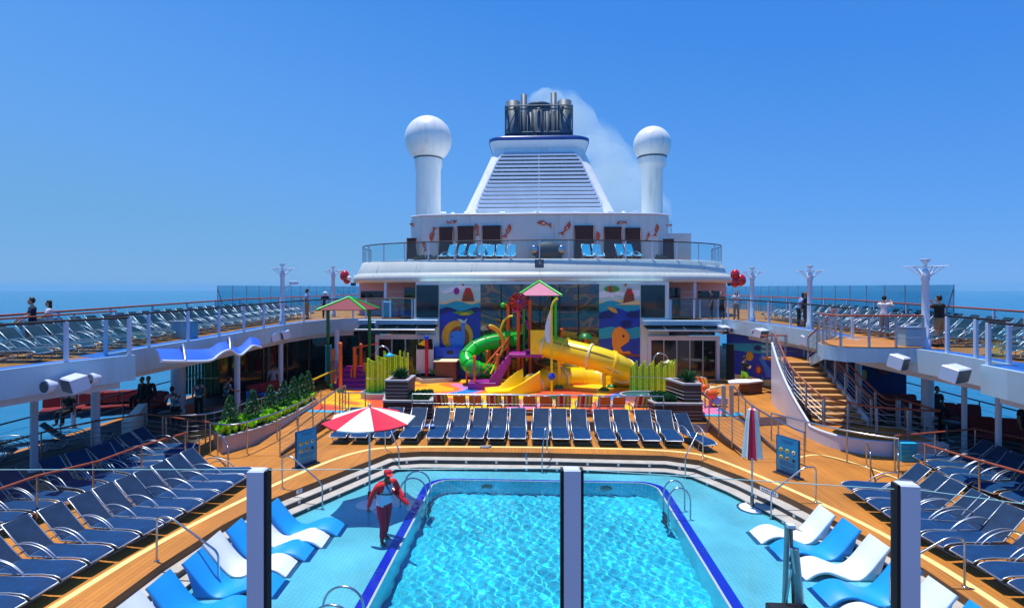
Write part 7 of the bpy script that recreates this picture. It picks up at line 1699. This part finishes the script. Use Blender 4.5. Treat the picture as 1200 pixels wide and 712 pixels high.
for s, nm in ((-1, 'left'), (1, 'right')):
    railing('outer_railing', 'railing at the seaward edge of the shaded %s main deck' % nm, [(s*17.6, 4), (s*17.6, 34)], 1.1, 3, 'steel_dark', 'steel_dark', 3)
# ================================================================ POOL LIFT, SMALL THINGS
lf = thing('pool_lift', 'folded grey metal pool lift with a dark battery box, near right pool side', 'pool lift', (*G(920, 712, ZL), ZL)); X, Y, z = wloc(lf); Yl = 9.2
def lb(px, py): return V(px, py, Yl)
def bar(a, b_, r, m, nm, dy=0): p, q_ = lb(*a), lb(*b_); k = MB(); k.tube([(p[0], Yl+dy, p[1]), (q_[0], Yl+dy, q_[1])], r, 4); k.build(nm, m, lf)
bar((931, 642), (938, 712), .075, 'lift_metal', 'mast'); bar((926, 616), (923, 712), .05, 'lift_metal', 'arm', .1); bar((929, 616), (932, 712), .03, 'steel_dark', 'actuator', .06); bar((925, 640), (929, 668), .022, 'frame_alu', 'link', -.08); bar((926, 664), (918, 712), .02, 'steel', 'strut', -.05)
p = lb(928, 617); k = MB(); k.box((p[0], Yl+.05, p[1]), (.12, .12, .05)); k.build('arm_cap', 'white_paint', lf)
p = lb(921, 708); k = MB(); k.box((p[0], Yl-.15, p[1]-.12), (.66, .35, .3), ch=.02); k.build('battery_box', 'black', lf); k = MB(); k.box((p[0], Yl, (p[1]-.2+ZL)/2), (.3, .3, p[1]-.2-ZL)); k.build('base_column', 'lift_metal', lf)
x, y = G(568, 524, 0); k = MB(); k.box((x, y, .02), (.32, .2, .04)); k.box((x+.12, y+.05, .035), (.2, .14, .03), .5); tag(k.build('flip_flops', 'cloth_grey'), 'pair of grey flip flops on the deck before the lounger row', 'footwear')
x, y = V(505, 499, 20.0)[0], 20.05; k = MB()
for i in range(7): k.sphere((x+random.uniform(-.14, .14), y-.05+random.uniform(-.1, .1), .37+random.uniform(0, .05)), (random.uniform(.07, .13), .08, .05), 10, 6)
tag(k.build('folded_clothes', 'cloth_lightblue'), 'crumpled purple and white clothes on a lounger in the row before the playground', 'clothes')
x, y = G(617, 534, -.17); k = MB(); k.lathe([(.035, 0), (.035, .17), (.012, .22), (.012, .25), (.001, .25)], (x, 17.98, ZT1), 12); tag(k.build('water_bottle', 'glass_frost'), 'small clear bottle on the far pool step beside the middle handrail', 'bottle')
k = MB(); k.sphere((1.3*0+5.0*0+G(972, 712, -.2)[0], 9.35, ZL+.33), (.35, .25, .13), 14, 8); tag(k.build('pool_towel', 'cloth_white'), 'white crumpled towel on the nearest right pool lounger', 'towel')
q = MB(); bx_ = G(1075, 527, 0); q.box((12.0, 17.9, .3), (.5, .4, .6)); tag(q.build('blue_locker', 'sling_cyan'), 'bright blue box beside the right railing corner at the stair wall', 'box')

# ================================================================ FOREGROUND WIND SCREEN
fs1 = thing('glass_windscreen', 'foreground glass windscreen with three white posts in front of the camera', 'windscreen', (.2, 2.4, 3.3))
def cpt(px, d, z): l = (px-600)*d/FPX; return (FW[0]*d+RT[0]*l, FW[1]*d+RT[1]*l, z)
posts = []
for px, d, zt_, rz in ((298.5, 2.45, 4.76, YAW), (670.5, 2.45, 4.765, YAW), (1068, 2.3, 4.75, YAW-.12)):
    x, y, _ = cpt(px, d, 0); q = MB(); q.box((x, y+.028, (3.3+zt_)/2), (.078, .056, zt_-3.3), rz, ch=.008); p_ = q.build('post', 'white_paint', fs1); posts.append((x, y, zt_, rz))
def seal(i, s): 
    x, y, zt_, rz = posts[i]; q = MB(); q.box((x+s*.046*cos(rz), y+.028+s*.046*sin(rz), (3.3+zt_)/2-.003), (.013, .05, zt_-3.3-.004), rz); q.build('rubber_seal', 'rubber', fs1)
seal(0, 1); seal(1, -1); seal(1, 1); seal(2, -1)
def pane(a, b_, za, zb_):
    q = MB(); d = (Vector(b_)-Vector(a)).normalized(); n_ = Vector((-d.y, d.x))*.005
    vs = [(a[0]-n_.x, a[1]-n_.y, 3.3), (b_[0]-n_.x, b_[1]-n_.y, 3.3), (b_[0]+n_.x, b_[1]+n_.y, 3.3), (a[0]+n_.x, a[1]+n_.y, 3.3)]
    vs += [(x, y, z) for (x, y, _), z in zip(vs, (za, zb_, zb_, za))]
    q.add(vs, [(0, 1, 5, 4), (2, 3, 7, 6), (1, 2, 6, 5), (3, 0, 4, 7)]); g_ = q.build('glass_panel', 'glass_near', fs1)
    q = MB(); q.tube([(a[0], a[1], za), (b_[0], b_[1], zb_)], .002, 4); q.build('glass_edge', 'glass_green_edge', g_)
p0, p1, p2 = posts; L0 = cpt(-150, 2.45, 0)
pane((L0[0], L0[1]+.03), (p0[0]-.04, p0[1]+.03), p0[2]-.005, p0[2]-.005); pane((p0[0]+.05, p0[1]+.03), (p1[0]-.05, p1[1]+.03), p0[2]-.005, p1[2]-.005); pane((p1[0]+.05, p1[1]+.03), (p2[0]-.05, p2[1]+.03), p1[2]-.01, p2[2]-.03); R0_ = cpt(1330, 2.15, 0); pane((p2[0]+.04, p2[1]+.03), (R0_[0], R0_[1]), p2[2]-.03, p2[2]-.08)
# ================================================================ LIGHT, SKY, CAMERA
SUN = Vector((-.14, .09, 1)).normalized()
HZD = 1.7e-4
SKYK = 1/.12/1.25
w = bpy.data.worlds.new('World'); scene.world = w; w.use_nodes = True
nt = w.node_tree; bg = nt.nodes['Background']; sk = nt.nodes.new('ShaderNodeTexSky'); sk.sky_type = 'NISHITA'; sk.sun_disc = False
sk.sun_elevation = math.asin(SUN.z); sk.sun_rotation = atan2(SUN.x, SUN.y); sk.air_density = 1.0; sk.dust_density = 0.0; sk.ozone_density = 6.0; sk.altitude = 0
# clear maritime sky: the Nishita sky blended with an even blue, a little paler toward the horizon
tcw = nt.nodes.new('ShaderNodeTexCoord'); sx = nt.nodes.new('ShaderNodeSeparateXYZ'); nt.links.new(tcw.outputs['Generated'], sx.inputs[0])
rw = nt.nodes.new('ShaderNodeValToRGB'); ma = nt.nodes.new('ShaderNodeMath'); ma.operation = 'MULTIPLY_ADD'; ma.inputs[1].default_value = .2; nt.links.new(sx.outputs['X'], ma.inputs[0]); nt.links.new(sx.outputs['Z'], ma.inputs[2]); nt.links.new(ma.outputs[0], rw.inputs['Fac'])
def k_(r, g, b): return tuple(((v/255+.055)/1.055)**2.4 for v in (r, g, b))+(1,)
rw.color_ramp.elements[0].color = k_(102, 166, 226); rw.color_ramp.elements[1].color = k_(46, 116, 218)
for p_, c_ in ((.10, (98, 165, 240)), (.245, (84, 157, 242)), (.46, (58, 139, 236))): e_ = rw.color_ramp.elements.new(p_); e_.color = k_(*c_)
sc_ = nt.nodes.new('ShaderNodeVectorMath'); sc_.operation = 'SCALE'; sc_.inputs['Scale'].default_value = SKYK; nt.links.new(rw.outputs['Color'], sc_.inputs[0])
hs = nt.nodes.new('ShaderNodeMix'); hs.data_type = 'RGBA'; hs.inputs[0].default_value = .9
nt.links.new(sk.outputs['Color'], hs.inputs[6]); nt.links.new(sc_.outputs[0], hs.inputs[7]); nt.links.new(hs.outputs[2], bg.inputs['Color']); bg.inputs['Strength'].default_value = .12
sl = bpy.data.lights.new('sun', 'SUN'); sl.energy = 4.0; sl.angle = radians(.5); sl.color = (1, .965, .91)
so = bpy.data.objects.new('sun', sl); COL.objects.link(so); so.rotation_euler = SUN.to_track_quat('Z', 'Y').to_euler(); so.location = SUN*60
sl.cycles.is_caustics_light = True
cd = bpy.data.cameras.new('camera'); cam = bpy.data.objects.new('camera', cd); COL.objects.link(cam); scene.camera = cam
cam.location = (0, 0, HC); cam.rotation_euler = (radians(90), 0, YAW)
cd.sensor_width = 36; cd.lens = FPX/1200*36; cd.shift_y = -(356-HZ)/1200; cd.clip_start = .05; cd.clip_end = 20000
vs_ = scene.view_settings; vs_.view_transform = 'Standard'; vs_.look = 'None'; vs_.gamma = 1; vs_.exposure = .3; vs_.use_curve_mapping = False
c = scene.cycles; c.use_denoising = True; c.max_bounces = 10; c.transparent_max_bounces = 24; c.transmission_bounces = 8; c.glossy_bounces = 4; c.diffuse_bounces = 3
c.caustics_refractive = True; c.caustics_reflective = False; c.sample_clamp_indirect = 6; c.volume_bounces = 1; c.blur_glossy = .5

hz = MB(); hz.box((0, 0, 2.5), (17000, 17000, 67)); hzo = hz.build('haze', 'white'); hzo['kind'] = 'stuff'
hm = bpy.data.materials.new('haze_air'); hm.use_nodes = True; hm.node_tree.nodes.remove(hm.node_tree.nodes['Principled BSDF'])
hv = hm.node_tree.nodes.new('ShaderNodeVolumePrincipled'); hv.inputs['Color'].default_value = (.32, .62, .82, 1); hv.inputs['Density'].default_value = HZD; hv.inputs['Anisotropy'].default_value = .0
hm.node_tree.links.new(hv.outputs[0], hm.node_tree.nodes['Material Output'].inputs['Volume']); hzo.data.materials.clear(); hzo.data.materials.append(hm)
